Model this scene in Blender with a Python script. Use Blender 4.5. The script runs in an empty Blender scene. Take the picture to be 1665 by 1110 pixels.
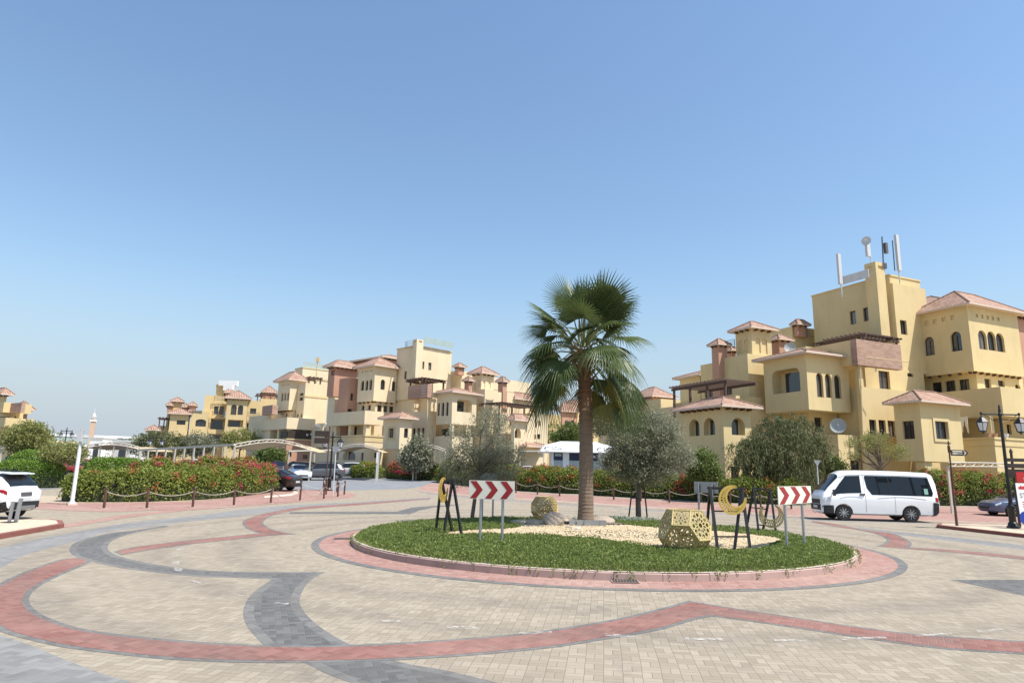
import bpy, bmesh, math, random
import numpy as np
from mathutils import Vector, Matrix
from mathutils.geometry import tessellate_polygon

random.seed(7)
RNG = np.random.default_rng(7)
scene = bpy.context.scene
COL = scene.collection
R = math.radians

# ------------------------------------------------------------------ camera
EYE = 2.05                       # eye height in metres
FPX, PITCH, ROLL = 1075.0, R(10.97), R(1.18)
PCX, PCY = 832.5, 555.0
cam_data = bpy.data.cameras.new('camera')
cam = bpy.data.objects.new('camera', cam_data)
COL.objects.link(cam)
cam_data.sensor_width = 36.0
cam_data.lens = FPX / 1665.0 * 36.0
cam_data.clip_start = 0.1
cam_data.clip_end = 6000
cam.matrix_world = (Matrix.Translation((0, 0, EYE)) @ Matrix.Rotation(math.pi / 2 + PITCH, 4, 'X')
                    @ Matrix.Rotation(ROLL, 4, 'Z'))
scene.camera = cam

# ------------------------------------------------------------------ sky, sun, exposure
SUN_EL, SUN_AZ = R(60), R(119)     # azimuth clockwise from the viewing direction (+Y)
world = bpy.data.worlds.new('World')
scene.world = world
world.use_nodes = True
wn = world.node_tree.nodes
wl = world.node_tree.links
bg = wn['Background']
sky = wn.new('ShaderNodeTexSky')
sky.sky_type = 'NISHITA'
sky.sun_disc = False
sky.sun_elevation = SUN_EL
sky.sun_rotation = SUN_AZ
sky.altitude = 0
sky.air_density = 1.5
sky.dust_density = 0.8
sky.ozone_density = 5.0
# pale dust haze that whitens the lowest part of the desert sky, by elevation of the direction
wtc = wn.new('ShaderNodeTexCoord'); wsep = wn.new('ShaderNodeSeparateXYZ'); wl.new(wtc.outputs['Generated'], wsep.inputs[0])
wmr = wn.new('ShaderNodeMapRange'); wmr.interpolation_type = 'SMOOTHSTEP'
wmr.inputs[1].default_value = -0.02; wmr.inputs[2].default_value = 0.30; wmr.inputs[3].default_value = 0.97; wmr.inputs[4].default_value = 0.0
wl.new(wsep.outputs[2], wmr.inputs[0])
wmx = wn.new('ShaderNodeMix'); wmx.data_type = 'RGBA'
wl.new(wmr.outputs[0], wmx.inputs[0]); wl.new(sky.outputs['Color'], wmx.inputs[6]); wmx.inputs[7].default_value = (2.85, 3.32, 3.95, 1)
wl.new(wmx.outputs[2], bg.inputs['Color'])
bg.inputs['Strength'].default_value = 0.135
sd = bpy.data.lights.new('sun', 'SUN')
sd.energy = 5.0
sd.angle = R(0.53)
sd.color = (1.0, 0.955, 0.88)
sun = bpy.data.objects.new('sun', sd)
COL.objects.link(sun)
sdir = Vector((math.sin(SUN_AZ) * math.cos(SUN_EL), math.cos(SUN_AZ) * math.cos(SUN_EL), math.sin(SUN_EL)))
sun.rotation_euler = sdir.to_track_quat('Z', 'Y').to_euler()
sun.location = sdir * 100
scene.view_settings.view_transform = 'Standard'
scene.view_settings.look = 'None'
scene.view_settings.exposure = 0.38
scene.view_settings.gamma = 1.0
scene.view_settings.use_curve_mapping = False
scene.cycles.max_bounces = 8
scene.cycles.transparent_max_bounces = 8

# ------------------------------------------------------------------ survey helpers: pixel of the photo -> metres
def ray(x, y):
    X = (x - PCX) / FPX; z = -(y - PCY) / FPX
    c, s = math.cos(ROLL), math.sin(ROLL)
    X, z = c * X - s * z, s * X + c * z
    c, s = math.cos(PITCH), math.sin(PITCH)
    return Vector((X, c - s * z, s + c * z))
def W(x, y, D):
    d = ray(x, y); return d * (D / d.y) + Vector((0, 0, EYE))
def zt(y):
    """the ground is level round the island and rises gently behind it"""
    t = min(max(y - 36.0, 0.0), 32.0); return 0.028 * (t - 2.0 * (1 - math.exp(-t / 2.0)))
def G(x, y, z0=None):
    d = ray(x, y); z = z0 or 0.0
    for _ in range(40):
        t = (z - EYE) / d.z if d.z < -1e-4 else 300
        p = d * min(t, 300)
        if z0 is not None: break
        z = .5 * z + .5 * zt(p.y)
    return Vector((p.x, p.y, z))
def drape(o):
    """let a flat sheet follow the rise of the ground"""
    me = o.data; bm = bmesh.new(); bm.from_mesh(me)
    ys = [v.co.y for v in bm.verts]
    for c in (36, 37, 38, 40, 43, 68):
        if min(ys) < c < max(ys): bmesh.ops.bisect_plane(bm, geom=bm.verts[:] + bm.edges[:] + bm.faces[:], plane_co=(0, c, 0), plane_no=(0, 1, 0))
    for v in bm.verts: v.co.z += zt(v.co.y)
    bm.to_mesh(me); bm.free(); me.update(); return o
def azv(deg): return Vector((math.sin(R(deg)), math.cos(R(deg)), 0))
UP = Vector((0, 0, 1))

# ------------------------------------------------------------------ object helpers
def tag(o, label=None, cat=None, group=None, kind=None):
    if label: o['label'] = label
    if cat: o['category'] = cat
    if group: o['group'] = group
    if kind: o['kind'] = kind
    return o
def thing(name, label, cat, loc=(0, 0, 0), rotz=0.0, group=None):
    o = bpy.data.objects.new(name, None)
    o.empty_display_size = 0.3
    COL.objects.link(o)
    o.location = loc; o.rotation_euler = (0, 0, rotz)
    return tag(o, label, cat, group)
def link_mesh(name, me, mat, parent=None, world_space=True):
    o = bpy.data.objects.new(name, me)
    COL.objects.link(o)
    if mat is not None:
        for m in (mat if isinstance(mat, (list, tuple)) else [mat]): me.materials.append(m)
    if parent is not None:
        o.parent = parent
        if world_space:
            o.matrix_parent_inverse = world_matrix(parent).inverted()
    return o
def world_matrix(o):
    m = Matrix.LocRotScale(o.location, o.rotation_euler, o.scale)
    if o.parent: m = world_matrix(o.parent) @ o.matrix_parent_inverse @ m
    return m
class MB:
    """collects faces; build() links them as one mesh object"""
    def __init__(s): s.v = []; s.f = []; s.mi = []; s.uv = {}; s.cur = 0
    def face(s, pts, uv=None):
        i = len(s.v); s.v += [tuple(p) for p in pts]; s.f.append(tuple(range(i, i + len(pts)))); s.mi.append(s.cur)
        if uv: s.uv[len(s.f) - 1] = uv
    def box(s, o, ex, ey, ez):
        o, ex, ey, ez = Vector(o), Vector(ex), Vector(ey), Vector(ez)
        i = len(s.v)
        P = [o, o + ex, o + ex + ey, o + ey]; P += [p + ez for p in P]
        s.v += [tuple(p) for p in P]
        for q in ((3, 2, 1, 0), (4, 5, 6, 7), (0, 1, 5, 4), (1, 2, 6, 5), (2, 3, 7, 6), (3, 0, 4, 7)):
            s.f.append(tuple(i + k for k in q)); s.mi.append(s.cur)
    def cbox(s, c, sx, sy, sz, rz=0.0):
        a = Vector((math.cos(rz), math.sin(rz), 0)); b = Vector((-math.sin(rz), math.cos(rz), 0))
        s.box(Vector(c) - a * sx / 2 - b * sy / 2, a * sx, b * sy, UP * sz)
    def bar(s, p, q, w, h=None):
        p, q = Vector(p), Vector(q); h = h or w
        d = (q - p)
        n = d.cross(UP)
        if n.length < 1e-5: n = Vector((1, 0, 0))
        n.normalize(); m = n.cross(d).normalized()
        s.box(p - n * w / 2 - m * h / 2, n * w, m * h, d)
    def tube(s, pts, rad, seg=8, cap=True):
        pts = [Vector(p) for p in pts]
        rad = rad if isinstance(rad, (list, tuple)) else [rad] * len(pts)
        i0 = len(s.v); n = len(pts); prev = None
        for k, p in enumerate(pts):
            d = (pts[min(k + 1, n - 1)] - pts[max(k - 1, 0)])
            if d.length < 1e-9: d = UP.copy()
            d.normalize()
            if prev is None: a = d.orthogonal().normalized()
            else:
                a = prev - d * prev.dot(d)
                a = a.normalized() if a.length > 1e-6 else d.orthogonal().normalized()
            prev = a; b = d.cross(a)
            for j in range(seg):
                t = 2 * math.pi * j / seg
                s.v.append(tuple(p + (a * math.cos(t) + b * math.sin(t)) * rad[k]))
        for k in range(n - 1):
            for j in range(seg):
                A = i0 + k * seg + j; B = i0 + k * seg + (j + 1) % seg
                s.f.append((A, B, B + seg, A + seg)); s.mi.append(s.cur)
        if cap:
            s.f.append(tuple(i0 + j for j in range(seg))[::-1]); s.mi.append(s.cur)
            s.f.append(tuple(i0 + (n - 1) * seg + j for j in range(seg))); s.mi.append(s.cur)
    def lathe(s, prof, c=(0, 0, 0), seg=20):
        c = Vector(c); s.tube([c + Vector((0, 0, z)) for r, z in prof], [max(r, 1e-4) for r, z in prof], seg) if False else None
        i0 = len(s.v)
        for r, z in prof:
            for j in range(seg):
                t = 2 * math.pi * j / seg
                s.v.append((c.x + max(r, 1e-4) * math.cos(t), c.y + max(r, 1e-4) * math.sin(t), c.z + z))
        for k in range(len(prof) - 1):
            for j in range(seg):
                A = i0 + k * seg + j; B = i0 + k * seg + (j + 1) % seg
                s.f.append((A, B, B + seg, A + seg)); s.mi.append(s.cur)
        s.f.append(tuple(i0 + j for j in range(seg))[::-1]); s.mi.append(s.cur)
        s.f.append(tuple(i0 + (len(prof) - 1) * seg + j for j in range(seg))); s.mi.append(s.cur)
    def prism(s, poly, o, ex, ey, depth):
        """poly 2-D outline in the plane (ex, ey) at o, extruded by vector depth"""
        o, ex, ey, depth = Vector(o), Vector(ex), Vector(ey), Vector(depth)
        A = [o + ex * a + ey * b for a, b in poly]; B = [p + depth for p in A]
        s.poly(A); s.poly(B)
        for k in range(len(A)):
            s.face([A[k], A[(k + 1) % len(A)], B[(k + 1) % len(A)], B[k]])
    def poly(s, pts, holes=()):
        loops = [[Vector(p) for p in pts]] + [[Vector(p) for p in h] for h in holes]
        if len(pts) <= 4 and not holes: s.face(pts); return
        tris = tessellate_polygon(loops)
        flat = [p for l in loops for p in l]
        i = len(s.v); s.v += [tuple(p) for p in flat]
        for t in tris: s.f.append(tuple(i + k for k in t)); s.mi.append(s.cur)
    def build(s, name, mat, parent=None, smooth=False, world_space=True, fix=True):
        me = bpy.data.meshes.new(name)
        me.from_pydata(s.v, [], s.f)
        if s.uv or getattr(s, 'want_uv', False):
            ul = me.uv_layers.new(name='UVMap')
            for fi, uvs in s.uv.items():
                p = me.polygons[fi]
                for k, li in enumerate(p.loop_indices): ul.data[li].uv = uvs[k]
        if any(s.mi): me.polygons.foreach_set('material_index', s.mi)
        if fix:
            bm = bmesh.new(); bm.from_mesh(me)
            bmesh.ops.remove_doubles(bm, verts=bm.verts, dist=1e-5)
            bmesh.ops.recalc_face_normals(bm, faces=bm.faces)
            bm.to_mesh(me); bm.free()
        if smooth:
            me.polygons.foreach_set('use_smooth', [True] * len(me.polygons))
            try: me.set_sharp_from_angle(angle=R(40))
            except Exception: pass
        me.update()
        return link_mesh(name, me, mat, parent, world_space)
def quads_mesh(name, Q, mat, parent=None, world_space=True, n=4):
    """Q: (N, n, 3) array of separate faces"""
    Q = np.asarray(Q, dtype=np.float32); N = len(Q)
    me = bpy.data.meshes.new(name)
    me.vertices.add(N * n); me.vertices.foreach_set('co', Q.reshape(-1))
    me.loops.add(N * n); me.loops.foreach_set('vertex_index', np.arange(N * n, dtype=np.int32))
    me.polygons.add(N)
    me.polygons.foreach_set('loop_start', np.arange(0, N * n, n, dtype=np.int32))
    me.polygons.foreach_set('loop_total', np.full(N, n, dtype=np.int32))
    me.update(calc_edges=True); me.validate()
    return link_mesh(name, me, mat, parent, world_space)
def copy_tree(o, parent=None):
    c = o.copy(); COL.objects.link(c)
    if parent is not None:
        c.parent = parent
    for ch in [k for k in bpy.data.objects if k.parent == o]: copy_tree(ch, c)
    return c

# ------------------------------------------------------------------ materials
def nt(name):
    m = bpy.data.materials.new(name); m.use_nodes = True
    t = m.node_tree; return m, t.nodes, t.links, t.nodes['Principled BSDF']
def N(nodes, typ, **kw):
    n = nodes.new(typ)
    for k, v in kw.items():
        if k in n.inputs: n.inputs[k].default_value = v
        else: setattr(n, k, v)
    return n
def mathn(nodes, links, op, a, b=None, c=None):
    n = nodes.new('ShaderNodeMath'); n.operation = op
    for i, v in enumerate((a, b, c)):
        if v is None: continue
        if isinstance(v, (int, float)): n.inputs[i].default_value = v
        else: links.new(v, n.inputs[i])
    return n.outputs[0]
def mixc(nodes, links, fac, a, b, blend='MIX'):
    n = nodes.new('ShaderNodeMix'); n.data_type = 'RGBA'; n.blend_type = blend
    for sock, v in ((n.inputs[0], fac), (n.inputs[6], a), (n.inputs[7], b)):
        if isinstance(v, (int, float)): sock.default_value = v
        elif isinstance(v, (tuple, list)): sock.default_value = (*v[:3], 1)
        else: links.new(v, sock)
    return n.outputs[2]
def simple(name, col, rough=0.5, metal=0.0, var=0.0, scale=8.0, bump=0.0, spec=0.5, coat=0.0):
    m, n, l, b = nt(name)
    b.inputs['Base Color'].default_value = (*col, 1)
    b.inputs['Roughness'].default_value = rough
    b.inputs['Metallic'].default_value = metal
    b.inputs['Specular IOR Level'].default_value = spec
    if coat: b.inputs['Coat Weight'].default_value = coat; b.inputs['Coat Roughness'].default_value = 0.04
    if var or bump:
        tc = n.new('ShaderNodeTexCoord'); ns = N(n, 'ShaderNodeTexNoise', Scale=scale, Detail=6.0)
        l.new(tc.outputs['Object'], ns.inputs['Vector'])
        if var:
            c = mixc(n, l, ns.outputs['Fac'], tuple(v * (1 - var) for v in col), tuple(min(1, v * (1 + var)) for v in col))
            l.new(c, b.inputs['Base Color'])
        if bump:
            bp = N(n, 'ShaderNodeBump', Strength=bump, Distance=0.02)
            l.new(ns.outputs['Fac'], bp.inputs['Height']); l.new(bp.outputs['Normal'], b.inputs['Normal'])
    return m
def plaster(name, col):
    m, n, l, b = nt(name)
    tc = n.new('ShaderNodeTexCoord')
    big = N(n, 'ShaderNodeTexNoise', Scale=0.35, Detail=5.0, Roughness=0.65)
    fine = N(n, 'ShaderNodeTexNoise', Scale=9.0, Detail=4.0)
    mp = n.new('ShaderNodeMapping'); mp.inputs['Scale'].default_value = (1.3, 1.3, 0.22)
    st = N(n, 'ShaderNodeTexNoise', Scale=1.0, Detail=4.0, Roughness=0.7)
    l.new(tc.outputs['Object'], big.inputs['Vector']); l.new(tc.outputs['Object'], fine.inputs['Vector'])
    l.new(tc.outputs['Object'], mp.inputs['Vector']); l.new(mp.outputs[0], st.inputs['Vector'])
    c = mixc(n, l, big.outputs['Fac'], tuple(v * 0.80 for v in col), tuple(min(1, v * 1.13) for v in col))
    f = mathn(n, l, 'MULTIPLY_ADD', fine.outputs['Fac'], 0.25, 0.0)
    c = mixc(n, l, f, c, tuple(v * 0.8 for v in col))
    r = n.new('ShaderNodeMapRange'); r.inputs[1].default_value = 0.52; r.inputs[2].default_value = 0.78; r.inputs[4].default_value = 0.3
    l.new(st.outputs['Fac'], r.inputs[0])
    c = mixc(n, l, r.outputs[0], c, (col[0] * 0.58, col[1] * 0.58, col[2] * 0.55))
    l.new(c, b.inputs['Base Color'])
    b.inputs['Roughness'].default_value = 0.9; b.inputs['Specular IOR Level'].default_value = 0.15
    bp = N(n, 'ShaderNodeBump', Strength=0.25, Distance=0.015)
    l.new(fine.outputs['Fac'], bp.inputs['Height']); l.new(bp.outputs['Normal'], b.inputs['Normal'])
    return m
def tile_mat(name, c1, c2):
    m, n, l, b = nt(name)
    uv = n.new('ShaderNodeUVMap')
    sep = n.new('ShaderNodeSeparateXYZ'); l.new(uv.outputs[0], sep.inputs[0])
    pu, pv = 0.26, 0.34
    u = mathn(n, l, 'DIVIDE', sep.outputs[0], pu); v = mathn(n, l, 'DIVIDE', sep.outputs[1], pv)
    fu = mathn(n, l, 'FLOOR', u); fv = mathn(n, l, 'FLOOR', v)
    cmb = n.new('ShaderNodeCombineXYZ'); l.new(fu, cmb.inputs[0]); l.new(fv, cmb.inputs[1])
    wn_ = n.new('ShaderNodeTexWhiteNoise'); wn_.noise_dimensions = '2D'; l.new(cmb.outputs[0], wn_.inputs['Vector'])
    c = mixc(n, l, wn_.outputs['Value'], c1, c2)
    ridge = mathn(n, l, 'ABSOLUTE', mathn(n, l, 'SINE', mathn(n, l, 'MULTIPLY', u, math.pi)))
    frv = mathn(n, l, 'FRACT', v)
    step = mathn(n, l, 'SUBTRACT', 1.0, frv)
    h = mathn(n, l, 'ADD', mathn(n, l, 'MULTIPLY', ridge, 0.09), mathn(n, l, 'MULTIPLY', step, 0.05))
    groove = mathn(n, l, 'LESS_THAN', ridge, 0.35)
    c = mixc(n, l, mathn(n, l, 'MULTIPLY', groove, 0.55), c, tuple(x * 0.35 for x in c1))
    l.new(c, b.inputs['Base Color']); b.inputs['Roughness'].default_value = 0.85
    bp = N(n, 'ShaderNodeBump', Strength=0.9, Distance=1.0)
    l.new(h, bp.inputs['Height']); l.new(bp.outputs['Normal'], b.inputs['Normal'])
    return m
def brick_mat(name, c1, c2, mortar, w=0.4, hgt=0.1):
    m, n, l, b = nt(name)
    tc = n.new('ShaderNodeTexCoord'); sep = n.new('ShaderNodeSeparateXYZ'); l.new(tc.outputs['Object'], sep.inputs[0])
    s = mathn(n, l, 'ADD', sep.outputs[0], sep.outputs[1])
    cmb = n.new('ShaderNodeCombineXYZ'); l.new(s, cmb.inputs[0]); l.new(sep.outputs[2], cmb.inputs[1])
    bt = n.new('ShaderNodeTexBrick'); l.new(cmb.outputs[0], bt.inputs['Vector'])
    bt.inputs['Color1'].default_value = (*c1, 1); bt.inputs['Color2'].default_value = (*c2, 1); bt.inputs['Mortar'].default_value = (*mortar, 1)
    bt.inputs['Scale'].default_value = 1.0; bt.inputs['Brick Width'].default_value = w; bt.inputs['Row Height'].default_value = hgt
    bt.inputs['Mortar Size'].default_value = 0.012
    l.new(bt.outputs['Color'], b.inputs['Base Color']); b.inputs['Roughness'].default_value = 0.9
    return m
def leaf_mat(name, c1, c2, trans=0.35, rough=0.5):
    """leaf-sized faces; each face is an island of its own, so tint varies leaf by leaf"""
    m, n, l, b = nt(name)
    ge = n.new('ShaderNodeNewGeometry')
    tc = n.new('ShaderNodeTexCoord'); ns = N(n, 'ShaderNodeTexNoise', Scale=1.7, Detail=3.0)
    l.new(tc.outputs['Object'], ns.inputs['Vector'])
    f = mathn(n, l, 'ADD', mathn(n, l, 'MULTIPLY', ge.outputs['Random Per Island'], 0.65), mathn(n, l, 'MULTIPLY', ns.outputs['Fac'], 0.4))
    c = mixc(n, l, f, c1, c2)
    l.new(c, b.inputs['Base Color']); b.inputs['Roughness'].default_value = rough
    b.inputs['Specular IOR Level'].default_value = 0.3
    tr = n.new('ShaderNodeBsdfTranslucent'); l.new(c, tr.inputs['Color'])
    mx = n.new('ShaderNodeMixShader'); mx.inputs[0].default_value = trans
    l.new(b.outputs[0], mx.inputs[1]); l.new(tr.outputs[0], mx.inputs[2])
    l.new(mx.outputs[0], n['Material Output'].inputs['Surface'])
    return m
def paver(name, c1, c2, mortar, unit=0.2, rot=8.0, soil=(0.3, 0.26, 0.22), soil_amt=0.35, track=True):
    """block paving: basket-weave of brick pairs, tint per block, worn large patches"""
    m, n, l, b = nt(name)
    ge = n.new('ShaderNodeNewGeometry')
    mp = n.new('ShaderNodeMapping'); mp.inputs['Rotation'].default_value = (0, 0, R(rot)); mp.inputs['Scale'].default_value = (1 / unit,) * 3
    wob = N(n, 'ShaderNodeTexNoise', Scale=0.6, Detail=2.0); l.new(ge.outputs['Position'], wob.inputs['Vector'])
    va = n.new('ShaderNodeVectorMath'); va.operation = 'MULTIPLY_ADD'
    l.new(wob.outputs['Color'], va.inputs[0]); va.inputs[1].default_value = (0.05, 0.05, 0); l.new(ge.outputs['Position'], va.inputs[2])
    l.new(va.outputs[0], mp.inputs['Vector'])
    sep = n.new('ShaderNodeSeparateXYZ'); l.new(mp.outputs[0], sep.inputs[0])
    x, y = sep.outputs[0], sep.outputs[1]
    fx, fy = mathn(n, l, 'FLOOR', x), mathn(n, l, 'FLOOR', y)
    gx, gy = mathn(n, l, 'FRACT', x), mathn(n, l, 'FRACT', y)
    par = mathn(n, l, 'FRACT', mathn(n, l, 'MULTIPLY', mathn(n, l, 'ADD', fx, fy), 0.5))
    par = mathn(n, l, 'GREATER_THAN', par, 0.25)
    # across: coordinate along which the cell is halved
    ac = mathn(n, l, 'ADD', mathn(n, l, 'MULTIPLY', gx, par), mathn(n, l, 'MULTIPLY', gy, mathn(n, l, 'SUBTRACT', 1.0, par)))
    al = mathn(n, l, 'ADD', mathn(n, l, 'MULTIPLY', gy, par), mathn(n, l, 'MULTIPLY', gx, mathn(n, l, 'SUBTRACT', 1.0, par)))
    half = mathn(n, l, 'FLOOR', mathn(n, l, 'MULTIPLY', ac, 2.0))
    ac2 = mathn(n, l, 'FRACT', mathn(n, l, 'MULTIPLY', ac, 2.0))
    da = mathn(n, l, 'MULTIPLY', mathn(n, l, 'MINIMUM', ac2, mathn(n, l, 'SUBTRACT', 1.0, ac2)), 0.5)
    dl = mathn(n, l, 'MINIMUM', al, mathn(n, l, 'SUBTRACT', 1.0, al))
    d = mathn(n, l, 'MINIMUM', da, dl)
    joint = n.new('ShaderNodeMapRange'); joint.inputs[1].default_value = 0.012; joint.inputs[2].default_value = 0.04
    joint.inputs[3].default_value = 1.0; joint.inputs[4].default_value = 0.0; l.new(d, joint.inputs[0])
    cmb = n.new('ShaderNodeCombineXYZ'); l.new(fx, cmb.inputs[0]); l.new(fy, cmb.inputs[1]); l.new(half, cmb.inputs[2])
    wn_ = n.new('ShaderNodeTexWhiteNoise'); wn_.noise_dimensions = '3D'; l.new(cmb.outputs[0], wn_.inputs['Vector'])
    c = mixc(n, l, wn_.outputs['Value'], c1, c2)
    big = N(n, 'ShaderNodeTexNoise', Scale=0.22, Detail=6.0, Roughness=0.7); l.new(ge.outputs['Position'], big.inputs['Vector'])
    rg = n.new('ShaderNodeMapRange'); rg.inputs[1].default_value = 0.42; rg.inputs[2].default_value = 0.75; rg.inputs[4].default_value = soil_amt
    l.new(big.outputs['Fac'], rg.inputs[0]); c = mixc(n, l, rg.outputs[0], c, soil)
    sp = N(n, 'ShaderNodeTexNoise', Scale=45.0, Detail=3.0); l.new(ge.outputs['Position'], sp.inputs['Vector'])
    c = mixc(n, l, mathn(n, l, 'MULTIPLY', sp.outputs['Fac'], 0.3), c, tuple(v * 0.75 for v in c1))
    stn = N(n, 'ShaderNodeTexNoise', Scale=1.9, Detail=5.0, Roughness=0.75); l.new(ge.outputs['Position'], stn.inputs['Vector'])
    so = n.new('ShaderNodeMapRange'); so.inputs[1].default_value = 0.54; so.inputs[2].default_value = 0.72; so.inputs[4].default_value = 0.42
    l.new(stn.outputs['Fac'], so.inputs[0]); c = mixc(n, l, so.outputs[0], c, (0.17, 0.15, 0.13))
    if track:                                    # rubber worn into the blocks by cars circling the island
        sub = n.new('ShaderNodeVectorMath'); sub.operation = 'DISTANCE'; sub.inputs[1].default_value = (2.51, 20.19, 0); l.new(ge.outputs['Position'], sub.inputs[0])
        wv = mathn(n, l, 'ADD', sub.outputs['Value'], mathn(n, l, 'MULTIPLY', wob.outputs['Fac'], 1.2))
        for r_ in (10.3, 11.9, 14.2, 15.8):
            dd = mathn(n, l, 'ABSOLUTE', mathn(n, l, 'SUBTRACT', wv, r_)); mr_ = n.new('ShaderNodeMapRange'); mr_.inputs[1].default_value = 0.1; mr_.inputs[2].default_value = 0.55; mr_.inputs[3].default_value = 0.5; mr_.inputs[4].default_value = 0.0
            l.new(dd, mr_.inputs[0]); c = mixc(n, l, mathn(n, l, 'MULTIPLY', mr_.outputs[0], stn.outputs['Fac']), c, (0.12, 0.11, 0.10))
    c = mixc(n, l, mathn(n, l, 'MULTIPLY', joint.outputs[0], 0.45), c, mortar)
    l.new(c, b.inputs['Base Color']); b.inputs['Roughness'].default_value = 0.95; b.inputs['Specular IOR Level'].default_value = 0.06
    hgt = mathn(n, l, 'ADD', mathn(n, l, 'SUBTRACT', 1.0, joint.outputs[0]), mathn(n, l, 'MULTIPLY', wn_.outputs['Value'], 0.5))
    bp = N(n, 'ShaderNodeBump', Strength=0.5, Distance=0.012)
    l.new(hgt, bp.inputs['Height']); l.new(bp.outputs['Normal'], b.inputs['Normal'])
    return m

M = {}
M['ochre'] = plaster('ochre_plaster', (0.68, 0.54, 0.29))
M['cream'] = plaster('cream_plaster', (0.75, 0.62, 0.415))
M['sandy'] = plaster('sandy_plaster', (0.66, 0.51, 0.27))
M['pink'] = plaster('pink_plaster', (0.50, 0.29, 0.20))
M['trim'] = plaster('trim_plaster', (0.66, 0.53, 0.30))
M['brick'] = brick_mat('brown_brick_veneer', (0.40, 0.245, 0.175), (0.29, 0.17, 0.12), (0.48, 0.37, 0.29), w=.55, hgt=.16)
M['tile'] = tile_mat('roof_tile', (0.36, 0.20, 0.14), (0.49, 0.325, 0.24))
M['fascia'] = simple('pale_fascia', (0.62, 0.50, 0.40), 0.8, var=0.1)
M['timber'] = simple('dark_timber', (0.085, 0.05, 0.035), 0.7, var=0.3, scale=4)
M['frame'] = simple('window_frame_brown', (0.045, 0.03, 0.022), 0.5)
M['glass'] = simple('dark_window_glass', (0.025, 0.03, 0.035), 0.06, spec=0.9)
M['glass_curtain'] = simple('window_with_pale_curtain', (0.17, 0.16, 0.145), 0.12, spec=.8, var=.3, scale=3)
M['glass_blind'] = simple('window_with_brown_blind', (0.075, 0.06, 0.05), 0.1, spec=.8)
M['black'] = simple('black_paint', (0.012, 0.011, 0.011), 0.4)
M['steel'] = simple('galvanised_steel', (0.42, 0.44, 0.46), 0.42, 0.85, var=0.12, scale=20)
M['lightgrey'] = simple('light_grey_paint', (0.55, 0.56, 0.56), 0.5, var=0.06)
M['white'] = simple('white_paint', (0.8, 0.8, 0.79), 0.4, var=0.03)
M['offwhite'] = simple('offwhite_paint', (0.58, 0.52, 0.42), 0.5, var=0.05)
M['canvas'] = simple('tan_shade_canvas', (0.50, 0.375, 0.23), 0.9, var=0.08, scale=2)
M['bollard'] = simple('brown_bollard_paint', (0.095, 0.042, 0.03), 0.5, var=0.2)
M['rope'] = simple('bollard_rope', (0.38, 0.33, 0.26), 0.8, var=0.2, scale=40)
M['darkgrey'] = simple('dark_grey_metal', (0.10, 0.10, 0.105), 0.5)
M['red'] = simple('sign_red', (0.30, 0.012, 0.016), 0.45)
M['signwhite'] = simple('sign_cream_white', (0.76, 0.72, 0.60), 0.45, var=0.04)
M['gold'] = simple('gold_paint', (0.56, 0.43, 0.19), 0.4, 0.35, var=0.1, scale=6)
M['goldmoon'] = simple('gold_moon_paint', (0.66, 0.46, 0.11), 0.35, 0.5, var=0.1)
M['navy'] = simple('navy_panel', (0.012, 0.018, 0.06), 0.35)
M['tealgrey'] = simple('grey_green_panel', (0.33, 0.41, 0.40), 0.5, var=0.05)
M['bark'] = simple('olive_bark', (0.16, 0.125, 0.095), 0.9, var=0.35, scale=12, bump=0.6)
M['palewood'] = simple('pale_bark', (0.23, 0.18, 0.13), 0.9, var=0.3, scale=10, bump=0.5)
M['rubber'] = simple('tyre_rubber', (0.018, 0.018, 0.018), 0.8)
M['alloy'] = simple('alloy_wheel', (0.5, 0.5, 0.51), 0.35, 0.8)
M['carglass'] = simple('car_glass', (0.012, 0.015, 0.018), 0.04, spec=.45)
M['lamp_glass'] = simple('lantern_glass', (0.62, 0.64, 0.66), 0.25)
M['tail_red'] = simple('tail_light_red', (0.35, 0.008, 0.012), 0.15)
M['head_clear'] = simple('headlight_clear', (0.7, 0.72, 0.75), 0.1, spec=0.8)
M['plastic'] = simple('black_bumper_plastic', (0.02, 0.02, 0.022), 0.6)
M['plate'] = simple('number_plate', (0.6, 0.6, 0.58), 0.5)
def carpaint(name, col): return simple(name, col, 0.28, 0.0, coat=0.8)
M['car_white'] = carpaint('white_car_paint', (0.86, 0.86, 0.86))
M['car_dark'] = carpaint('dark_brown_car_paint', (0.025, 0.017, 0.016))
M['car_brown'] = carpaint('bronze_car_paint', (0.12, 0.08, 0.055))
M['car_grey'] = carpaint('grey_car_paint', (0.075, 0.078, 0.085))
M['car_silver'] = carpaint('silver_car_paint', (0.5, 0.5, 0.5))
M['car_blue'] = carpaint('slate_blue_car_paint', (0.07, 0.095, 0.16))
M['car_black'] = carpaint('black_car_paint', (0.012, 0.013, 0.016))
M['car_red'] = carpaint('red_car_paint', (0.25, 0.02, 0.02))
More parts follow.
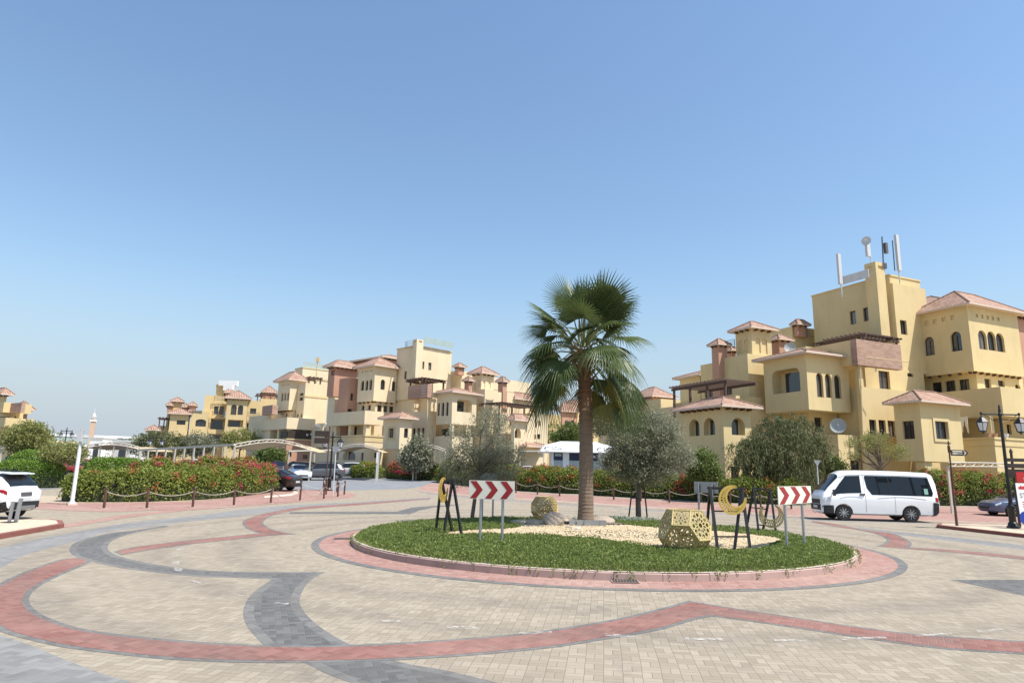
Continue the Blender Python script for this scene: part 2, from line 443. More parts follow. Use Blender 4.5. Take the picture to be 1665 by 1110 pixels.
# ------------------------------------------------------------------ ground, paving, road
BEIGE1, BEIGE2 = (0.295, 0.25, 0.188), (0.40, 0.345, 0.268)
M['paver'] = paver('beige_block_paving', BEIGE1, BEIGE2, (0.24, 0.20, 0.155), soil=(0.33, 0.275, 0.215), soil_amt=0.5)
M['paver_red'] = paver('red_block_paving', (0.215, 0.098, 0.083), (0.315, 0.158, 0.133), (0.34, 0.24, 0.20), soil=(0.42, 0.29, 0.235), soil_amt=0.6, rot=30, unit=.18)
M['paver_grey'] = paver('grey_block_paving', (0.105, 0.105, 0.105), (0.18, 0.178, 0.174), (0.21, 0.195, 0.175), soil=(0.22, 0.205, 0.185), soil_amt=0.5, rot=-20, unit=.17)
M['paver_edge'] = paver('grey_border_paving', (0.13, 0.13, 0.128), (0.20, 0.198, 0.19), (0.30, 0.27, 0.23), soil=(0.31, 0.28, 0.24), soil_amt=0.6, rot=50)
M['paver_light'] = paver('pale_grey_block_paving', (0.20, 0.198, 0.194), (0.29, 0.284, 0.274), (0.30, 0.28, 0.25), soil=(0.36, 0.33, 0.285), soil_amt=0.5, rot=15)
M['paver_pink'] = paver('pink_pavement_paving', (0.29, 0.155, 0.13), (0.40, 0.24, 0.20), (0.50, 0.40, 0.34), soil=(0.55, 0.43, 0.34), soil_amt=0.45)
M['paver_sand'] = paver('sand_coloured_paving', (0.56, 0.44, 0.31), (0.64, 0.53, 0.40), (0.42, 0.34, 0.26), soil=(0.6, 0.5, 0.4))
M['kerb'] = simple('pink_concrete_kerb', (0.40, 0.275, 0.235), 0.85, var=0.22, scale=3, bump=0.3)
M['kerb_red'] = simple('red_kerb', (0.235, 0.085, 0.065), 0.8, var=0.25, scale=4, bump=0.3)
M['kerb_pale'] = simple('pale_concrete_kerb', (0.6, 0.5, 0.4), 0.85, var=0.15, scale=3, bump=0.3)
M['asphalt'] = simple('asphalt', (0.20, 0.205, 0.215), 0.9, var=0.25, scale=1.2, bump=0.3)
M['sand'] = simple('dry_sand', (0.42, 0.335, 0.235), 0.95, var=0.2, scale=0.8, bump=0.5)
wm, wn2, wl2, wb2 = nt('worn_white_marking')    # thermoplastic paint mostly scuffed away by tyres
wg = wn2.new('ShaderNodeNewGeometry'); wz = N(wn2, 'ShaderNodeTexNoise', Scale=11.0, Detail=6.0, Roughness=.75); wl2.new(wg.outputs['Position'], wz.inputs['Vector'])
wr2 = wn2.new('ShaderNodeMapRange'); wr2.inputs[1].default_value = .44; wr2.inputs[2].default_value = .60; wr2.inputs[3].default_value = .05; wr2.inputs[4].default_value = .75; wl2.new(wz.outputs['Fac'], wr2.inputs[0])
wb2.inputs['Base Color'].default_value = (.58, .55, .49, 1); wb2.inputs['Roughness'].default_value = .9; wl2.new(wr2.outputs[0], wb2.inputs['Alpha'])
M['worn_paint'] = wm
M['iron'] = simple('iron_grate', (0.06, 0.06, 0.06), 0.6, 0.5, var=0.3, scale=30)

def layer(z): return .004 + (z - .004) * .4 if z < .03 else z
def struct(o): return tag(o, kind='structure')
def sheet(name, pts, z, mat):
    z = layer(z)
    b = MB(); b.poly([(p[0], p[1], z) for p in pts]); o = b.build(name, mat, fix=False)
    for p in o.data.polygons:
        if p.normal.z < 0: p.flip()
    return struct(drape(o))
def smooth2(pts, n=6):
    """Catmull-Rom through open 2-D list"""
    P = [Vector((p[0], p[1])) for p in pts]; out = []
    for i in range(len(P) - 1):
        a, b, c, d = P[max(i - 1, 0)], P[i], P[i + 1], P[min(i + 2, len(P) - 1)]
        for k in range(n):
            t = k / n
            out.append(0.5 * ((2 * b) + (c - a) * t + (2 * a - 5 * b + 4 * c - d) * t * t + (3 * b - a - 3 * c + d) * t ** 3))
    out.append(P[-1]); return out
def gp(pts, n=5): return smooth2([G(*p).xy for p in pts], n) if n > 1 else [G(*p).xy for p in pts]
def inset(poly, w):
    A = sum(poly[i].x * poly[(i + 1) % len(poly)].y - poly[(i + 1) % len(poly)].x * poly[i].y for i in range(len(poly)))
    sgn = 1 if A > 0 else -1; out = []
    for i in range(len(poly)):
        a, b, c = poly[i - 1], poly[i], poly[(i + 1) % len(poly)]
        d1 = (b - a); d2 = (c - b)
        if d1.length < 1e-6 or d2.length < 1e-6: out.append(b); continue
        n1 = Vector((-d1.y, d1.x)).normalized(); n2 = Vector((-d2.y, d2.x)).normalized()
        m = (n1 + n2)
        if m.length < 0.2: m = n1.copy()
        m.normalize(); k = 1 / max(0.45, m.dot(n1))
        out.append(b + m * sgn * w * k)
    return out
def strip(name, la, lb, z, mat):
    """band between two polylines, each resampled to the same count"""
    def rs(l, n):
        d = [0]
        for i in range(len(l) - 1): d.append(d[-1] + (l[i + 1] - l[i]).length)
        out = []; j = 0
        for k in range(n):
            t = d[-1] * k / (n - 1)
            while j < len(d) - 2 and d[j + 1] < t: j += 1
            f = (t - d[j]) / max(1e-9, d[j + 1] - d[j]); out.append(l[j].lerp(l[j + 1], min(1, f)))
        return out
    z = layer(z); n = 90; A, B = rs(la, n), rs(lb, n); b = MB()
    for k in range(n - 1):
        b.face([(*A[k], z), (*A[k + 1], z), (*B[k + 1], z), (*B[k], z)])
    o = b.build(name, mat)
    for p in o.data.polygons:
        if p.normal.z < 0: p.flip()
    return struct(drape(o))

g = MB(); g.face([(-3500, -300, 0), (3500, -300, 0), (3500, 4500, 0), (-3500, 4500, 0)])
struct(drape(g.build('ground', M['sand'])))
sheet('pavement', [(-60, -8), (75, -8), (75, 58), (-60, 58)], 0.004, M['paver'])

# red S-band in front, grey borders
RED_IN = [(148, 914), (115, 928), (90, 939), (66, 952), (51, 965), (48, 980), (65, 997), (100, 1012), (150, 1025), (250, 1037), (350, 1045), (450, 1049), (550, 1049), (650, 1045), (750, 1038), (830, 1031.5), (907, 1022), (1007, 1005), (1082, 987), (1119.5, 976.5)]
RED_IN2 = [(1119.5, 976.5), (1182, 987), (1282, 1002), (1382, 1017), (1482, 1030), (1582, 1037), (1665, 1042), (1800, 1049)]
RED_OUT = [(146, 909), (128, 907), (108, 908), (90, 912), (54, 924), (18, 939), (-8, 953), (-28, 970), (-34, 985), (-24, 1005), (0, 1026), (50, 1041), (100, 1052), (175, 1062), (250, 1070), (350, 1076), (450, 1078), (550, 1077), (650, 1073), (750, 1067), (830, 1060), (907, 1052), (982, 1040), (1032, 1032), (1082, 1022), (1122, 1010), (1157, 1002)]
RED_OUT2 = [(1157, 1002), (1232, 1012), (1332, 1027), (1432, 1042), (1532, 1055), (1632, 1062), (1665, 1064), (1800, 1072)]
poly = gp(RED_IN) + gp(RED_IN2)[1:] + (gp(RED_OUT) + gp(RED_OUT2)[1:])[::-1]
sheet('paving_band_border', poly, 0.012, M['paver_edge'])
sheet('paving_band', inset(poly, 0.085), 0.016, M['paver_red'])

# dark grey crescent with its leg
GREY_L = [(270, 854), (216, 862), (180, 866), (153, 872), (126, 880), (113.5, 890), (115, 899), (126, 906), (153, 914), (180, 920), (216, 926), (313, 936.6), (376, 939), (442, 941.5)]
GREY_L2 = [(442, 941.5), (410, 965), (396, 990), (400, 1015), (420, 1040), (437, 1052), (500, 1080), (530, 1095), (570, 1110), (640, 1135)]
GREY_R = [(274, 856), (234, 862.5), (198, 872), (180, 881), (175, 890), (180, 897), (195, 904.5), (234, 913.5), (292, 923), (355, 928), (418, 929.7), (481, 930), (530, 930)]
GREY_R2 = [(530, 930), (513, 937.7), (497, 952), (487, 975), (495, 995), (515, 1015), (540, 1032), (570, 1048), (645, 1075), (725, 1090), (810, 1110), (900, 1130)]
polyg = gp(GREY_L) + gp(GREY_L2)[1:] + (gp(GREY_R) + gp(GREY_R2)[1:])[::-1]
sheet('paving_band_border', polyg, 0.0085, M['paver_edge'])
sheet('paving_band', inset(polyg, 0.14), 0.0105, M['paver_grey'])

# long pale grey band along the left side
BA = [(-60, 903), (0, 891), (54, 878), (108, 867.6), (162, 857.7), (216, 848.6), (300, 840.2), (376, 830.5), (439, 824), (502, 819.6), (600, 814.5), (700, 808)]
BB = [(-60, 948), (0, 921.6), (27, 906), (54, 898), (108, 883), (137, 876), (162, 867), (216, 859), (252, 855.5), (300, 848.5), (355, 843), (401, 838), (439, 832), (502, 825.5), (600, 819), (700, 812)]
strip('paving_band_border', gp(BA), gp(BB), 0.0062, M['paver_edge'])
ba, bb = gp(BA), gp(BB)
strip('paving_band', [p - Vector((0, .12)) for p in ba], [p + Vector((0, .12)) for p in bb], 0.0078, M['paver_light'])

# thin red chevron band on the left
CT = [(184, 896.5), (225, 888), (300, 879), (376, 871.4), (424, 866.6), (410, 863), (399, 857.5), (394, 849.5), (405, 842), (439, 832.5), (502, 823), (600, 816.5), (700, 809.5)]
CB = [(700, 811), (600, 819.5), (502, 827), (450, 836), (431, 845), (429, 851.5), (439, 858.8), (460, 865), (483, 868.3), (439, 870.6), (376, 877.7), (313, 884.2), (250, 893), (198, 902.5)]
polyc = gp(CT[:5]) + gp(CT[4:])[1:] + gp(CB[:9]) + gp(CB[8:])[1:]
sheet('paving_band_border', polyc, 0.0125, M['paver_edge'])
sheet('paving_band', inset(polyc, 0.08), 0.0165, M['paver_red'])
DD = [(471, 832), (644, 831.7), (671, 824.5), (704, 822), (760, 819), (704, 825), (682, 829.5), (667, 835.5), (471, 835.2)]
sheet('paving_band', gp(DD, 1), 0.0072, M['paver_grey'])
sheet('paving_band', gp([(-60, 1020), (0, 1033), (50, 1049), (100, 1070), (165, 1095), (215, 1110), (270, 1135)]) + [G(-80, 1150).xy], 0.007, M['paver_light'])

# right-hand bands
ET = [(1320, 846), (1365, 852.4), (1410, 862), (1451.5, 867), (1473, 876), (1483, 883), (1479, 890)]
ET2 = [(1479, 890), (1527, 892), (1599, 898), (1665, 904.5), (1780, 915)]
EB = [(1320, 849), (1365, 857), (1401, 862.5), (1424.5, 868), (1440.7, 876), (1437, 883), (1424.5, 888)]
EB2 = [(1424.5, 888), (1480, 892.5), (1545, 897.6), (1599, 903), (1665, 909.6), (1780, 921)]
polye = gp(ET) + gp(ET2)[1:] + (gp(EB) + gp(EB2)[1:])[::-1]
sheet('paving_band_border', polye, 0.0125, M['paver_edge'])
sheet('paving_band', inset(polye, 0.10), 0.0165, M['paver_red'])
strip('paving_band', gp([(1395, 856), (1455, 864), (1545, 872.5), (1665, 886), (1780, 900)]), gp([(1395, 858), (1455, 868), (1545, 879), (1665, 894), (1780, 910)]), 0.0068, M['paver_light'])
sheet('paving_band', gp([(1545, 942.5), (1665, 942.5), (1830, 943), (1830, 1010), (1665, 968.5)], 1), 0.007, M['paver_grey'])

# worn centre-line dashes
for q in ([(982, 1030), (1032, 1034), (1034, 1037), (985, 1034)], [(1107, 1037), (1177, 1038), (1178, 1042), (1110, 1041)], [(1257, 1039.5), (1310, 1040), (1312, 1043.5), (1260, 1043)],
          [(1367, 1037), (1440, 1035), (1442, 1038.5), (1370, 1041)], [(1487, 1032.5), (1547, 1029), (1548, 1032), (1490, 1035.5)], [(1587, 1026), (1630, 1022), (1632, 1025), (1590, 1029)],
          [(842, 1028), (897, 1027), (897, 1030), (843, 1031)], [(380, 966), (405, 969), (404, 971), (379, 968)], [(620, 1008), (650, 1009), (650, 1012), (620, 1011)], [(725, 1018), (775, 1019), (775, 1023), (727, 1022)],
          [(313, 943), (330, 948.5), (325, 950), (309, 944.5)], [(284, 922), (298, 924), (294, 930), (282, 927)], [(279, 912), (293, 912), (291, 918), (279, 918)], [(280, 902), (291, 901), (289, 905), (279, 905.5)], [(288, 892), (301, 889.5), (298, 893), (286, 896)], [(447, 979), (470, 981), (469, 983.5), (446, 981.5)]):
    sheet('road_marking', gp(q, 1), 0.0205, M['worn_paint'])

# pink pavements
sheet('pavement', gp([(30, 826), (160, 832), (250, 829.5), (313, 829), (376, 824.5), (439, 820), (502, 815), (550, 811), (572, 808.6), (578.5, 805), (572, 801.8), (555, 799), (540, 797.4)], 3) + gp([(500, 796), (450, 795), (420, 795), (400, 800), (376, 810), (313, 815), (250, 816.5), (160, 816.5), (30, 816)], 1), 0.0215, M['paver_pink'])
sheet('pavement', gp([(104, 852), (180, 840), (245, 832), (300, 827), (310, 829), (252, 835.5), (190, 844), (104, 858)], 1), 0.0190, M['paver_pink'])
strip('kerb_line', gp([(430, 806), (470, 803), (478, 799.5), (465, 797)]), gp([(430, 809), (476, 805), (484, 799.5), (470, 796.3)]), 0.0255, M['kerb_pale'])
far_a = gp([(700, 785.5), (716, 786), (760, 791), (834, 799), (950, 806), (1100, 815), (1200, 820), (1300, 825.5), (1400, 826.5), (1520, 824), (1700, 826)])
far_b = gp([(681, 793), (688, 797.5), (760, 804.5), (834, 810), (950, 817), (1100, 827), (1200, 832), (1300, 838.5), (1400, 843), (1520, 846), (1700, 853)])
strip('pavement', far_a, far_b, 0.0215, M['paver_pink'])
strip('kerb_line', far_b, [p - p.normalized() * 0.22 for p in far_b], 0.0225, M['kerb_pale'])
strip('paving_band', [p - p.normalized() * 2.0 for p in far_b], [p - p.normalized() * 3.0 for p in far_b], 0.0068, M['paver_light'])
strip('paving_band', [p - p.normalized() * 1.3 for p in far_b], [p - p.normalized() * 1.75 for p in far_b], 0.0066, M['paver_red'])
# asphalt side road and car parks
sheet('road', gp([(300, 798), (420, 793.8), (462, 795), (520, 796.4), (548, 798), (562, 797.3), (610, 795.8), (660, 794.6), (690, 790), (735, 783.5)], 1) + [Vector((-8, 100)), Vector((-60, 100)), Vector((-40, 58))], 0.014, M['asphalt'])
sheet('car_park', [(-140, 44), (-30, 44), (-30, 130), (-140, 130)], 0.010, M['asphalt'])
sheet('car_park', [(-14, 62), (26, 50), (26, 130), (-14, 130)], 0.010, M['asphalt'])
for a, b_ in (((561, 779.5), (662, 790.5)), ((482, 786), (520, 795))):
    A, B_ = G(*a).xy, G(*b_).xy; d = (B_ - A).normalized(); nn = Vector((-d.y, d.x)) * 0.12
    sheet('road_marking', [A - nn, B_ - nn, B_ + nn, A + nn], 0.019, M['worn_paint'])

# roundabout: grey border, red ring, kerb
CX, CY, RK, RR = 2.51, 20.19, 6.93, 7.96
def ringpts(r, n=128): return [Vector((CX + r * math.cos(2 * math.pi * k / n), CY + r * math.sin(2 * math.pi * k / n))) for k in range(n)]
def ring(name, r0, r1, z, mat, n=128):
    z = layer(z)
    b = MB(); A, B_ = ringpts(r0, n), ringpts(r1, n)
    for k in range(n):
        j = (k + 1) % n; b.face([(*A[k], z), (*B_[k], z), (*B_[j], z), (*A[j], z)])
    return struct(b.build(name, mat))
ring('paving_band_border', RR - 0.2, RR, 0.0195, M['paver_edge'])
ring('paving_band', RK - 0.2, RR - 0.2, 0.0235, M['paver_pink'])
KH = 0.16
kb = MB(); n = 46
for k in range(n):                       # separate kerb stones with thin joints, slightly uneven
    a0 = 2 * math.pi * k / n + 0.0007; a1 = 2 * math.pi * (k + 1) / n - 0.0007
    dz = random.uniform(-0.006, 0.006); dr = random.uniform(-0.006, 0.006); P = []
    for s_ in range(4):
        a = a0 + (a1 - a0) * s_ / 3
        for r, z in ((RK + dr, 0.0), (RK + dr - 0.005, KH + dz - 0.02), (RK + dr - 0.025, KH + dz), (RK - 0.15, KH + dz), (RK - 0.15, 0.0)):
            P.append((CX + r * math.cos(a), CY + r * math.sin(a), z))
    for s_ in range(3):
        for q in range(4): kb.face([P[s_ * 5 + q], P[s_ * 5 + q + 1], P[s_ * 5 + 5 + q + 1], P[s_ * 5 + 5 + q]])
    kb.face(P[:5]); kb.face(P[-5:])
struct(kb.build('kerb', M['kerb']))
ring('kerb_top', RK - 0.145, RK - 0.03, KH + 0.012, M['kerb_pale'])
ring('kerb_bed', RK - 0.16, RK - 0.02, 0.03, M['sand'])
def drain(cx_, cy_, rz, w, d, lab):
    t = thing('drain_grate', lab, 'drain grate', (cx_, cy_, 0.024), rz)
    b = MB(); b.cbox((0, 0, 0), w, d, 0.006); b.build('frame', M['kerb'], t, world_space=False)
    b = MB()
    for k in range(9): b.cbox((-w * .42 + k * w * .105, 0, 0.006), w * 0.06, d * 0.8, 0.008)
    b.cbox((0, -d * .4, .006), w * .9, d * .08, .009); b.cbox((0, d * .4, .006), w * .9, d * .08, .009)
    b.build('grate', M['iron'], t, world_space=False)
p = G(1016, 946.5); drain(p.x, p.y, 0.0, 0.52, 0.36, 'square iron drain grate in red paving just in front of island kerb')
p = G(559, 876.5); drain(p.x, p.y, 0.3, 0.6, 0.32, 'dark drain grate in red paving left of the grassy island')

# left and right kerbed medians
def median(pts, top, h, label):
    b = MB(); q = [(p[0], p[1], 0.006) for p in pts]; tq = [(p[0], p[1], h) for p in pts]
    for k in range(len(q)): b.face([q[k], q[(k + 1) % len(q)], tq[(k + 1) % len(q)], tq[k]])
    struct(b.build('median_kerb', M['kerb_red']))
    b = MB(); b.poly(tq); struct(b.build('median', M['kerb_red'], fix=False))
    ins = inset([Vector(p[:2]) for p in pts], 0.16)
    sheet('median_paving', ins, h + 0.004, top)
median([G(-190, 915).xy, G(0, 876.6).xy, G(103.6, 857.8).xy, G(100, 852).xy, G(84, 850).xy, G(0, 851).xy, G(-190, 853).xy], M['paver_sand'], 0.13, '')
median([G(1523.5, 858).xy, G(1590, 865.5).xy, G(1665, 874).xy, G(1850, 893).xy, G(1850, 868).xy, G(1665, 858.5).xy, G(1560, 855.5).xy, G(1526, 855).xy], M['paver_sand'], 0.13, '')
# ------------------------------------------------------------------ buildings
def cross2(a, b): return a.x * b.y - a.y * b.x
class Building:
    def __init__(s, name, label, cat, base, azL, mat, group=None, ks=1.0):
        s.ks = ks
        s.root = thing(name, label, cat, base, 0, group)
        s.u, s.v = azv(azL), azv(azL + 90); s.mat = mat; s.detail = True
class Mass: pass
def arch_pts(s0, s1, z0, z1, n=10, full=True):
    r = (s1 - s0) / 2; rise = min(r, (z1 - z0) * 0.6) if full else min(r * 0.5, (z1 - z0) * 0.4)
    pts = [(s0, z0), (s1, z0), (s1, z1 - rise)]
    for k in range(1, n): 
        a = math.pi * k / n; pts.append(((s0 + s1) / 2 + r * math.cos(a), z1 - rise + rise * math.sin(a)))
    pts.append((s0, z1 - rise)); return pts
def round_pts(s0, s1, z0, z1):
    c = min(s1 - s0, z1 - z0) * 0.25; pts = [(s0, z0), (s1, z0)]
    for cx_, a0 in ((s1 - c, 0), (s0 + c, 90)):
        for k in range(5): a = R(a0 + 22.5 * k); pts.append((cx_ + c * math.cos(a), z1 - c + c * math.sin(a)))
    return pts
def wall_face(B, mb, O, d, nrm, w, z0, z1, holes):
    """rectangular wall from O along d, z0..z1, with real recessed openings"""
    P3 = lambda s, z, q=0.0: Vector((O.x, O.y, 0)) + d * s + UP * z - nrm * q
    loops = []; used = []
    for kind, s0, s1, za, zb in holes:
        s0, s1 = max(s0, 0.08), min(s1, w - 0.08); za, zb = max(za, z0 + 0.05), min(zb, z1 - 0.08)
        if s1 - s0 < 0.12 or zb - za < 0.12: continue
        if any(not (s1 < a - .02 or s0 > b_ + .02 or zb < c - .02 or za > e + .02) for a, b_, c, e in used): continue
        used.append((s0, s1, za, zb))
        if kind in 'aAn': pts = arch_pts(s0, s1, za, zb)
        elif kind == 's': pts = arch_pts(s0, s1, za, zb, full=False)
        elif kind == 'r': pts = round_pts(s0, s1, za, zb)
        else: pts = [(s0, za), (s1, za), (s1, zb), (s0, zb)]
        loops.append((kind, pts))
    mb.poly([P3(0, z0), P3(w, z0), P3(w, z1), P3(0, z1)], [[P3(*p) for p in pts] for k, pts in loops])
    for kind, pts in loops:
        dep = {'w': 0.22, 'f': 0.22, 'a': 0.24, 's': 0.24, 'd': 0.25, 'n': 0.10, 'q': 0.12, 'A': .5}.get(kind, 1.0)
        m = len(pts)
        for k in range(m):
            a, b_ = pts[k], pts[(k + 1) % m]
            mb.face([P3(*a), P3(*b_), P3(*b_, dep), P3(*a, dep)])
        ss = [p[0] for p in pts]; zz = [p[1] for p in pts]
        if kind in 'nq': mb.poly([P3(*p, dep) for p in pts]); continue
        if kind in 'oArO':                       # open loggia: back wall; dark door oversized to stand in for the shade inside
            mb.poly([P3(*p, dep) for p in pts])
            s0, s1 = min(ss), max(ss); za, zb = min(zz), max(zz)
            if s1 - s0 > 0.6:
                wd = (s1 - s0); fb = MB()
                q = [(s0 + wd * .08, za + .02), (s0 + wd * .82, za + .02), (s0 + wd * .82, za + (zb - za) * .9), (s0 + wd * .08, za + (zb - za) * .9)]
                fb.prism([(a - q[0][0], b_ - q[0][1]) for a, b_ in q], P3(*q[0], dep - 0.04), d, UP, nrm * -0.03)
                fb.build('door', M['glass'], B.root)
            continue
        fb = MB(); c = (sum(ss) / m, (min(zz) + max(zz)) / 2)
        fw = 0.075
        wd, ht = max(ss) - min(ss), max(zz) - min(zz)
        inn = [(c[0] + (p[0] - c[0]) * (1 - 2 * fw / wd), c[1] + (p[1] - c[1]) * (1 - 2 * fw / ht)) for p in pts]
        for k in range(m):
            j = (k + 1) % m
            fb.face([P3(*pts[k], dep - .05), P3(*pts[j], dep - .05), P3(*inn[j], dep - .05), P3(*inn[k], dep - .05)])
            fb.face([P3(*inn[k], dep - .05), P3(*inn[j], dep - .05), P3(*inn[j], dep - .01), P3(*inn[k], dep - .01)])
        if wd > 0.75: fb.box(P3(c[0] - .025, min(zz) + fw, dep - .045), d * .05, nrm * .02, UP * (ht - 2 * fw - (wd * .25 if kind == 'a' else 0)))
        f = fb.build('window', M['frame'], B.root)
        pb = MB(); pb.poly([P3(*p, dep - .012) for p in inn])
        pb.build('pane', M[random.choice(('glass', 'glass', 'glass', 'glass_curtain', 'glass_blind'))], f)
        if kind == 'f':                          # raised plaster surround
            sb = MB(); t = .22; s0, s1, za, zb = min(ss), max(ss), min(zz), max(zz)
            for o_, e1, e2 in (((s0 - t, za - t), d * (s1 - s0 + 2 * t), UP * t), ((s0 - t, zb), d * (s1 - s0 + 2 * t), UP * t), ((s0 - t, za), d * t, UP * (zb - za)), ((s1, za), d * t, UP * (zb - za))):
                sb.box(P3(*o_, -0.001), e1, nrm * .07, e2)
            sb.build('window_surround', M['trim'], B.root)
def mass(B, k, c, yb=None, xl=None, xr=None, D=50.0, L=None, Rr=None, mat=None, hl=(), hr=(), name='wall', band=None, cap=False):
    """a block of the building: near vertical corner c (photo crop coords via k), left face along u, right face along v"""
    D = D * B.ks; px, py = k(*c); P = W(px, py, D); m = Mass()
    z1 = P.z; z0 = 0.0 if yb is None else max(0.0, W(k(c[0], yb)[0], k(c[0], yb)[1], D).z)
    def run(x, d):
        q = ray(k(x, c[1])[0], py); den = cross2(d, q)
        t = -cross2(P, q) / den if abs(den) > 1e-6 else -1
        return t if 0.15 < t < 60 else 4.0
    Ln = L if L is not None else (run(xl, B.u) if xl is not None else 5.0)
    Rn = Rr if Rr is not None else (run(xr, B.v) if xr is not None else 5.0)
    m.P, m.z0, m.z1, m.L, m.R, m.D = P, z0, z1, Ln, Rn, D
    u, v = B.u, B.v
    def conv(h, d, nrm):
        out = []
        for kind, x0, y0, x1, y1 in h:
            def hit(x, y):
                r = ray(*k(x, y)); o = Vector((0, 0, EYE)); t = (P - o).dot(nrm) / r.dot(nrm)
                q = o + r * t; return (q - P).dot(d), q.z
            xm, ym = (x0 + x1) / 2, (y0 + y1) / 2
            a, b_ = hit(x0, ym)[0], hit(x1, ym)[0]; e, f = hit(xm, y1)[1], hit(xm, y0)[1]
            out.append((kind, min(a, b_), max(a, b_), min(e, f), max(e, f)))
        return out
    mb = MB(); O = Vector((P.x, P.y, 0))
    wall_face(B, mb, O, u, -v, Ln, z0, z1, conv(hl, u, -v))
    wall_face(B, mb, O, v, -u, Rn, z0, z1, conv(hr, v, -u))
    A, Bq, C, Dq = O, O + u * Ln, O + u * Ln + v * Rn, O + v * Rn
    zt = UP * z1; zb = UP * z0
    mb.face([Bq + zb, C + zb, C + zt, Bq + zt]); mb.face([C + zb, Dq + zb, Dq + zt, C + zt])
    mb.face([A + zt, Bq + zt, C + zt, Dq + zt]); mb.face([A + zb, Bq + zb, C + zb, Dq + zb])
    mb.build(name, M[mat] if mat else B.mat, B.root)
    if band or cap:                              # projecting cornice band below the top, as thick rims
        bb = MB(); 
        for dz, t, h in ((band or []) if band else []) : 
            o = O - u * t - v * t + UP * (z1 - dz)
            bb.box(o, u * (Ln + 2 * t), v * (Rn + 2 * t), UP * h)
        if cap:
            o = O - u * .07 - v * .07 + UP * (z1 + 0.002); bb.box(o, u * (Ln + .14), v * (Rn + .14), UP * .14)
        bb.build('cornice', M['trim'] if B.mat is not M['ochre'] else B.mat, B.root)
    return m
def hip(B, m, over=0.55, rise=1.6, brackets=True, tile='tile', th=0.14, lift=0.0):
    over *= B.ks; rise *= B.ks
    u, v = B.u, B.v; O = Vector((m.P.x, m.P.y, m.z1 + 0.003 + lift)) - u * over - v * over
    a, b = m.L + 2 * over, m.R + 2 * over
    eb = MB(); eb.box(O, u * a, v * b, UP * th); eb.build('eave', M['fascia'], B.root)
    z = UP * (th + 0.003); e = O + z
    c = [e, e + u * a, e + u * a + v * b, e + v * b]
    if a >= b: r0, r1 = e + u * (b / 2) + v * (b / 2) + UP * rise, e + u * (a - b / 2) + v * (b / 2) + UP * rise
    else: r0, r1 = e + u * (a / 2) + v * (a / 2) + UP * rise, e + u * (a / 2) + v * (b - a / 2) + UP * rise
    rb = MB()
    def slope(p, q, s_, t_):
        d = (q - p).normalized(); up = (s_ - p); up = (up - d * up.dot(d)).normalized()
        pts = [p, q, t_, s_] if (t_ - s_).length > 0.05 else [p, q, s_]
        rb.face(pts, [((x - p).dot(d), (x - p).dot(up)) for x in pts])
    if a >= b:
        slope(c[0], c[1], r0, r1); slope(c[2], c[3], r1, r0); slope(c[1], c[2], r1, r1); slope(c[3], c[0], r0, r0)
    else:
        slope(c[1], c[2], r0, r1); slope(c[3], c[0], r1, r0); slope(c[0], c[1], r0, r0); slope(c[2], c[3], r1, r1)
    rb.want_uv = True
    rb.build('roof', M[tile], B.root, fix=False)
    hb = MB()                                    # ridge and hip capping tiles
    for p, q in ((c[0], r0), (c[1], r1 if a >= b else r0), (c[2], r1), (c[3], r0 if a >= b else r1), (r0, r1)):
        if (p - q).length > .1: hb.tube([p + UP * .03, q + UP * .03], 0.065, 6)
    hb.build('ridge_tile', M[tile], B.root)
    if brackets:
        kb_ = MB()
        for dirv, ln, out in ((u, m.L, -v), (v, m.R, -u)):
            n_ = max(2, int(ln / 0.62))
            for i in range(n_):
                p = Vector((m.P.x, m.P.y, m.z1 - .16 + lift)) + dirv * (ln * (i + .5) / n_ - .06)
                kb_.box(p + out * .003, dirv * .12, out * min(over * .75, .45), UP * .16)
        kb_.build('rafter_end', M['timber'], B.root)
def bracket_row(B, m, z=None):
    for dirv, ln, out in ((B.u, m.L, -B.v), (B.v, m.R, -B.u)):
        n_ = max(2, int(ln / 0.8))
        for i in range(n_):
            kb_ = MB(); p = Vector((m.P.x, m.P.y, m.z0 - .2)) + dirv * (ln * (i + .5) / n_ - .06)
            kb_.box(p - out * .35, dirv * .13, out * .3, UP * .198)
            kb_.build('bracket', M['timber'], B.root)
def pergola(B, k, a, b, D, depth, hgt, posts=3, name='pergola', along='v', mat='timber'):
    """flat timber slat roof between two photo points (near edge), on posts"""
    D *= B.ks; depth *= B.ks; hgt *= B.ks
    P, Q = W(*k(*a), D), W(*k(*b), D); d = B.v if along == 'v' else B.u; back = B.u if along == 'v' else B.v
    q = ray(*k(*b)); t = -cross2(P, q) / cross2(d, q); t = t if 0.3 < t < 40 else (Q - P).length
    mb = MB()
    for i in range(posts): mb.box(P + d * (t * i / max(1, posts - 1) - .08) - UP * hgt, d * .16, back * .16, UP * hgt)
    for j in (0, depth): mb.box(P - d * .3 + back * j - UP * .002, d * (t + .6), back * .14, UP * .2)
    n_ = max(3, int(t / .45))
    for i in range(n_ + 1): mb.box(P + d * (t * i / n_ - .05) - back * .45 + UP * .2, d * .09, back * (depth + .9), UP * .13)
    mb.build(name, M[mat], B.root)
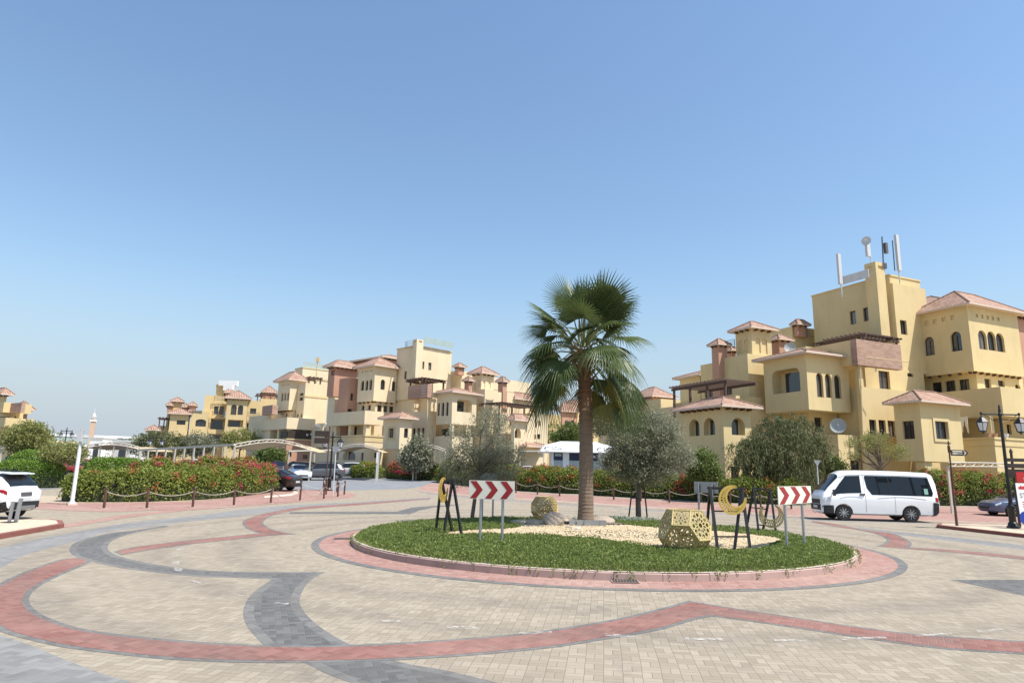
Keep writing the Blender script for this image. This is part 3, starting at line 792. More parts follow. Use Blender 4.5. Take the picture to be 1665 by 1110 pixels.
def railing(B, k, a, b, D, hgt=0.9, along='v', mat='darkgrey', bars=4, name='railing'):
    D *= B.ks; hgt *= B.ks
    P = W(*k(*a), D); d = B.v if along == 'v' else B.u
    q = ray(*k(*b)); t = -cross2(P, q) / cross2(d, q); t = t if 0.3 < t < 40 else 3.0
    mb = MB()
    for i in range(bars): mb.box(P - UP * (hgt * i / bars), d * t, Vector((-d.y, d.x, 0)) * .04, UP * .045)
    for i in range(int(t / 1.2) + 2): mb.box(P + d * min(t, 1.2 * i) - UP * hgt, d * .05, Vector((-d.y, d.x, 0)) * .05, UP * (hgt + .05))
    mb.build(name, M[mat], B.root)
def lamp_bar(B, k, pts, D, name='drain_pipe', rad=.05):
    mb = MB(); mb.tube([W(*k(*p), D * B.ks) for p in pts], rad, 6); mb.build(name, M['trim'] if B.mat is not M['ochre'] else B.mat, B.root)
def chimney(B, k, c, yb, xl, xr, D, mat='pink', rise=.5, over=.28, holes=True):
    m = mass(B, k, c, yb, xl=xl, xr=xr, D=D, mat=mat, name='chimney'); hip(B, m, over, rise, brackets=True, th=.1)
    return m
def crop(x0, y0, s): return lambda x, y: (x0 + x / s, y0 + y / s)
c1, c2, c3, c4, c5 = crop(0, 600, 4.268), crop(230, 580, 5.552), crop(420, 540, 4.625), crop(630, 540, 4.623), crop(840, 600, 4.27)
c6, c7, c8, c9 = crop(1080, 500, 3.7), crop(1280, 370, 3.582), crop(1440, 440, 3.265), crop(1330, 640, 7.4)
cI = lambda x, y: (x, y)

# ============ E: the ochre block on the right
KE = 1.12
def WE(x, y, D): return W(x, y, D * KE)
E = Building('apartment_building', 'ochre yellow apartment block with tall antenna tower and red tiled roofs beside the white minibus', 'apartment building', (30, 52, 0), -24.0, M['ochre'], ks=KE)
# tall stair tower
tw = mass(E, c7, (590, 280), 700, xl=135, xr=768, D=52.5, hl=[('w', 365, 485, 400, 563), ('w', 443, 465, 475, 545)], cap=True)
mass(E, c7, (613, 322), 834, xl=600, xr=800, D=51.6, L=1.2, hr=[('w', 660, 540, 697, 622)])
pl = mass(E, c7, (512, 196), 640, xl=446, xr=562, D=51.3, hl=[('q', 462, 228, 496, 255)], hr=[('q', 530, 222, 556, 245)], cap=False)
mass(E, c7, (590, 300), None, xl=140, xr=768, D=52.9)
# main block with the arched windows
mm = mass(E, c8, (430, 186), 530, xl=165, xr=690, D=49.5,
          hl=[('a', 205, 350, 258, 450), ('a', 345, 322, 403, 427)] + [('q', x, y, x + 21, y + 23) for x, y in ((206, 267), (250, 258), (297, 247), (344, 236))],
          hr=[('a', 493, 317, 537, 417), ('a', 542, 323, 585, 423), ('a', 588, 332, 630, 430)] + [('q', x, y, x + 13, y + 19) for x, y in ((478, 229), (506, 234), (535, 239), (563, 243), (591, 247))])
hip(E, mm, .55, 1.75, brackets=False)
bracket_row(E, mm)
mass(E, c8, (478, 528), None, xl=185, xr=720, D=50.2, hl=[('w', 247, 592, 298, 652), ('w', 317, 583, 370, 643), ('w', 390, 576, 445, 637)], hr=[('w', 527, 573, 560, 622), ('w', 598, 582, 632, 615), ('a', 688, 602, 715, 625)])
bk = mass(E, c8, (330, 175), 330, xl=175, xr=470, D=57, mat='pink', L=9, Rr=9); hip(E, bk, .6, 2.0)
pk = mass(E, c8, (658, 240), None, D=55, L=9, Rr=10, mat='pink'); hip(E, pk, .6, 2.0)
# terrace, loggia and ground floor at the right
tr = mass(E, c8, (608, 615), 768, D=46.8, L=12, Rr=12)
mass(E, c8, (608, 790), None, D=49.5, L=12, Rr=12, hl=[('d', 440, 790, 475, 872), ('d', 520, 790, 555, 872)], hr=[('w', 645, 815, 668, 868), ('w', 560, 812, 590, 868)])
gf = mass(E, c8, (575, 893), None, D=46.8, L=12, Rr=12, band=[(0.0, .12, .16), (.5, .05, .5)])
Pc = WE(*c8(575, 880), 46.8)
for i in (0.3, 5.0):
    b_ = MB(); b_.box(Vector((Pc.x, Pc.y, gf.z1)) + E.u * i + E.v * .3, E.u * .4, E.v * .4, UP * (tr.z0 - gf.z1)); b_.build('column', E.mat, E.root)
b_ = MB(); ca, cb = WE(*c8(383, 778), 49.2), WE(*c8(432, 772), 48.2); nn = Vector((0.4, -0.9, 0)) * .07
for i in range(14):                              # the white curtain in the loggia, gathered to one side
    p, q = ca.lerp(cb, i / 14) + nn * (i % 2), ca.lerp(cb, (i + 1) / 14) + nn * ((i + 1) % 2)
    g0, g1 = 0.15 + .85 * abs(math.sin(i * .27 + .9)), 0.15 + .85 * abs(math.sin((i + 1) * .27 + .9))
    b_.face([p, q, q - UP * 1.45 * g1, p - UP * 1.45 * g0])
b_.build('curtain', M['white'], E.root)
for x, y in ((582, 862), (640, 866), (545, 866)):   # potted flowers on the balcony parapet
    pb = MB(); pp = WE(*c8(x, y + 10), 47.1); pb.lathe([(.12, 0), (.18, .3)], Vector((pp.x, pp.y, gf.z1 + .16)), 10); pb.build('flower_pot', M['white'] if x == 640 else M['pink'], E.root)
# small bay with a hipped roof in front
sb = mass(E, c8, (178, 700), 1010, xl=40, xr=388, D=45.0, hl=[('w', 92, 797, 152, 893)], hr=[('f', 262, 800, 330, 893)]); hip(E, sb, .5, .85, brackets=False)
mass(E, c8, (205, 1012), None, xl=180, xr=245, D=45.2, name='column', L=.7)
mass(E, c8, (212, 1012), None, D=48.5, L=6, Rr=6)
# wall with three windows, balcony parapet, brick box
mass(E, c7, (442, 926), None, xl=418, xr=825, D=47.6, L=2.5, hr=[('w', 480, 1118, 520, 1210), ('w', 535, 1120, 575, 1213), ('w', 588, 1124, 630, 1216)])
mass(E, c7, (450, 800), 945, D=49.8, L=4, Rr=7.6, hr=[('d', 535, 835, 598, 940), ('w', 700, 848, 735, 868)])
bx = mass(E, c7, (400, 647), 797, xl=366, xr=656, D=46.6, mat='brick', name='balcony_box')
mass(E, c7, (366, 655), 800, xl=180, xr=372, D=47.15, L=7, name='balcony_parapet', Rr=2.0)
mass(E, c7, (412, 800), None, xl=392, xr=436, D=47.2, name='column')
lamp_bar(E, c7, [(424, 800), (432, 1000), (436, 1110), (445, 1300)], 46.9, rad=.06)
lamp_bar(E, c7, [(455, 790), (455, 752), (690, 780), (710, 780)], 46.3, rad=.035)
pergola(E, c7, (430, 640), (640, 648), 49.0, 4.0, 1.0, posts=3)
pergola(E, c7, (440, 632), (230, 662), 48.6, 3.0, .6, posts=3, along='u')
# mid block with the rounded loggia and three tall arches
mb_ = mass(E, c6, (850, 280), 612, xl=593, xr=1098, D=46.6, hl=[('r', 650, 370, 817, 512)],
           hr=[('a', 917, 393, 956, 538), ('a', 970, 398, 1007, 541), ('a', 1025, 405, 1064, 546)]); hip(E, mb_, .6, 0.75, brackets=False)
mass(E, c6, (868, 612), None, D=48.6, L=5, Rr=8, hr=[('w', 905, 660, 950, 745)])
mass(E, cI, (1362, 706), None, D=46.9, L=6, Rr=6.5, xl=None, hr=[('d', 1384, 748, 1400, 775)])
# left block with arched loggias
lb = mass(E, c6, (352, 600), None, xl=105, xr=518, D=44.5, hl=[('A', 150, 670, 212, 772), ('A', 237, 662, 305, 766)],
          hr=[('A', 405, 662, 485, 766), ('d', 402, 955, 450, 1035), ('d', 470, 955, 503, 1030)]); hip(E, lb, .6, .75)
mass(E, c6, (108, 588), None, xl=30, D=51.5, L=8, Rr=6)
mass(E, c6, (520, 535), None, D=50.5, L=8, Rr=8)
s2 = mass(E, c6, (500, 276), None, xl=340, xr=640, D=51.0, hl=[('w', 368, 460, 408, 523)])
mass(E, c6, (343, 322), None, xl=217, D=54.5, hl=[('w', 243, 480, 293, 540)], Rr=6)
s3 = mass(E, c6, (215, 412), None, xl=93, D=58, Rr=5); hip(E, s3, .5, .6, brackets=False)
lt = mass(E, c6, (523, 128), 300, xl=427, xr=640, D=51.8, hl=[('n', 447, 196, 472, 275), ('n', 481, 189, 508, 268)], hr=[('n', 550, 182, 580, 272), ('n', 588, 187, 620, 278)]); hip(E, lt, .45, .75)
ch = chimney(E, c6, (325, 226), 560, 284, 378, 53.2, rise=.55)
chimney(E, c6, (690, 195), 300, 645, 757, 54.5, rise=.5)
mass(E, c6, (768, 112), 330, xl=640, xr=935, D=60)
chimney(E, c6, (800, 104), 170, 779, 858, 59.6, rise=.5)
railing(E, c6, (858, 125), (937, 133), 59.8, .9)
mass(E, c6, (850, 232), 330, D=57, L=9, Rr=9)
chimney(E, c6, (405, 262), 330, 380, 430, 56, rise=.4)
railing(E, c6, (425, 192), (380, 202), 56.0, .8, along='u')
pergola(E, c6, (362, 452), (55, 492), 46.4, 2.6, 2.1, posts=4, along='u')
mass(E, c6, (430, 528), 545, D=46.2, xl=50, Rr=.4, name='balcony_parapet')
# satellite dishes
M['dishgrey'] = simple('grey_dish_paint', (0.36, 0.38, 0.36), 0.6, var=.05)
def dish(B, P, r, d, mat='lightgrey'):
    b = MB(); d = d.normalized(); a = d.orthogonal().normalized(); e = d.cross(a); prev = None
    for i in range(6):
        rr = r * (i + .001) / 5; z = 0.25 * (rr / r) ** 2 * r
        cur = [P + d * z + (a * math.cos(t) + e * math.sin(t)) * rr for t in [2 * math.pi * j / 24 for j in range(24)]]
        if prev:
            for j in range(24): b.face([prev[j], prev[(j + 1) % 24], cur[(j + 1) % 24], cur[j]])
        prev = cur
    b.tube([P - d * .02, P - d * .35], .05, 6); b.tube([P + d * .02 - UP * r * .9, P + d * r * .9], .02, 5); b.cbox(P + d * r * .9 - UP * .05, .1, .1, .1)
    b.build('satellite_dish', M[mat], B.root, smooth=True)
dish(E, WE(1363, 692, 46.0), .58, Vector((-.5, -.85, .1)), 'dishgrey')
dish(E, WE(*c6(757, 243), 52), .5, Vector((-.3, -.9, .2)), 'dishgrey')
# rooftop aerials on the tower
for (x, y0, y1, w) in ((1363, 413, 462, .36), (1457, 382, 440, .36)):
    b = MB(); P, Q = WE(x + 2, y1, 52), WE(x, y0, 52); b.cbox(Vector((Q.x, Q.y, P.z)), w, .22, Q.z - P.z, .4)
    b.tube([P + Vector((.25, .2, -1.2)), P + Vector((.25, .2, 1.6))], .06, 8); b.bar(P + Vector((.25, .2, .4)), P + Vector((0, 0, .4)), .06); b.bar(P + Vector((.25, .2, 1.3)), P + Vector((0, 0, 1.3)), .06)
    b.build('panel_antenna', M['lightgrey'], E.root)
b = MB(); P = WE(1417, 428, 51.8); Q = WE(1412, 388, 51.8)
b.tube([P, Q], .05, 8); b.cbox(WE(1412, 417, 51.8), .42, .25, 1.3, .4); b.build('antenna_mast', M['lightgrey'], E.root)
dish(E, WE(1409, 392, 51.7), .42, Vector((-.7, -.7, 0)))
b = MB()
b.tube([WE(1437, 440, 51.8), WE(1434, 385, 51.8)], .06, 8); b.cbox(WE(1441, 412, 51.8), .3, .25, 1.0, .4)
b.tube([WE(1455, 440, 51.9), WE(1451, 391, 51.9)], .05, 8); b.cbox(WE(1437, 437, 51.8), .4, .4, .5); b.build('antenna_mast', M['darkgrey'], E.root)
b = MB(); P = WE(1372, 462, 52.6); 
b.box(P - E.u * 2.6, E.u * .001 + E.v * .04, E.u * 2.6, UP * .75)
for i in range(4): b.box(P - E.u * (.86 * i) - E.v * .03, E.u * .06, E.v * .06, UP * .8)
b.build('roof_screen', M['lightgrey'], E.root)

# ============ D: cream block left of the palm (same type of building, turned)
Dd = Building('apartment_building', 'cream apartment block behind the grey olive tree with brown brick balcony and square stair tower', 'apartment building', (-20, 85, 0), -46.0, M['cream'])
tD = mass(Dd, c4, (222, 105), 500, xl=75, xr=485, D=80, hl=[('w', 125, 293, 143, 352)], hr=[('w', 262, 220, 277, 277), ('w', 307, 228, 330, 285)], cap=True)
mass(Dd, c4, (222, 50), 365, xl=196, xr=272, D=79.3, hl=[('q', 200, 64, 214, 76)], hr=[('q', 236, 64, 260, 78)])
mass(Dd, c4, (222, 130), None, xl=80, xr=480, D=80.4)
rb_ = MB(); P = W(*c4(275, 78), 80.2)
for i in range(3): rb_.box(P + Dd.v * (1.6 * i), Dd.v * 1.55, Dd.u * .03, UP * .75)
rb_.build('roof_screen', M['tealgrey'], Dd.root)
railing(Dd, c4, (195, 62), (138, 68), 79.9, .9, along='u', mat='steel')
mass(Dd, c4, (303, 388), 490, xl=157, xr=345, D=75.6, mat='brick', name='balcony_box')
mass(Dd, c4, (345, 386), 490, D=76.0, xl=330, xr=392, name='balcony_parapet')
pergola(Dd, c4, (275, 362), (425, 375), 77.0, 3.0, 1.2, posts=2); pergola(Dd, c4, (275, 360), (170, 372), 77.0, 2.5, 1.0, posts=2, along='u')
mass(Dd, c4, (330, 495), None, D=79.5, L=7, Rr=6, hl=[('d', 195, 505, 232, 585)])
mass(Dd, c4, (305, 590), None, xl=130, xr=372, D=76.6, hl=[('w', 187, 722, 208, 797), ('w', 222, 720, 243, 797), ('w', 255, 718, 277, 797)], hr=[('q', 315, 705, 340, 860)])
mass(Dd, c4, (312, 495), 590, xl=296, xr=322, D=76.2, name='column')
lamp_bar(Dd, c4, [(301, 495), (299, 950)], 75.9, rad=.07)
md = mass(Dd, c4, (490, 455), 688, xl=375, xr=672, D=74.5, hl=[('a', 375, 530, 392, 628), ('a', 405, 526, 426, 628), ('a', 438, 523, 458, 627)], hr=[('r', 523, 505, 635, 600)]); hip(Dd, md, .6, .6, brackets=False)
mass(Dd, c4, (500, 688), None, D=77.0, L=6, Rr=8, hl=[('w', 405, 725, 465, 778)])
mass(Dd, c4, (487, 778), None, xl=350, xr=640, D=74.8)
mass(Dd, c4, (487, 690), 780, xl=468, xr=502, D=74.7, name='column')
sD = mass(Dd, c4, (97, 650), 878, xl=-24, xr=186, D=74.0, hl=[('f', 10, 722, 48, 793)], hr=[('w', 125, 722, 155, 793)]); hip(Dd, sD, .55, .7, brackets=False)
mass(Dd, c4, (95, 880), None, xl=72, xr=112, D=74.2, name='column')
mass(Dd, c4, (95, 880), None, D=78, L=7, Rr=6)
mass(Dd, c4, (360, 860), None, D=76.2, L=3, Rr=5, hl=[('d', 355, 918, 385, 975)])
# M2: arches and hipped roof
m2 = mass(Dd, c3, (880, 256), 515, xl=757, xr=1045, D=80, hl=[('a', 770, 362, 795, 438), ('a', 804, 358, 826, 436), ('a', 833, 352, 855, 433)] + [('q', x, y, x + 9, y + 15) for x, y in ((779, 292), (797, 289), (815, 286), (834, 283), (852, 280))],
          hr=[('a', 920, 355, 953, 432), ('a', 1005, 367, 1040, 443)]); hip(Dd, m2, .6, 1.35, brackets=False); bracket_row(Dd, m2)
mass(Dd, c3, (883, 513), None, xl=735, xr=1060, D=80.7, hl=[('w', 775, 552, 797, 587), ('w', 823, 547, 845, 585)], hr=[('w', 895, 547, 928, 597), ('w', 942, 552, 972, 600), ('w', 985, 557, 1017, 603)])
b2 = mass(Dd, c3, (935, 192), 300, xl=850, xr=1050, D=90, L=8, Rr=8, mat='pink'); hip(Dd, b2, .6, 1.2)
tD2 = mass(Dd, c3, (803, 588), 690, xl=527, xr=945, D=77, name='terrace_wall')
mass(Dd, c3, (803, 700), None, D=80.3, L=14, Rr=9, hl=[('d', 700, 705, 740, 775), ('d', 590, 705, 620, 775), ('d', 640, 705, 680, 775)], hr=[('w', 880, 728, 918, 775), ('w', 930, 728, 945, 775), ('w', 815, 725, 830, 770)])
gD = mass(Dd, c3, (803, 782), None, xl=527, xr=945, D=77.2, band=[(0.0, .12, .18), (.6, .05, .55)], hl=[('A', 637, 890, 730, 960), ('A', 580, 895, 607, 960), ('d', 770, 905, 800, 978)], hr=[('w', 872, 905, 915, 945)])
for i in (0.2, 3.4, 6.6, 9.8):
    b_ = MB(); b_.box(Vector((gD.P.x, gD.P.y, gD.z1 + .18)) + Dd.u * i + Dd.v * .2, Dd.u * .55, Dd.v * .5, UP * (tD2.z0 - gD.z1 - .182)); b_.build('column', Dd.mat, Dd.root)
# pink wing
pD = mass(Dd, c3, (578, 262), 480, xl=530, xr=745, D=85, mat='pink', hl=[('w', 548, 285, 560, 325), ('w', 563, 283, 577, 322)]); hip(Dd, pD, .6, .95)
mass(Dd, c3, (578, 470), None, xl=527, xr=700, D=85.3)
mass(Dd, c3, (685, 340), None, xl=612, xr=800, D=82.5, mat='pink', hr=[('a', 693, 455, 715, 513), ('w', 650, 575, 705, 600)])
# lantern turret and stepped blocks at the right
lD = mass(Dd, c4, (708, 312), 430, xl=638, xr=800, D=79, hl=[('n', 650, 355, 665, 420), ('n', 680, 352, 697, 418)], hr=[('n', 718, 362, 735, 420), ('n', 760, 365, 776, 425)]); hip(Dd, lD, .5, .9)
mass(Dd, c4, (733, 425), None, xl=640, xr=955, D=78)
mass(Dd, c4, (555, 288), 430, xl=450, xr=640, D=84)
chimney(Dd, c4, (535, 262), 318, 508, 578, 83, rise=.5); chimney(Dd, c4, (612, 368), 430, 580, 637, 77.8, rise=.5)
chimney(Dd, c4, (868, 375), 445, 832, 898, 77.0, rise=.6); mass(Dd, c4, (868, 445), 610, xl=858, xr=900, D=76.9, mat='pink', name='chimney')
mass(Dd, c4, (800, 340), 430, D=84, L=5, Rr=7); railing(Dd, c4, (800, 320), (890, 345), 84, .9, mat='steel')
railing(Dd, c4, (505, 293), (450, 305), 83.6, .8, along='u', mat='steel')
u3 = mass(Dd, c4, (955, 505), None, xl=940, xr=1085, D=82); hip(Dd, u3, .5, .8, brackets=False)
pergola(Dd, c4, (845, 545), (1120, 590), 76.0, 3.0, 2.2, posts=4); 
mass(Dd, c4, (850, 606), None, xl=800, xr=1095, D=76.5, hr=[('w', 890, 560, 925, 606)])
l3 = mass(Dd, c4, (955, 665), None, xl=930, xr=1040, D=75.5, hr=[('A', 957, 722, 1003, 795)]); hip(Dd, l3, .5, .7, brackets=False)
mass(Dd, c4, (1035, 645), None, D=77, L=5, xr=1105); chimney(Dd, c4, (1105, 556), 600, 1075, 1140, 82, rise=.7)
mass(Dd, c4, (1095, 605), None, D=82, L=6, xr=1205, hr=[('w', 1105, 768, 1118, 803), ('w', 1127, 765, 1150, 803), ('w', 1133, 665, 1150, 705)])
mg = mass(Dd, c4, (1045, 862), None, D=76, L=3, xr=1180); hip(Dd, mg, .6, .7, brackets=False)

# ============ C: next cream block, in the middle distance
Cc = Building('apartment_building', 'cream apartment block under the roof mast with white garden canopies on its terrace', 'apartment building', (-36, 95, 0), -42.0, M['cream'])
cm = mass(Cc, c3, (245, 362), 583, xl=155, xr=345, D=90, hl=[('a', 172, 455, 187, 517), ('a', 194, 452, 208, 513), ('a', 216, 450, 230, 512)] + [('q', x, 392 - (x - 178) * .12, x + 7, 404 - (x - 178) * .12) for x in (178, 192, 206, 220, 232)])
hip(Cc, cm, .6, 1.3, brackets=False); bracket_row(Cc, cm)
mass(Cc, c3, (248, 583), None, xl=140, xr=345, D=90.6, hl=[('w', 172, 612, 186, 640), ('w', 203, 608, 217, 637)])
mass(Cc, c3, (357, 380), None, xl=302, xr=528, D=89, hl=[('w', 310, 457, 337, 513), ('a', 288, 610, 302, 640), ('a', 317, 606, 331, 640)], band=[(1.9, .06, .25)])
tC = mass(Cc, c3, (335, 268), 420, xl=279, xr=545, D=99, cap=True, band=[(1.6, .08, .3)])
rb_ = MB(); P = W(*c3(340, 262), 99.5)
for i in range(5): rb_.box(P + Cc.v * (2.1 * i), Cc.v * 2.0, Cc.u * .03, UP * .8)
rb_.build('roof_screen', M['tealgrey'], Cc.root)
b_ = MB(); b_.tube([W(*c3(432, 385), 93), W(*c3(446, 215), 93)], .08, 8); b_.cbox(W(*c3(446, 222), 93), .5, .3, .6); b_.build('antenna_mast', M['trim'], Cc.root)
pergola(Cc, c3, (385, 350), (470, 358), 91, 2.0, 1.4, posts=3)
mass(Cc, c3, (108, 545), 615, xl=32, xr=150, D=88.5, mat='brick', name='balcony_box')
mass(Cc, c3, (100, 615), None, D=91, L=8, Rr=5)
tC2 = mass(Cc, c3, (218, 638), 725, xl=22, xr=432, D=86.5, name='terrace_wall')
mass(Cc, c3, (218, 730), None, D=89.5, L=13, Rr=16, hl=[('d', 55, 745, 110, 800), ('d', 140, 740, 172, 800)])
gC = mass(Cc, c3, (215, 806), None, xl=18, xr=565, D=86.7, mat='pink', hl=[('A', 35, 895, 90, 950), ('A', 110, 900, 150, 980)], hr=[('w', 335, 922, 370, 950), ('A', 415, 895, 470, 985), ('a', 220, 895, 250, 935)], band=[(0.0, .1, .15)])
for i in (0.2, 3.2, 6.4, 9.6):
    b_ = MB(); b_.box(Vector((gC.P.x, gC.P.y, gC.z1 + .15)) + Cc.u * i + Cc.v * .2, Cc.u * .55, Cc.v * .5, UP * (tC2.z0 - gC.z1 - .152)); b_.build('column', Cc.mat, Cc.root)
def canopy(B, P, d, e, a, b, h, drop=.35):
    """white pyramid garden canopy on four posts"""
    m = MB(); c = P + d * a / 2 + e * b / 2 + UP * (h + .75)
    q = [P + UP * h, P + d * a + UP * h, P + d * a + e * b + UP * h, P + e * b + UP * h]
    for k in range(4):
        m.face([q[k], q[(k + 1) % 4], c]); m.face([q[k], q[(k + 1) % 4], q[(k + 1) % 4] - UP * drop, q[k] - UP * drop])
    for p in q: m.tube([p - UP * h, p], .05, 6)
    m.build('canopy', M['white'], B.root, fix=False)
base = Vector((gC.P.x, gC.P.y, gC.z1 + .15))
for i in (1.0, 5.2, 9.4): canopy(Cc, base + Cc.v * i + Cc.u * .6, Cc.v, Cc.u, 3.9, 3.0, 2.0)
b_ = MB(); b_.box(base + Cc.v * .1 + Cc.u * .02, Cc.v * 11.5, Cc.u * .05, UP * 1.05); b_.box(base + Cc.u * .2, Cc.u * 2.0, Cc.v * .05, UP * 1.0); b_.build('terrace_screen', M['frame'], Cc.root)
b_ = MB()
for i in range(16): b_.box(base + Cc.v * (2.6 + .5 * i + .05 * (i % 3)) - Cc.u * .01 + UP * (.45 + .12 * (i % 3)), Cc.v * .28, Cc.u * .02, UP * .28)
b_.build('terrace_banner', M['lightgrey'], Cc.root)

# ============ B: yellow-cream block further left
Bb = Building('apartment_building', 'pale yellow apartment block with two tall arched windows above the white carport posts', 'apartment building', (-52, 115, 0), -24.0, M['sandy'])
b1 = mass(Bb, c2, (778, 375), None, xl=765, xr=965, D=107, L=4, hr=[('a', 808, 430, 858, 523), ('a', 870, 435, 917, 523), ('o', 778, 568, 918, 632), ('A', 783, 712, 825, 790)] + [('q', x, 380 + (x - 800) * .02, x + 12, 393 + (x - 800) * .02) for x in (815, 840, 865, 890, 915)]); hip(Bb, b1, .5, 1.4)
b2_ = mass(Bb, c2, (575, 345), None, xl=545, xr=772, D=110, L=6, hr=[('w', 655, 445, 692, 518), ('w', 705, 447, 742, 520)]); railing(Bb, c2, (640, 487), (772, 490), 106.8, .9)
b3 = mass(Bb, c2, (450, 485), None, xl=425, xr=615, D=106, L=5, hr=[('s', 488, 562, 583, 628), ('o', 440, 715, 580, 752)])
mass(Bb, c2, (612, 540), None, D=107.5, L=4, xr=770, hr=[('o', 622, 558, 758, 655), ('o', 605, 695, 748, 785)])
b4 = mass(Bb, c2, (262, 515), None, xl=250, xr=432, D=105, L=5, hr=[('w', 318, 572, 397, 612), ('o', 290, 720, 372, 760)]); hip(Bb, b4, .5, .9, brackets=False)
b5 = mass(Bb, c2, (285, 405), 560, xl=265, xr=360, D=110, L=3.0); hip(Bb, b5, .45, .7)
mass(Bb, c2, (235, 490), None, xl=220, xr=345, D=109, L=3)
for c, yb, xl, xr in (((235, 440), 490, 222, 275), ((375, 455), 490, 362, 418), ((435, 440), 490, 420, 488)): chimney(Bb, c2, c, yb, xl, xr, 108.5, rise=.6)
b6 = mass(Bb, c2, (62, 665), None, xl=55, xr=146, D=104, L=4, hr=[('A', 85, 702, 140, 765)]); hip(Bb, b6, .5, .8, brackets=False)
mass(Bb, c2, (160, 620), None, xl=148, xr=255, D=105.5, L=4); pergola(Bb, c2, (165, 560), (250, 565), 105, 2.5, 1.6, posts=3)
b7 = mass(Bb, c2, (965, 392), None, D=109, L=6, xr=1085, hr=[('w', 980, 465, 1035, 515), ('o', 945, 597, 1060, 660), ('o', 965, 692, 1070, 750)]); railing(Bb, c2, (945, 500), (1068, 505), 108.3, .8)
mass(Bb, c2, (1080, 376), None, D=111, L=6, xr=1226); pergola(Bb, c2, (1050, 345), (1225, 345), 111, 3, 1.4, posts=4)
chimney(Bb, c2, (1095, 320), 380, 1080, 1215, 114, rise=1.2)
mass(Bb, c2, (680, 250), 400, xl=668, xr=850, D=116, L=6, cap=True); chimney(Bb, c2, (760, 325), 375, 745, 830, 113, rise=.8)
b_ = MB(); b_.cbox(W(*c2(785, 305), 114), 1.6, .8, 1.0); b_.cbox(W(*c2(785, 262), 116), 3.2, .8, .9); b_.build('air_conditioner', M['white'], Bb.root)
railing(Bb, c2, (660, 350), (750, 352), 110, .9); railing(Bb, c2, (455, 482), (545, 478), 106, .5)
sbp = mass(Bb, c2, (330, 760), None, D=103, L=2, Rr=4)

# ============ A: block cut by the left edge
Aa = Building('apartment_building', 'brown yellow apartment block with pinkish balcony box cut off by the left picture edge', 'apartment building', (-75, 90, 0), -62.0, M['sandy'])
mass(Aa, c1, (152, 232), 300, xl=30, xr=180, D=78, mat='brick', name='balcony_box')
mass(Aa, c1, (30, 228), 298, D=78.5, L=3, Rr=3, name='balcony_parapet')
mass(Aa, c1, (140, 298), None, xl=-60, xr=165, D=79.5, hl=[('w', 95, 325, 112, 352), ('d', -20, 330, 60, 440)], hr=[('w', 147, 330, 160, 375)])
a2 = mass(Aa, c1, (150, 285), None, xl=120, xr=195, D=82, mat='pink'); hip(Aa, a2, .6, 1.0)
mass(Aa, c1, (40, 335), 400, xl=-60, D=76.5, Rr=3, name='balcony_parapet')
a3 = mass(Aa, c1, (25, 180), None, xl=-80, D=84, Rr=.4); hip(Aa, a3, .6, .8)
mass(Aa, c1, (110, 385), None, xl=-60, xr=140, D=77.5, hl=[('o', 0, 430, 50, 460)])

# ============ far buildings seen past the palm
Ff = Building('apartment_building', 'distant row of small yellow blocks with pink wing left of the palm', 'apartment building', (8, 150, 0), -30.0, M['sandy'])
f1 = mass(Ff, c5, (316, 296), None, xl=308, xr=418, D=150, mat='pink', hr=[('a', 335, 352, 360, 402), ('a', 376, 354, 402, 410)]); hip(Ff, f1, .6, 2.0)
mass(Ff, c5, (185, 310), None, xl=178, xr=320, D=158)
f2 = mass(Ff, c5, (385, 265), None, D=160, L=5, xr=460, mat='sandy'); hip(Ff, f2, .6, 2.0)
mass(Ff, c5, (416, 330), None, D=155, L=5, xr=545, hr=[('w', 422, 370, 440, 408), ('w', 530, 378, 548, 412)])
mass(Ff, c5, (530, 320), None, D=157, L=5, xr=700, hr=[('w', 545, 375, 563, 408), ('w', 600, 375, 620, 408), ('w', 640, 350, 660, 380)])
mass(Ff, c5, (570, 258), None, D=165, L=6, xr=650); mass(Ff, c5, (640, 290), None, D=168, L=6, xr=760)
railing(Ff, c5, (535, 298), (640, 300), 156, .9); 
Gg = Building('apartment_building', 'distant pink plaster block with a hipped tile roof behind the right olive tree', 'apartment building', (28, 120, 0), -26.0, M['sandy'])
g1 = mass(Gg, c5, (945, 192), None, L=6, xr=1090, D=110, mat='pink', hr=[('a', 955, 278, 975, 325), ('a', 986, 274, 1006, 320), ('w', 1040, 285, 1058, 335)] + [('q', x, 232, x + 6, 244) for x in (955, 968, 981, 994)]); hip(Gg, g1, .6, 1.9)
mass(Gg, c5, (1000, 205), None, D=106, L=4, Rr=14)
mass(Gg, c5, (848, 235), None, D=114, L=5, xr=945); pergola(Gg, c5, (848, 205), (935, 205), 113, 3, 1.6, posts=3)
mass(Gg, c5, (690, 268), None, D=125, L=6, xr=860, hr=[('w', 720, 300, 745, 335)])
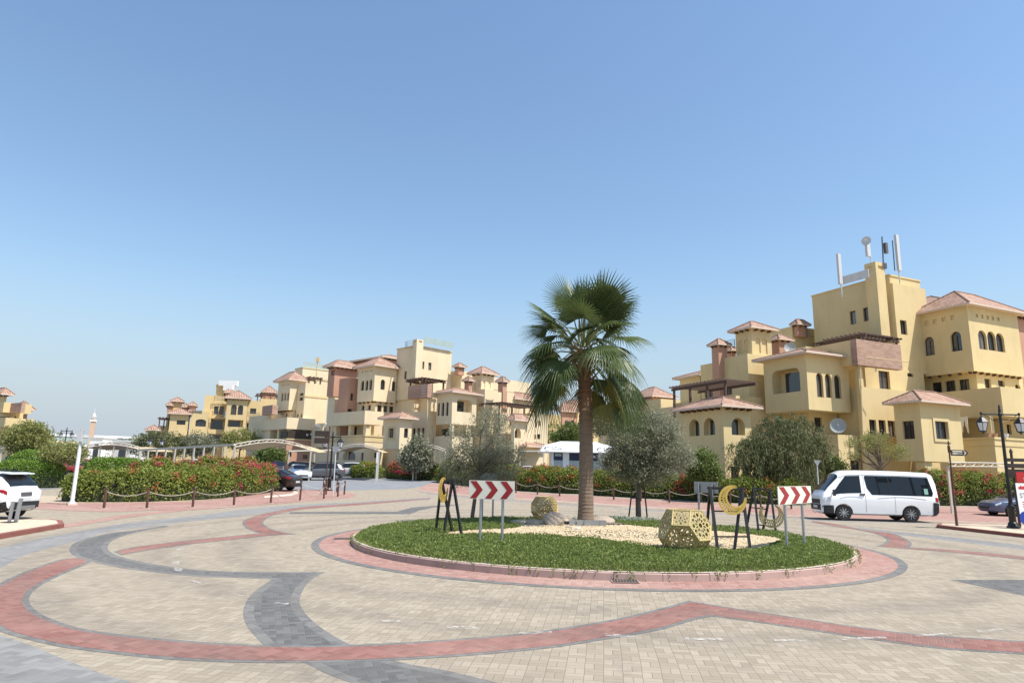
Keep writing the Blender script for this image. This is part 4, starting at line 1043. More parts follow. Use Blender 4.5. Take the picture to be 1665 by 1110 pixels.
# ------------------------------------------------------------------ plants
M['olive_leaf'] = leaf_mat('olive_leaves', (0.15, 0.158, 0.09), (0.35, 0.35, 0.245), 0.3)
M['dark_leaf'] = leaf_mat('dark_tree_leaves', (0.065, 0.08, 0.03), (0.19, 0.205, 0.085), 0.3)
M['mid_leaf'] = leaf_mat('mid_green_leaves', (0.07, 0.11, 0.025), (0.20, 0.25, 0.07), 0.35)
M['lime_leaf'] = leaf_mat('pale_yellow_green_leaves', (0.17, 0.19, 0.05), (0.36, 0.36, 0.13), 0.4)
M['hedge_leaf'] = leaf_mat('bougainvillea_leaves', (0.07, 0.12, 0.02), (0.35, 0.38, 0.075), 0.4)
M['hedge_trim'] = leaf_mat('clipped_hedge_leaves', (0.09, 0.18, 0.02), (0.25, 0.36, 0.06), 0.4)
M['bract'] = leaf_mat('magenta_bracts', (0.33, 0.012, 0.055), (0.60, 0.05, 0.13), 0.3)
M['bract_orange'] = leaf_mat('rust_orange_bracts', (0.28, 0.05, 0.025), (0.48, 0.15, 0.06), 0.3)
M['ground_leaf'] = leaf_mat('ground_cover_leaves', (0.085, 0.135, 0.024), (0.30, 0.35, 0.10), 0.4)
M['silver_leaf'] = leaf_mat('silver_green_leaves', (0.20, 0.25, 0.17), (0.36, 0.40, 0.30), 0.2)
M['hedge_core'] = simple('hedge_twigs', (0.035, 0.045, 0.016), 0.9, var=.4, scale=6)
M['palm_leaf'] = leaf_mat('palm_frond', (0.045, 0.075, 0.022), (0.13, 0.165, 0.055), 0.3, 0.38)
M['palm_old'] = leaf_mat('yellowing_palm_frond', (0.13, 0.13, 0.03), (0.26, 0.24, 0.075), 0.3, 0.45)
M['petiole'] = simple('palm_petiole', (0.17, 0.19, 0.07), 0.5, var=.2)
M['agave'] = leaf_mat('agave_leaves', (0.14, 0.20, 0.16), (0.24, 0.31, 0.25), 0.1)

def unit(a): return a / np.maximum(np.linalg.norm(a, axis=-1, keepdims=True), 1e-9)
def leaf_quads(C, D, NR, ln, wd):
    """diamond leaves: centres C, long axis D, normal hint NR"""
    n = len(C); D = unit(D); S = unit(np.cross(D, NR)); ln = np.asarray(ln).reshape(-1, 1); wd = np.asarray(wd).reshape(-1, 1)
    return np.stack([C - D * ln / 2, C + S * wd / 2 - D * ln * .05, C + D * ln / 2, C - S * wd / 2 - D * ln * .05], 1)
def rdir(n): return unit(RNG.normal(size=(n, 3)))
def crown_points(ells, n, shell=0.55):
    """cluster centres inside a union of ellipsoids, crowded towards the surface"""
    vol = np.array([a[1][0] * a[1][1] * a[1][2] for a in ells]) ** 0.75; vol /= vol.sum()
    idx = RNG.choice(len(ells), n, p=vol); d = rdir(n); r = shell + (1 - shell) * RNG.random(n) ** 0.6
    r *= (1 + .12 * np.sin(d[:, 0] * 7 + idx) * np.cos(d[:, 2] * 6 + d[:, 1] * 5))
    c = np.array([e[0] for e in ells])[idx]; s = np.array([e[1] for e in ells])[idx]
    return c + d * s * r[:, None], d
def tree(name, label, base, trunk_top, ells, mat, clusters, per, leaf, cl_r, trunk_r, droop=0.0, group=None, limbs=9, bark='bark', cat='tree', upright=0.0, lean=None):
    t = thing(name, label, cat, base, 0, group)
    base, tt = Vector(base), Vector(trunk_top)
    C, d = crown_points(ells, clusters)
    n = clusters * per
    cc = np.repeat(C, per, 0); dd = np.repeat(d, per, 0)
    off = RNG.normal(size=(n, 3)) * cl_r * np.array([1, 1, .8]); P = cc + off
    D = rdir(n) + dd * .5; D[:, 2] += upright
    if droop:                                    # hanging strands of leaves, swept outward
        tt_ = np.tile(np.linspace(0, 1, per), clusters); ln_ = np.repeat(RNG.uniform(.5, 1.6, clusters) * droop, per)
        sw = np.repeat(RNG.normal(size=(clusters, 3)) * .25 + d * .5, per, 0)
        P = cc + sw * (ln_ * tt_ * 1.1)[:, None] + off * .32; P[:, 2] -= ln_ * (tt_ ** 1.6) * 1.4 - .25 * np.sin(tt_ * 3)
        D = rdir(n) * .55 + sw * .6; D[:, 2] -= .6 + tt_
    sz = RNG.uniform(.7, 1.35, n)
    Q = leaf_quads(P, D, rdir(n) + np.array([0, 0, .6]), leaf[0] * sz, leaf[1] * sz)
    quads_mesh('crown', Q, mat, t)
    b = MB(); mid = base.lerp(tt, .5) + (Vector(lean) if lean else Vector((random.uniform(-.06, .06), random.uniform(-.06, .06), 0)))
    b.tube([base - UP * .1, base + (mid - base) * .15, mid, tt], [trunk_r * 1.35, trunk_r * 1.05, trunk_r * .9, trunk_r * .75], 10)
    for i in range(limbs):
        e = Vector(C[RNG.integers(len(C))]); s = tt - (tt - mid) * random.uniform(0, .35)
        k = (s + e) / 2 + Vector((random.uniform(-.2, .2), random.uniform(-.2, .2), random.uniform(-.05, .35)))
        b.tube([s, s.lerp(k, .5) + UP * .08, k, e], [trunk_r * .6, trunk_r * .45, trunk_r * .3, trunk_r * .1], 6)
        for j in range(2):
            e2 = Vector(C[np.argmin(np.linalg.norm(C - np.array(k.lerp(e, .5)) - RNG.normal(size=3) * cl_r * 2.5, axis=1))])
            b.tube([k, (k + e2) / 2 + UP * .05, e2], [trunk_r * .25, trunk_r * .16, trunk_r * .07], 5)
    b.build('trunk', M[bark], t, smooth=True)
    return t
def hedge(name, label, path, h, w, mat, dens=1.0, leaf=(0.11, 0.07), flowers=(), group=None, cat='hedge', lump=0.18, trim=False, h2=None):
    """hedge along a ground polyline (Vectors): leafy surface round a twiggy core; flowers = (mat, amount, patchiness, top-only)"""
    if len(path) > 2: path = smooth2([(p[0], p[1]) for p in path], 6)
    P = [Vector((p[0], p[1], zt(p[1]))) for p in path]
    t = thing(name, label, cat, P[len(P) // 2], 0, group)
    seg = []; L = 0
    for i in range(len(P) - 1): seg.append((P[i], P[i + 1], (P[i + 1] - P[i]).length)); L += seg[-1][2]
    hh = lambda s: h + ((h2 if h2 else h) - h) * s / L
    ph = RNG.random(6) * 6
    def lumps(s, a):
        return 1 + (0.0 if trim else lump) * (np.sin(s * 1.9 + ph[0]) * .5 + np.sin(s * 4.3 + ph[1] + a) * .35 + np.sin(s * .8 + ph[2] - a * 2) * .4)
    def surf(s, a, k=1.0):
        """s along, a angle 0..pi across (0 = one foot, pi = other foot)"""
        pos = np.zeros((len(s), 3)); nrm = np.zeros((len(s), 3)); acc = 0
        ca, sa = np.cos(a), np.sin(a); p = .45 if trim else .62
        x = np.sign(ca) * np.abs(ca) ** p * w / 2; z = np.abs(sa) ** p
        lu = lumps(s, a) * k
        for i, (A, B_, l) in enumerate(seg):
            last = i == len(seg) - 1
            m = (s >= acc) & ((s < acc + l) | last)
            f = (s[m] - acc) / l; d = (B_ - A) / l; nx = np.array([-d.y, d.x, 0])
            base = np.array(A)[None] + np.array(B_ - A)[None] * f[:, None]
            taper = np.minimum(1, np.minimum(s[m] / (w * .5) + .12, (L - s[m]) / (w * .5) + .12)) ** .5
            pos[m] = base + nx * (x[m] * lu[m] * taper)[:, None]; pos[m, 2] = base[:, 2] + .03 + z[m] * hh(s[m]) * lu[m] * (.55 + .45 * taper)
            nrm[m] = nx * ca[m][:, None] + np.array([0, 0, 1]) * sa[m][:, None]; acc += l
        return pos, nrm
    area = L * (2 * h + w); n = int(area * 260 * dens)
    s = RNG.random(n) * L; a = np.where(RNG.random(n) < .5, np.arccos(1 - 2 * RNG.random(n)), RNG.random(n) * math.pi)
    pos, nr = surf(s, a, 1.0); pos += RNG.normal(size=(n, 3)) * (.03 if trim else .075) + nr * RNG.uniform(-.18, .06, n)[:, None]
    D = rdir(n) + nr * .5; D[:, 2] -= .15; sz = RNG.uniform(.7, 1.3, n)
    quads_mesh('foliage', leaf_quads(pos, D, nr + rdir(n) * .8, leaf[0] * sz, leaf[1] * sz), mat, t)
    # twigs: lumpy inner core
    ns, na = max(8, int(L / .5)), 12
    S, A_ = np.meshgrid(np.linspace(.05, L - .05, ns), np.linspace(0.0, math.pi, na), indexing='ij')
    cp, _ = surf(S.ravel(), A_.ravel(), .74); b = MB(); cp = cp.reshape(ns, na, 3)
    for i in range(ns - 1):
        for j in range(na - 1): b.face([cp[i, j], cp[i + 1, j], cp[i + 1, j + 1], cp[i, j + 1]])
    b.poly([tuple(q) for q in cp[0]]); b.poly([tuple(q) for q in cp[-1]])
    b.build('twigs', M['hedge_core'], t)
    for fm, amount, top, where in flowers:
        nc = int(L * amount * 2.2); sc_ = RNG.random(nc) * L
        if where: sc_ = np.concatenate([RNG.normal(w0 * L, w1, max(3, nc // len(where))) for w0, w1 in where]); sc_ = np.clip(sc_, .1, L - .1); nc = len(sc_)
        ac = np.clip(RNG.normal(math.pi / 2, .75 if top else 1.1, nc), .25, math.pi - .25)
        per = 34; pos, nr = surf(np.repeat(sc_, per), np.repeat(ac, per), 1.03)
        m = len(pos); pos += RNG.normal(size=(m, 3)) * np.array([.14, .14, .10])
        sz = RNG.uniform(.7, 1.3, m)
        quads_mesh('flowers', leaf_quads(pos, rdir(m), nr + rdir(m), .095 * sz, .075 * sz), M[fm], t)['kind'] = 'stuff'
    return t

# ---- the island: mound, ground cover, gravel
def mound_z(x, y):
    r = math.hypot(x - CX, y - CY); return 0.13 + 0.17 * max(0, 1 - (r / (RK - .15)) ** 2) ** .8
b = MB(); nr_, na_ = 26, 96
for i in range(nr_):
    for j in range(na_):
        q = []
        for (ii, jj) in ((i, j), (i + 1, j), (i + 1, j + 1), (i, j + 1)):
            r = (RK - .14) * ii / nr_; a = 2 * math.pi * jj / na_; x, y = CX + r * math.cos(a), CY + r * math.sin(a); q.append((x, y, mound_z(x, y)))
        b.face(q if i else q[:3] if False else [q[0], q[1], q[2]])  if i == 0 else b.face(q)
M['soil'] = simple('garden_soil', (0.10, 0.085, 0.05), 0.95, var=.4, scale=5, bump=.6)
struct(b.build('island_soil', M['soil'], smooth=True))
def GI(x, y, z=0.26): return G(x, y, z)
grav_px = [(716, 868), (760, 864), (830, 862), (848, 857), (826, 850), (845, 843), (900, 842), (932, 838), (945, 842), (940, 848), (1000, 853), (1060, 860), (1150, 863), (1262, 873), (1255, 882), (1240, 890), (1180, 893), (1150, 890), (1060, 890), (1010, 884), (960, 878), (880, 873), (800, 870), (716, 869)]
grav = smooth2([GI(*p).xy for p in grav_px], 3)
def inpoly(X, Y, poly):
    r = np.zeros(len(X), bool); j = len(poly) - 1
    for i in range(len(poly)):
        xi, yi, xj, yj = poly[i].x, poly[i].y, poly[j].x, poly[j].y
        c = ((yi > Y) != (yj > Y)) & (X < (xj - xi) * (Y - yi) / (yj - yi + 1e-12) + xi); r ^= c; j = i
    return r
mz = np.vectorize(mound_z)
n = 270000
a = RNG.random(n) * 2 * math.pi; r = (RK - .12) * np.sqrt(RNG.random(n)); X = CX + r * np.cos(a); Y = CY + r * np.sin(a)
keep = ~inpoly(X, Y, grav); X, Y, r = X[keep], Y[keep], r[keep]
near = np.hypot(X, Y); keep = RNG.random(len(X)) < np.clip(1.25 - (near - 13.5) / 22, .45, 1); X, Y, r = X[keep], Y[keep], r[keep]
n = len(X)
infront = np.where(inpoly(X, Y + .55, grav), .4, 1.0)
hgt = infront * (0.125 + .04 * np.sin(X * 3.1 + Y * 2.2) * np.sin(Y * 4.1 - X) + .03 * np.sin(X * 9) * np.sin(Y * 8)) * np.clip((RK - .02 - r) / .25, .35, 1)
Z = mz(X, Y) + RNG.random(n) ** .6 * hgt
D = rdir(n) * .9; D[:, 2] = np.abs(D[:, 2]) + .35
edge = np.clip((r - (RK - .5)) / .4, 0, 1); out = np.stack([X - CX, Y - CY, X * 0], 1) / r[:, None]
D += out * edge[:, None] * 1.2
sz = RNG.uniform(.7, 1.4, n)
o = quads_mesh('ground_cover', leaf_quads(np.stack([X, Y, Z], 1) + out * (edge * .05)[:, None], D, rdir(n) + np.array([0, 0, .7]), (.054 * sz), .023 * sz), M['ground_leaf'])
tag(o, 'low dark green ground cover plants filling the round island', 'ground cover', kind='stuff')
# trailing shoots over the kerb
Q = []
for k in range(75):
    a0 = random.uniform(math.pi * 1.05, math.pi * 1.95); p = Vector((CX + (RK - .12) * math.cos(a0), CY + (RK - .12) * math.sin(a0), .24)); od = Vector((math.cos(a0), math.sin(a0), 0))
    ln = random.uniform(.12, .42)
    for i in range(14):
        t_ = i / 14; q = p + od * min(.15 + .0, ln * t_ * 1.2) + UP * (-.02 - max(0, ln * t_ * 1.2 - .13) * .9) + Vector((random.gauss(0, .02), random.gauss(0, .02), random.gauss(0, .01)))
        Q.append(q)
Q = np.array(Q); m = len(Q)
o = quads_mesh('ground_cover', leaf_quads(Q, rdir(m), rdir(m), RNG.uniform(.04, .07, m), RNG.uniform(.02, .03, m)), M['ground_leaf']); tag(o, 'trailing green shoots hanging over the pink island kerb', 'ground cover', kind='stuff')
# gravel bed with loose stones
M['gravel'] = simple('cream_gravel_bed', (0.46, 0.36, 0.21), 0.9, var=.25, scale=18, bump=.8)
gm, gn, gl, gb = nt('cream_stones')
ge = gn.new('ShaderNodeNewGeometry'); gc = mixc(gn, gl, ge.outputs['Random Per Island'], (0.36, 0.265, 0.15), (0.62, 0.51, 0.34)); gl.new(gc, gb.inputs['Base Color']); gb.inputs['Roughness'].default_value = .85
M['stones'] = gm
b = MB(); tri = tessellate_polygon([[Vector((p.x, p.y, 0)) for p in grav]])
V = [(p.x, p.y, mound_z(p.x, p.y) + .035) for p in grav]; b.v = V; b.f = [tuple(t_) for t_ in tri]; b.mi = [0] * len(tri)
o = b.build('gravel_bed', M['gravel'], fix=False); struct(o)
for p in o.data.polygons:
    if p.normal.z < 0: p.flip()
xs = [p.x for p in grav]; ys = [p.y for p in grav]; n = 26000
X = RNG.uniform(min(xs), max(xs), n); Y = RNG.uniform(min(ys), max(ys), n); k = inpoly(X, Y, grav); X, Y = X[k], Y[k]; n = len(X)
# little six-vertex pebbles
oct_ = np.array([(1, 0, 0), (0, 1, 0), (-1, 0, 0), (0, -1, 0), (0, 0, 1), (0, 0, -1)], float)
fac = np.array([(0, 1, 4), (1, 2, 4), (2, 3, 4), (3, 0, 4)])
r0 = RNG.uniform(.016, .036, n); ang = RNG.random(n) * 6.28
pv = np.repeat(oct_[None], n, 0) * (r0[:, None, None] * RNG.uniform(.6, 1.3, (n, 6, 1))) * np.array([1, 1, .75])
cs, sn = np.cos(ang), np.sin(ang); pv = np.stack([pv[..., 0] * cs[:, None] - pv[..., 1] * sn[:, None], pv[..., 0] * sn[:, None] + pv[..., 1] * cs[:, None], pv[..., 2]], -1)
pv += np.stack([X, Y, mz(X, Y) + .04], 1)[:, None]
me = bpy.data.meshes.new('gravel'); F = (np.arange(n)[:, None, None] * 6 + fac[None]).reshape(-1)
me.vertices.add(n * 6); me.vertices.foreach_set('co', pv.astype(np.float32).reshape(-1)); me.loops.add(len(F)); me.loops.foreach_set('vertex_index', F.astype(np.int32)); me.polygons.add(len(F) // 3)
me.polygons.foreach_set('loop_start', np.arange(0, len(F), 3, dtype=np.int32)); me.polygons.foreach_set('loop_total', np.full(len(F) // 3, 3, np.int32)); me.update(calc_edges=True)
tag(link_mesh('gravel', me, M['stones']), 'cream coloured loose gravel around the palm', 'gravel', kind='stuff')
# dark soil patch at the palm foot
pb_ = GI(950, 853)
b = MB(); pts = [(pb_.x + (1.25 + .2 * math.sin(3 * t_)) * math.cos(t_) + .25, pb_.y + (.75 + .15 * math.cos(2 * t_)) * math.sin(t_)) for t_ in [2 * math.pi * i / 30 for i in range(30)]]
M['mulch'] = simple('grey_brown_mulch', (0.17, 0.14, 0.115), 0.95, var=.4, scale=14, bump=.8)
b.face([(x, y, mound_z(x, y) + .075) for x, y in pts]); struct(b.build('mulch_bed', M['mulch'], fix=False))

# ---- fan palm
def fan_palm(base, heart, trunk_r0, trunk_r1):
    t = thing('fan_palm', 'tall fan palm with thick brown trunk standing in the middle of the round island', 'palm tree', base)
    base, heart = Vector(base), Vector(heart); H = heart.z - base.z
    b = MB(); pts = []; rad = []
    for i in range(150):
        f = i / 149; z = base.z - .1 + (H + .05) * f
        x = base.x + (heart.x - base.x) * f + .05 * math.sin(f * 3.2)
        r = trunk_r0 + (trunk_r1 - trunk_r0) * f + .10 * math.exp(-f * 22)
        r *= 1 + (.018 if i % 3 == 0 else -.012) + random.uniform(-.012, .012)
        if f > .62: r *= 1 + .05 * math.sin(i * 1.35) + .04 * (f - .62) / .38
        pts.append((x, base.y + (heart.y - base.y) * f, z)); rad.append(r)
    b.tube(pts, rad, 22)
    mt, nn, ll, bb = nt('palm_bark')
    tc = nn.new('ShaderNodeTexCoord'); mp = nn.new('ShaderNodeMapping'); mp.inputs['Scale'].default_value = (1.2, 1.2, 9)
    nz = N(nn, 'ShaderNodeTexNoise', Scale=2.2, Detail=6.0, Roughness=.7); ll.new(tc.outputs['Object'], mp.inputs['Vector']); ll.new(mp.outputs[0], nz.inputs['Vector'])
    mp2 = nn.new('ShaderNodeMapping'); mp2.inputs['Scale'].default_value = (14, 14, .9); nz2 = N(nn, 'ShaderNodeTexNoise', Scale=1.5, Detail=4.0); ll.new(tc.outputs['Object'], mp2.inputs['Vector']); ll.new(mp2.outputs[0], nz2.inputs['Vector'])
    c = mixc(nn, ll, nz.outputs['Fac'], (0.135, 0.09, 0.06), (0.36, 0.265, 0.185)); c = mixc(nn, ll, mathn(nn, ll, 'MULTIPLY', nz2.outputs['Fac'], .5), c, (0.10, 0.065, 0.045))
    sp = nn.new('ShaderNodeSeparateXYZ'); ll.new(tc.outputs['Object'], sp.inputs[0]); mr = nn.new('ShaderNodeMapRange'); mr.inputs[1].default_value = base.z + 3.1; mr.inputs[2].default_value = base.z + 4.3
    ll.new(sp.outputs[2], mr.inputs[0]); c = mixc(nn, ll, mr.outputs[0], c, (0.15, 0.065, 0.03)) if False else mixc(nn, ll, mathn(nn, ll, 'MULTIPLY', mr.outputs[0], .65), c, (0.17, 0.075, 0.035))
    ll.new(c, bb.inputs['Base Color']); bb.inputs['Roughness'].default_value = .9
    bp = N(nn, 'ShaderNodeBump', Strength=.8, Distance=.03); ll.new(nz.outputs['Fac'], bp.inputs['Height']); ll.new(bp.outputs['Normal'], bb.inputs['Normal'])
    M['palm_bark'] = mt
    b.build('trunk', mt, t, smooth=False)
    # old leaf bases round the head
    b = MB()
    for k in range(34):
        a = k * 2.4; z = heart.z - 1.0 + k * .03; r = trunk_r1 * 1.0
        p = Vector((heart.x + r * math.cos(a), heart.y + r * math.sin(a), z)); o_ = Vector((math.cos(a), math.sin(a), .9)).normalized()
        b.tube([p - o_ * .1, p + o_ * .22, p + o_ * .42 + UP * .05], [.06, .04, .015], 6)
    b.build('leaf_base', simple('old_leaf_bases', (0.24, 0.15, 0.07), .9, var=.3), t)
    def frond(az, el, plen, R_, droop, mat, twist=0.0):
        d = Vector((math.cos(az) * math.cos(el), math.sin(az) * math.cos(el), math.sin(el)))
        s = heart + Vector((math.cos(az), math.sin(az), 0)) * trunk_r1 * .7 + UP * (.35 * math.sin(el))
        sag = .34 * math.cos(el) * plen
        m_ = s + d * plen * .55 + UP * sag * .12; e = s + d * plen - UP * sag * .45
        b = MB(); b.tube([s, m_, e], [.032, .022, .016], 6)
        ax = (e - m_).normalized(); side = ax.cross(UP)
        if side.length < .05: side = Vector((math.cos(az + 1.57), math.sin(az + 1.57), 0))
        side.normalize(); side = (Matrix.Rotation(twist, 3, ax) @ side); nrm = side.cross(ax).normalized()
        rows = []; nseg = 38
        for i in range(nseg):
            th = (i / (nseg - 1) - .5) * R(208); dirv = (ax * math.cos(th) + side * math.sin(th)).normalized()
            rr = R_ * (1 - .22 * abs(th / R(104)) ** 2) * random.uniform(.92, 1.05)
            # shallow folded bowl: outer segments tip forward off the plane
            dirv = (dirv - nrm * .18 * abs(math.sin(th)) + nrm * .0).normalized()
            w_ = R(208) / nseg * .5; acr = (-ax * math.sin(th) + side * math.cos(th)).normalized()
            prev = None; split = .5
            for q, f in enumerate((0.02, .3, split, .78, .92, 1.0)):
                dr = droop * max(0, f - .35) ** 1.9 * 1.6 * rr * random.uniform(.8, 1.25)
                p = e + dirv * rr * f - UP * dr
                if f > split and droop > .8: p += (e - p) * .06 * random.random()
                hw = rr * w_ * (f if f <= split else split * (1 - f) / (1 - split)) * 1.02 + .002
                cur = (p - acr * hw, p + nrm * hw * .55, p + acr * hw)
                if prev:
                    rows.append((prev[0], prev[1], cur[1], cur[0])); rows.append((prev[1], prev[2], cur[2], cur[1]))
                prev = cur
        b.build('petiole', M['petiole'], fr := tag_frond(t, rows, mat))
        return fr
    def tag_frond(t, rows, mat):
        me = bpy.data.meshes.new('frond'); v = [tuple(p) for q in rows for p in q]
        me.from_pydata(v, [], [tuple(range(4 * i, 4 * i + 4)) for i in range(len(rows))]); me.update()
        return link_mesh('frond', me, mat, t)
    rnd = random.Random(11)
    k = 0
    for el0, cnt, dr, pl, R_ in ((80, 4, .03, 1.35, 1.35), (62, 8, .08, 1.35, 1.35), (42, 9, .2, 1.4, 1.25), (22, 9, .38, 1.4, 1.2), (2, 10, .6, 1.35, 1.15), (-20, 11, .8, 1.35, 1.1), (-42, 7, .9, 1.2, 1.0)):
        for i in range(cnt):
            az = 2 * math.pi * (i + .5 * (k % 2)) / cnt + rnd.uniform(-.32, .32) + k * .4
            if el0 <= -20 and math.cos(az + math.pi / 2) > .86: continue
            old = el0 < -40 and i % 2 == 0
            frond(az, R(el0 + rnd.uniform(-14, 14)), pl * rnd.uniform(.7, 1.15), R_ * rnd.uniform(.78, 1.1), dr * rnd.uniform(.6, 1.4), M['palm_old' if old else 'palm_leaf'], rnd.uniform(-.7, .7))
        k += 1
    # two long drooping fronds on the right, turning yellow
    frond(R(-22), R(-50), 1.9, .95, .7, M['palm_leaf'], 1.1); frond(R(-30), R(-62), 1.6, .8, .6, M['palm_old'], .8); frond(R(12), R(-30), 1.6, 1.2, 1.0, M['palm_leaf'], -.5); frond(R(195), R(-42), 1.6, 1.2, .9, M['palm_leaf'], .9)
    return t
pbase = GI(952, 853, .33); PD = pbase.y
hp = W(949, 572, PD)
fan_palm((pbase.x, PD, mound_z(pbase.x, PD)), hp, .25, .205)

# ---- olives and other trees, placed from the photo
def at(x, y, D): return tuple(W(x, y, D))
OD = 26.0
gx = W(768, 820, OD)
tree('olive_tree', 'loose grey green olive tree behind the left red chevron sign, trunk leaning', (gx.x, OD, .15), at(779, 762, OD),
     [(at(785, 725, OD), (1.0, .9, .85)), (at(800, 690, OD), (.75, .75, .65)), (at(760, 742, OD), (.85, .8, .6)), (at(815, 752, OD), (.75, .7, .6)), (at(745, 705, OD), (.35, .4, .4)), (at(838, 738, OD), (.4, .4, .35)), (at(760, 775, OD), (.8, .7, .45)), (at(800, 778, OD), (.7, .7, .45)), (at(735, 752, OD), (.45, .5, .4))],
     M['olive_leaf'], 430, 42, (.10, .024), .14, .075, limbs=16, upright=.3)
b2x = W(1038, 820, 26.2)
tree('olive_tree', 'dense round olive tree held by dark stakes, right of the palm', (b2x.x, 26.2, .17), at(1040, 775, 26.2),
     [(at(1045, 728, 26.2), (1.45, 1.2, .95)), (at(1060, 700, 26.2), (1.0, .9, .75)), (at(1010, 752, 26.2), (.85, .8, .55)), (at(1095, 745, 26.2), (.8, .8, .6)), (at(1030, 690, 26.2), (.6, .6, .4)), (at(1050, 768, 26.2), (1.1, 1.0, .4))],
     M['olive_leaf'], 760, 50, (.10, .03), .14, .11, limbs=14, upright=.1)
for (px, lab) in ((1025, 'dark tree stake at the left of the round olive trunk'), (1051, 'dark tree stake at the right of the round olive trunk')):
    b = MB(); p = W(px - 4 if px < 1038 else px + 2, 838, 26.0); q = W(px + 4 if px < 1038 else px - 4, 786, 26.0); b.tube([(p.x, 26.0, .15), q], .028, 6); b.bar(q - UP * .55 + Vector((-.1, .05, 0)), q - UP * .55 + Vector((.3 if px < 1038 else -.1, .05, 0)), .03)
    tag(b.build('tree_stake', M['black']), lab, 'tree stake', 'stakes of the round olive tree')
TD = 46.0
tree('weeping_tree', 'big dark weeping tree in front of the ochre block, left of the minibus', at(1262, 822, TD)[:2] + (0,), at(1266, 770, TD),
     [(at(1268, 728, TD), (2.3, 1.8, 1.9)), (at(1300, 705, TD), (1.5, 1.3, 1.1)), (at(1235, 745, TD), (1.7, 1.4, 1.3)), (at(1285, 765, TD), (2.4, 1.6, .9)), (at(1205, 728, TD), (.8, .8, .6)), (at(1330, 735, TD), (.8, .8, .9)), (at(1262, 690, TD), (1.0, .9, .6))],
     M['dark_leaf'], 820, 38, (.22, .042), .24, .16, droop=.9, limbs=10)
tree('shrub_tree', 'dark bushy shrub between the round olive and the ochre block corner', at(1140, 815, 45)[:2] + (0,), at(1140, 785, 45), [(at(1140, 757, 45), (1.1, 1.0, 1.0)), (at(1152, 775, 45), (.9, .9, .7))], M['mid_leaf'], 240, 34, (.15, .08), .18, .08, limbs=6, cat='shrub')
FD = 44.5
tree('sparse_tree', 'sparse pale green tree with bare crooked branches right behind the minibus roof', at(1424, 815, FD)[:2] + (0,), at(1433, 755, FD),
     [(at(1400, 722, FD), (.9, .8, .5)), (at(1425, 715, FD), (.9, .8, .55)), (at(1450, 735, FD), (.8, .8, .5)), (at(1390, 742, FD), (.45, .5, .35)), (at(1468, 735, FD), (.5, .5, .45))], M['lime_leaf'], 150, 26, (.12, .045), .15, .07, limbs=22, bark='bark')
tree('shrub_tree', 'small leafy shrub at the wall just left of the sparse pale tree', at(1357, 825, 46)[:2] + (0,), at(1357, 795, 46), [(at(1357, 762, 46), (.75, .7, .75))], M['mid_leaf'], 90, 30, (.15, .08), .16, .06, limbs=4, cat='shrub')
# left and background trees
tree('street_tree', 'yellow green tree in front of the far left apartment block', at(45, 775, 62)[:2] + (0,), at(45, 735, 62), [(at(45, 712, 62), (2.0, 1.6, 1.2)), (at(28, 720, 62), (1.3, 1.2, .9)), (at(60, 722, 62), (1.3, 1.2, .9)), (at(50, 700, 62), (1.1, 1.0, .7))], M['lime_leaf'], 330, 26, (.26, .11), .3, .13, limbs=10)
tree('street_tree', 'green tree with forked pale trunk just left of the white sign post', at(92, 782, 46)[:2] + (0,), at(94, 755, 46), [(at(105, 733, 46), (1.3, 1.1, .75)), (at(120, 742, 46), (.8, .8, .6)), (at(85, 737, 46), (.8, .8, .5))], M['lime_leaf'], 120, 26, (.18, .08), .2, .09, limbs=10, bark='palewood')
for i, (x, y, D, rx, rz, mat, lab) in enumerate(((260, 722, 90, 3.4, 1.9, 'dark_leaf', 'dark green tree in front of the lowest part of the pale yellow block'), (322, 722, 92, 2.2, 1.6, 'olive_leaf', 'grey green tree below the segmental arched window of the pale yellow block'), (392, 713, 92, 2.2, 1.3, 'lime_leaf', 'light green tree below the two tall arched windows of the pale yellow block'),
                                                 (678, 738, 66, 1.3, 1.6, 'olive_leaf', 'small olive tree with red flowers beside the short curved carport'), (905, 708, 95, 3.4, 1.6, 'palewhat', 'brownish bare looking tree behind the white kiosk'), (930, 706, 92, 2.3, 1.6, 'mid_leaf', 'fresh green tree behind the white kiosk next to the palm trunk'),
                                                 (992, 680, 80, 2.6, 2.4, 'olive_leaf', 'tall grey tree rising behind the round olive tree'), (440, 742, 78, 1.5, .9, 'mid_leaf', 'green tree under the long curved carport roof'), (205, 732, 170, 4.5, 3.4, 'dark_leaf', 'far dark tree below the grey viaduct'))):
    m_ = M['lime_leaf'] if mat == 'palewhat' else M[mat]; c = at(x, y, D)
    tree('garden_tree', lab, (c[0], c[1], 0), (c[0], c[1], c[2] - rz * .6), [(c, (rx, rx * .8, rz)), ((c[0] + rx * .5, c[1], c[2] - rz * .3), (rx * .6, rx * .6, rz * .6)), ((c[0] - rx * .5, c[1], c[2] - rz * .25), (rx * .65, rx * .6, rz * .6))], m_, 200 if mat != 'palewhat' else 110, 28, (.3, .12), .3, .12, limbs=8, upright=.2)
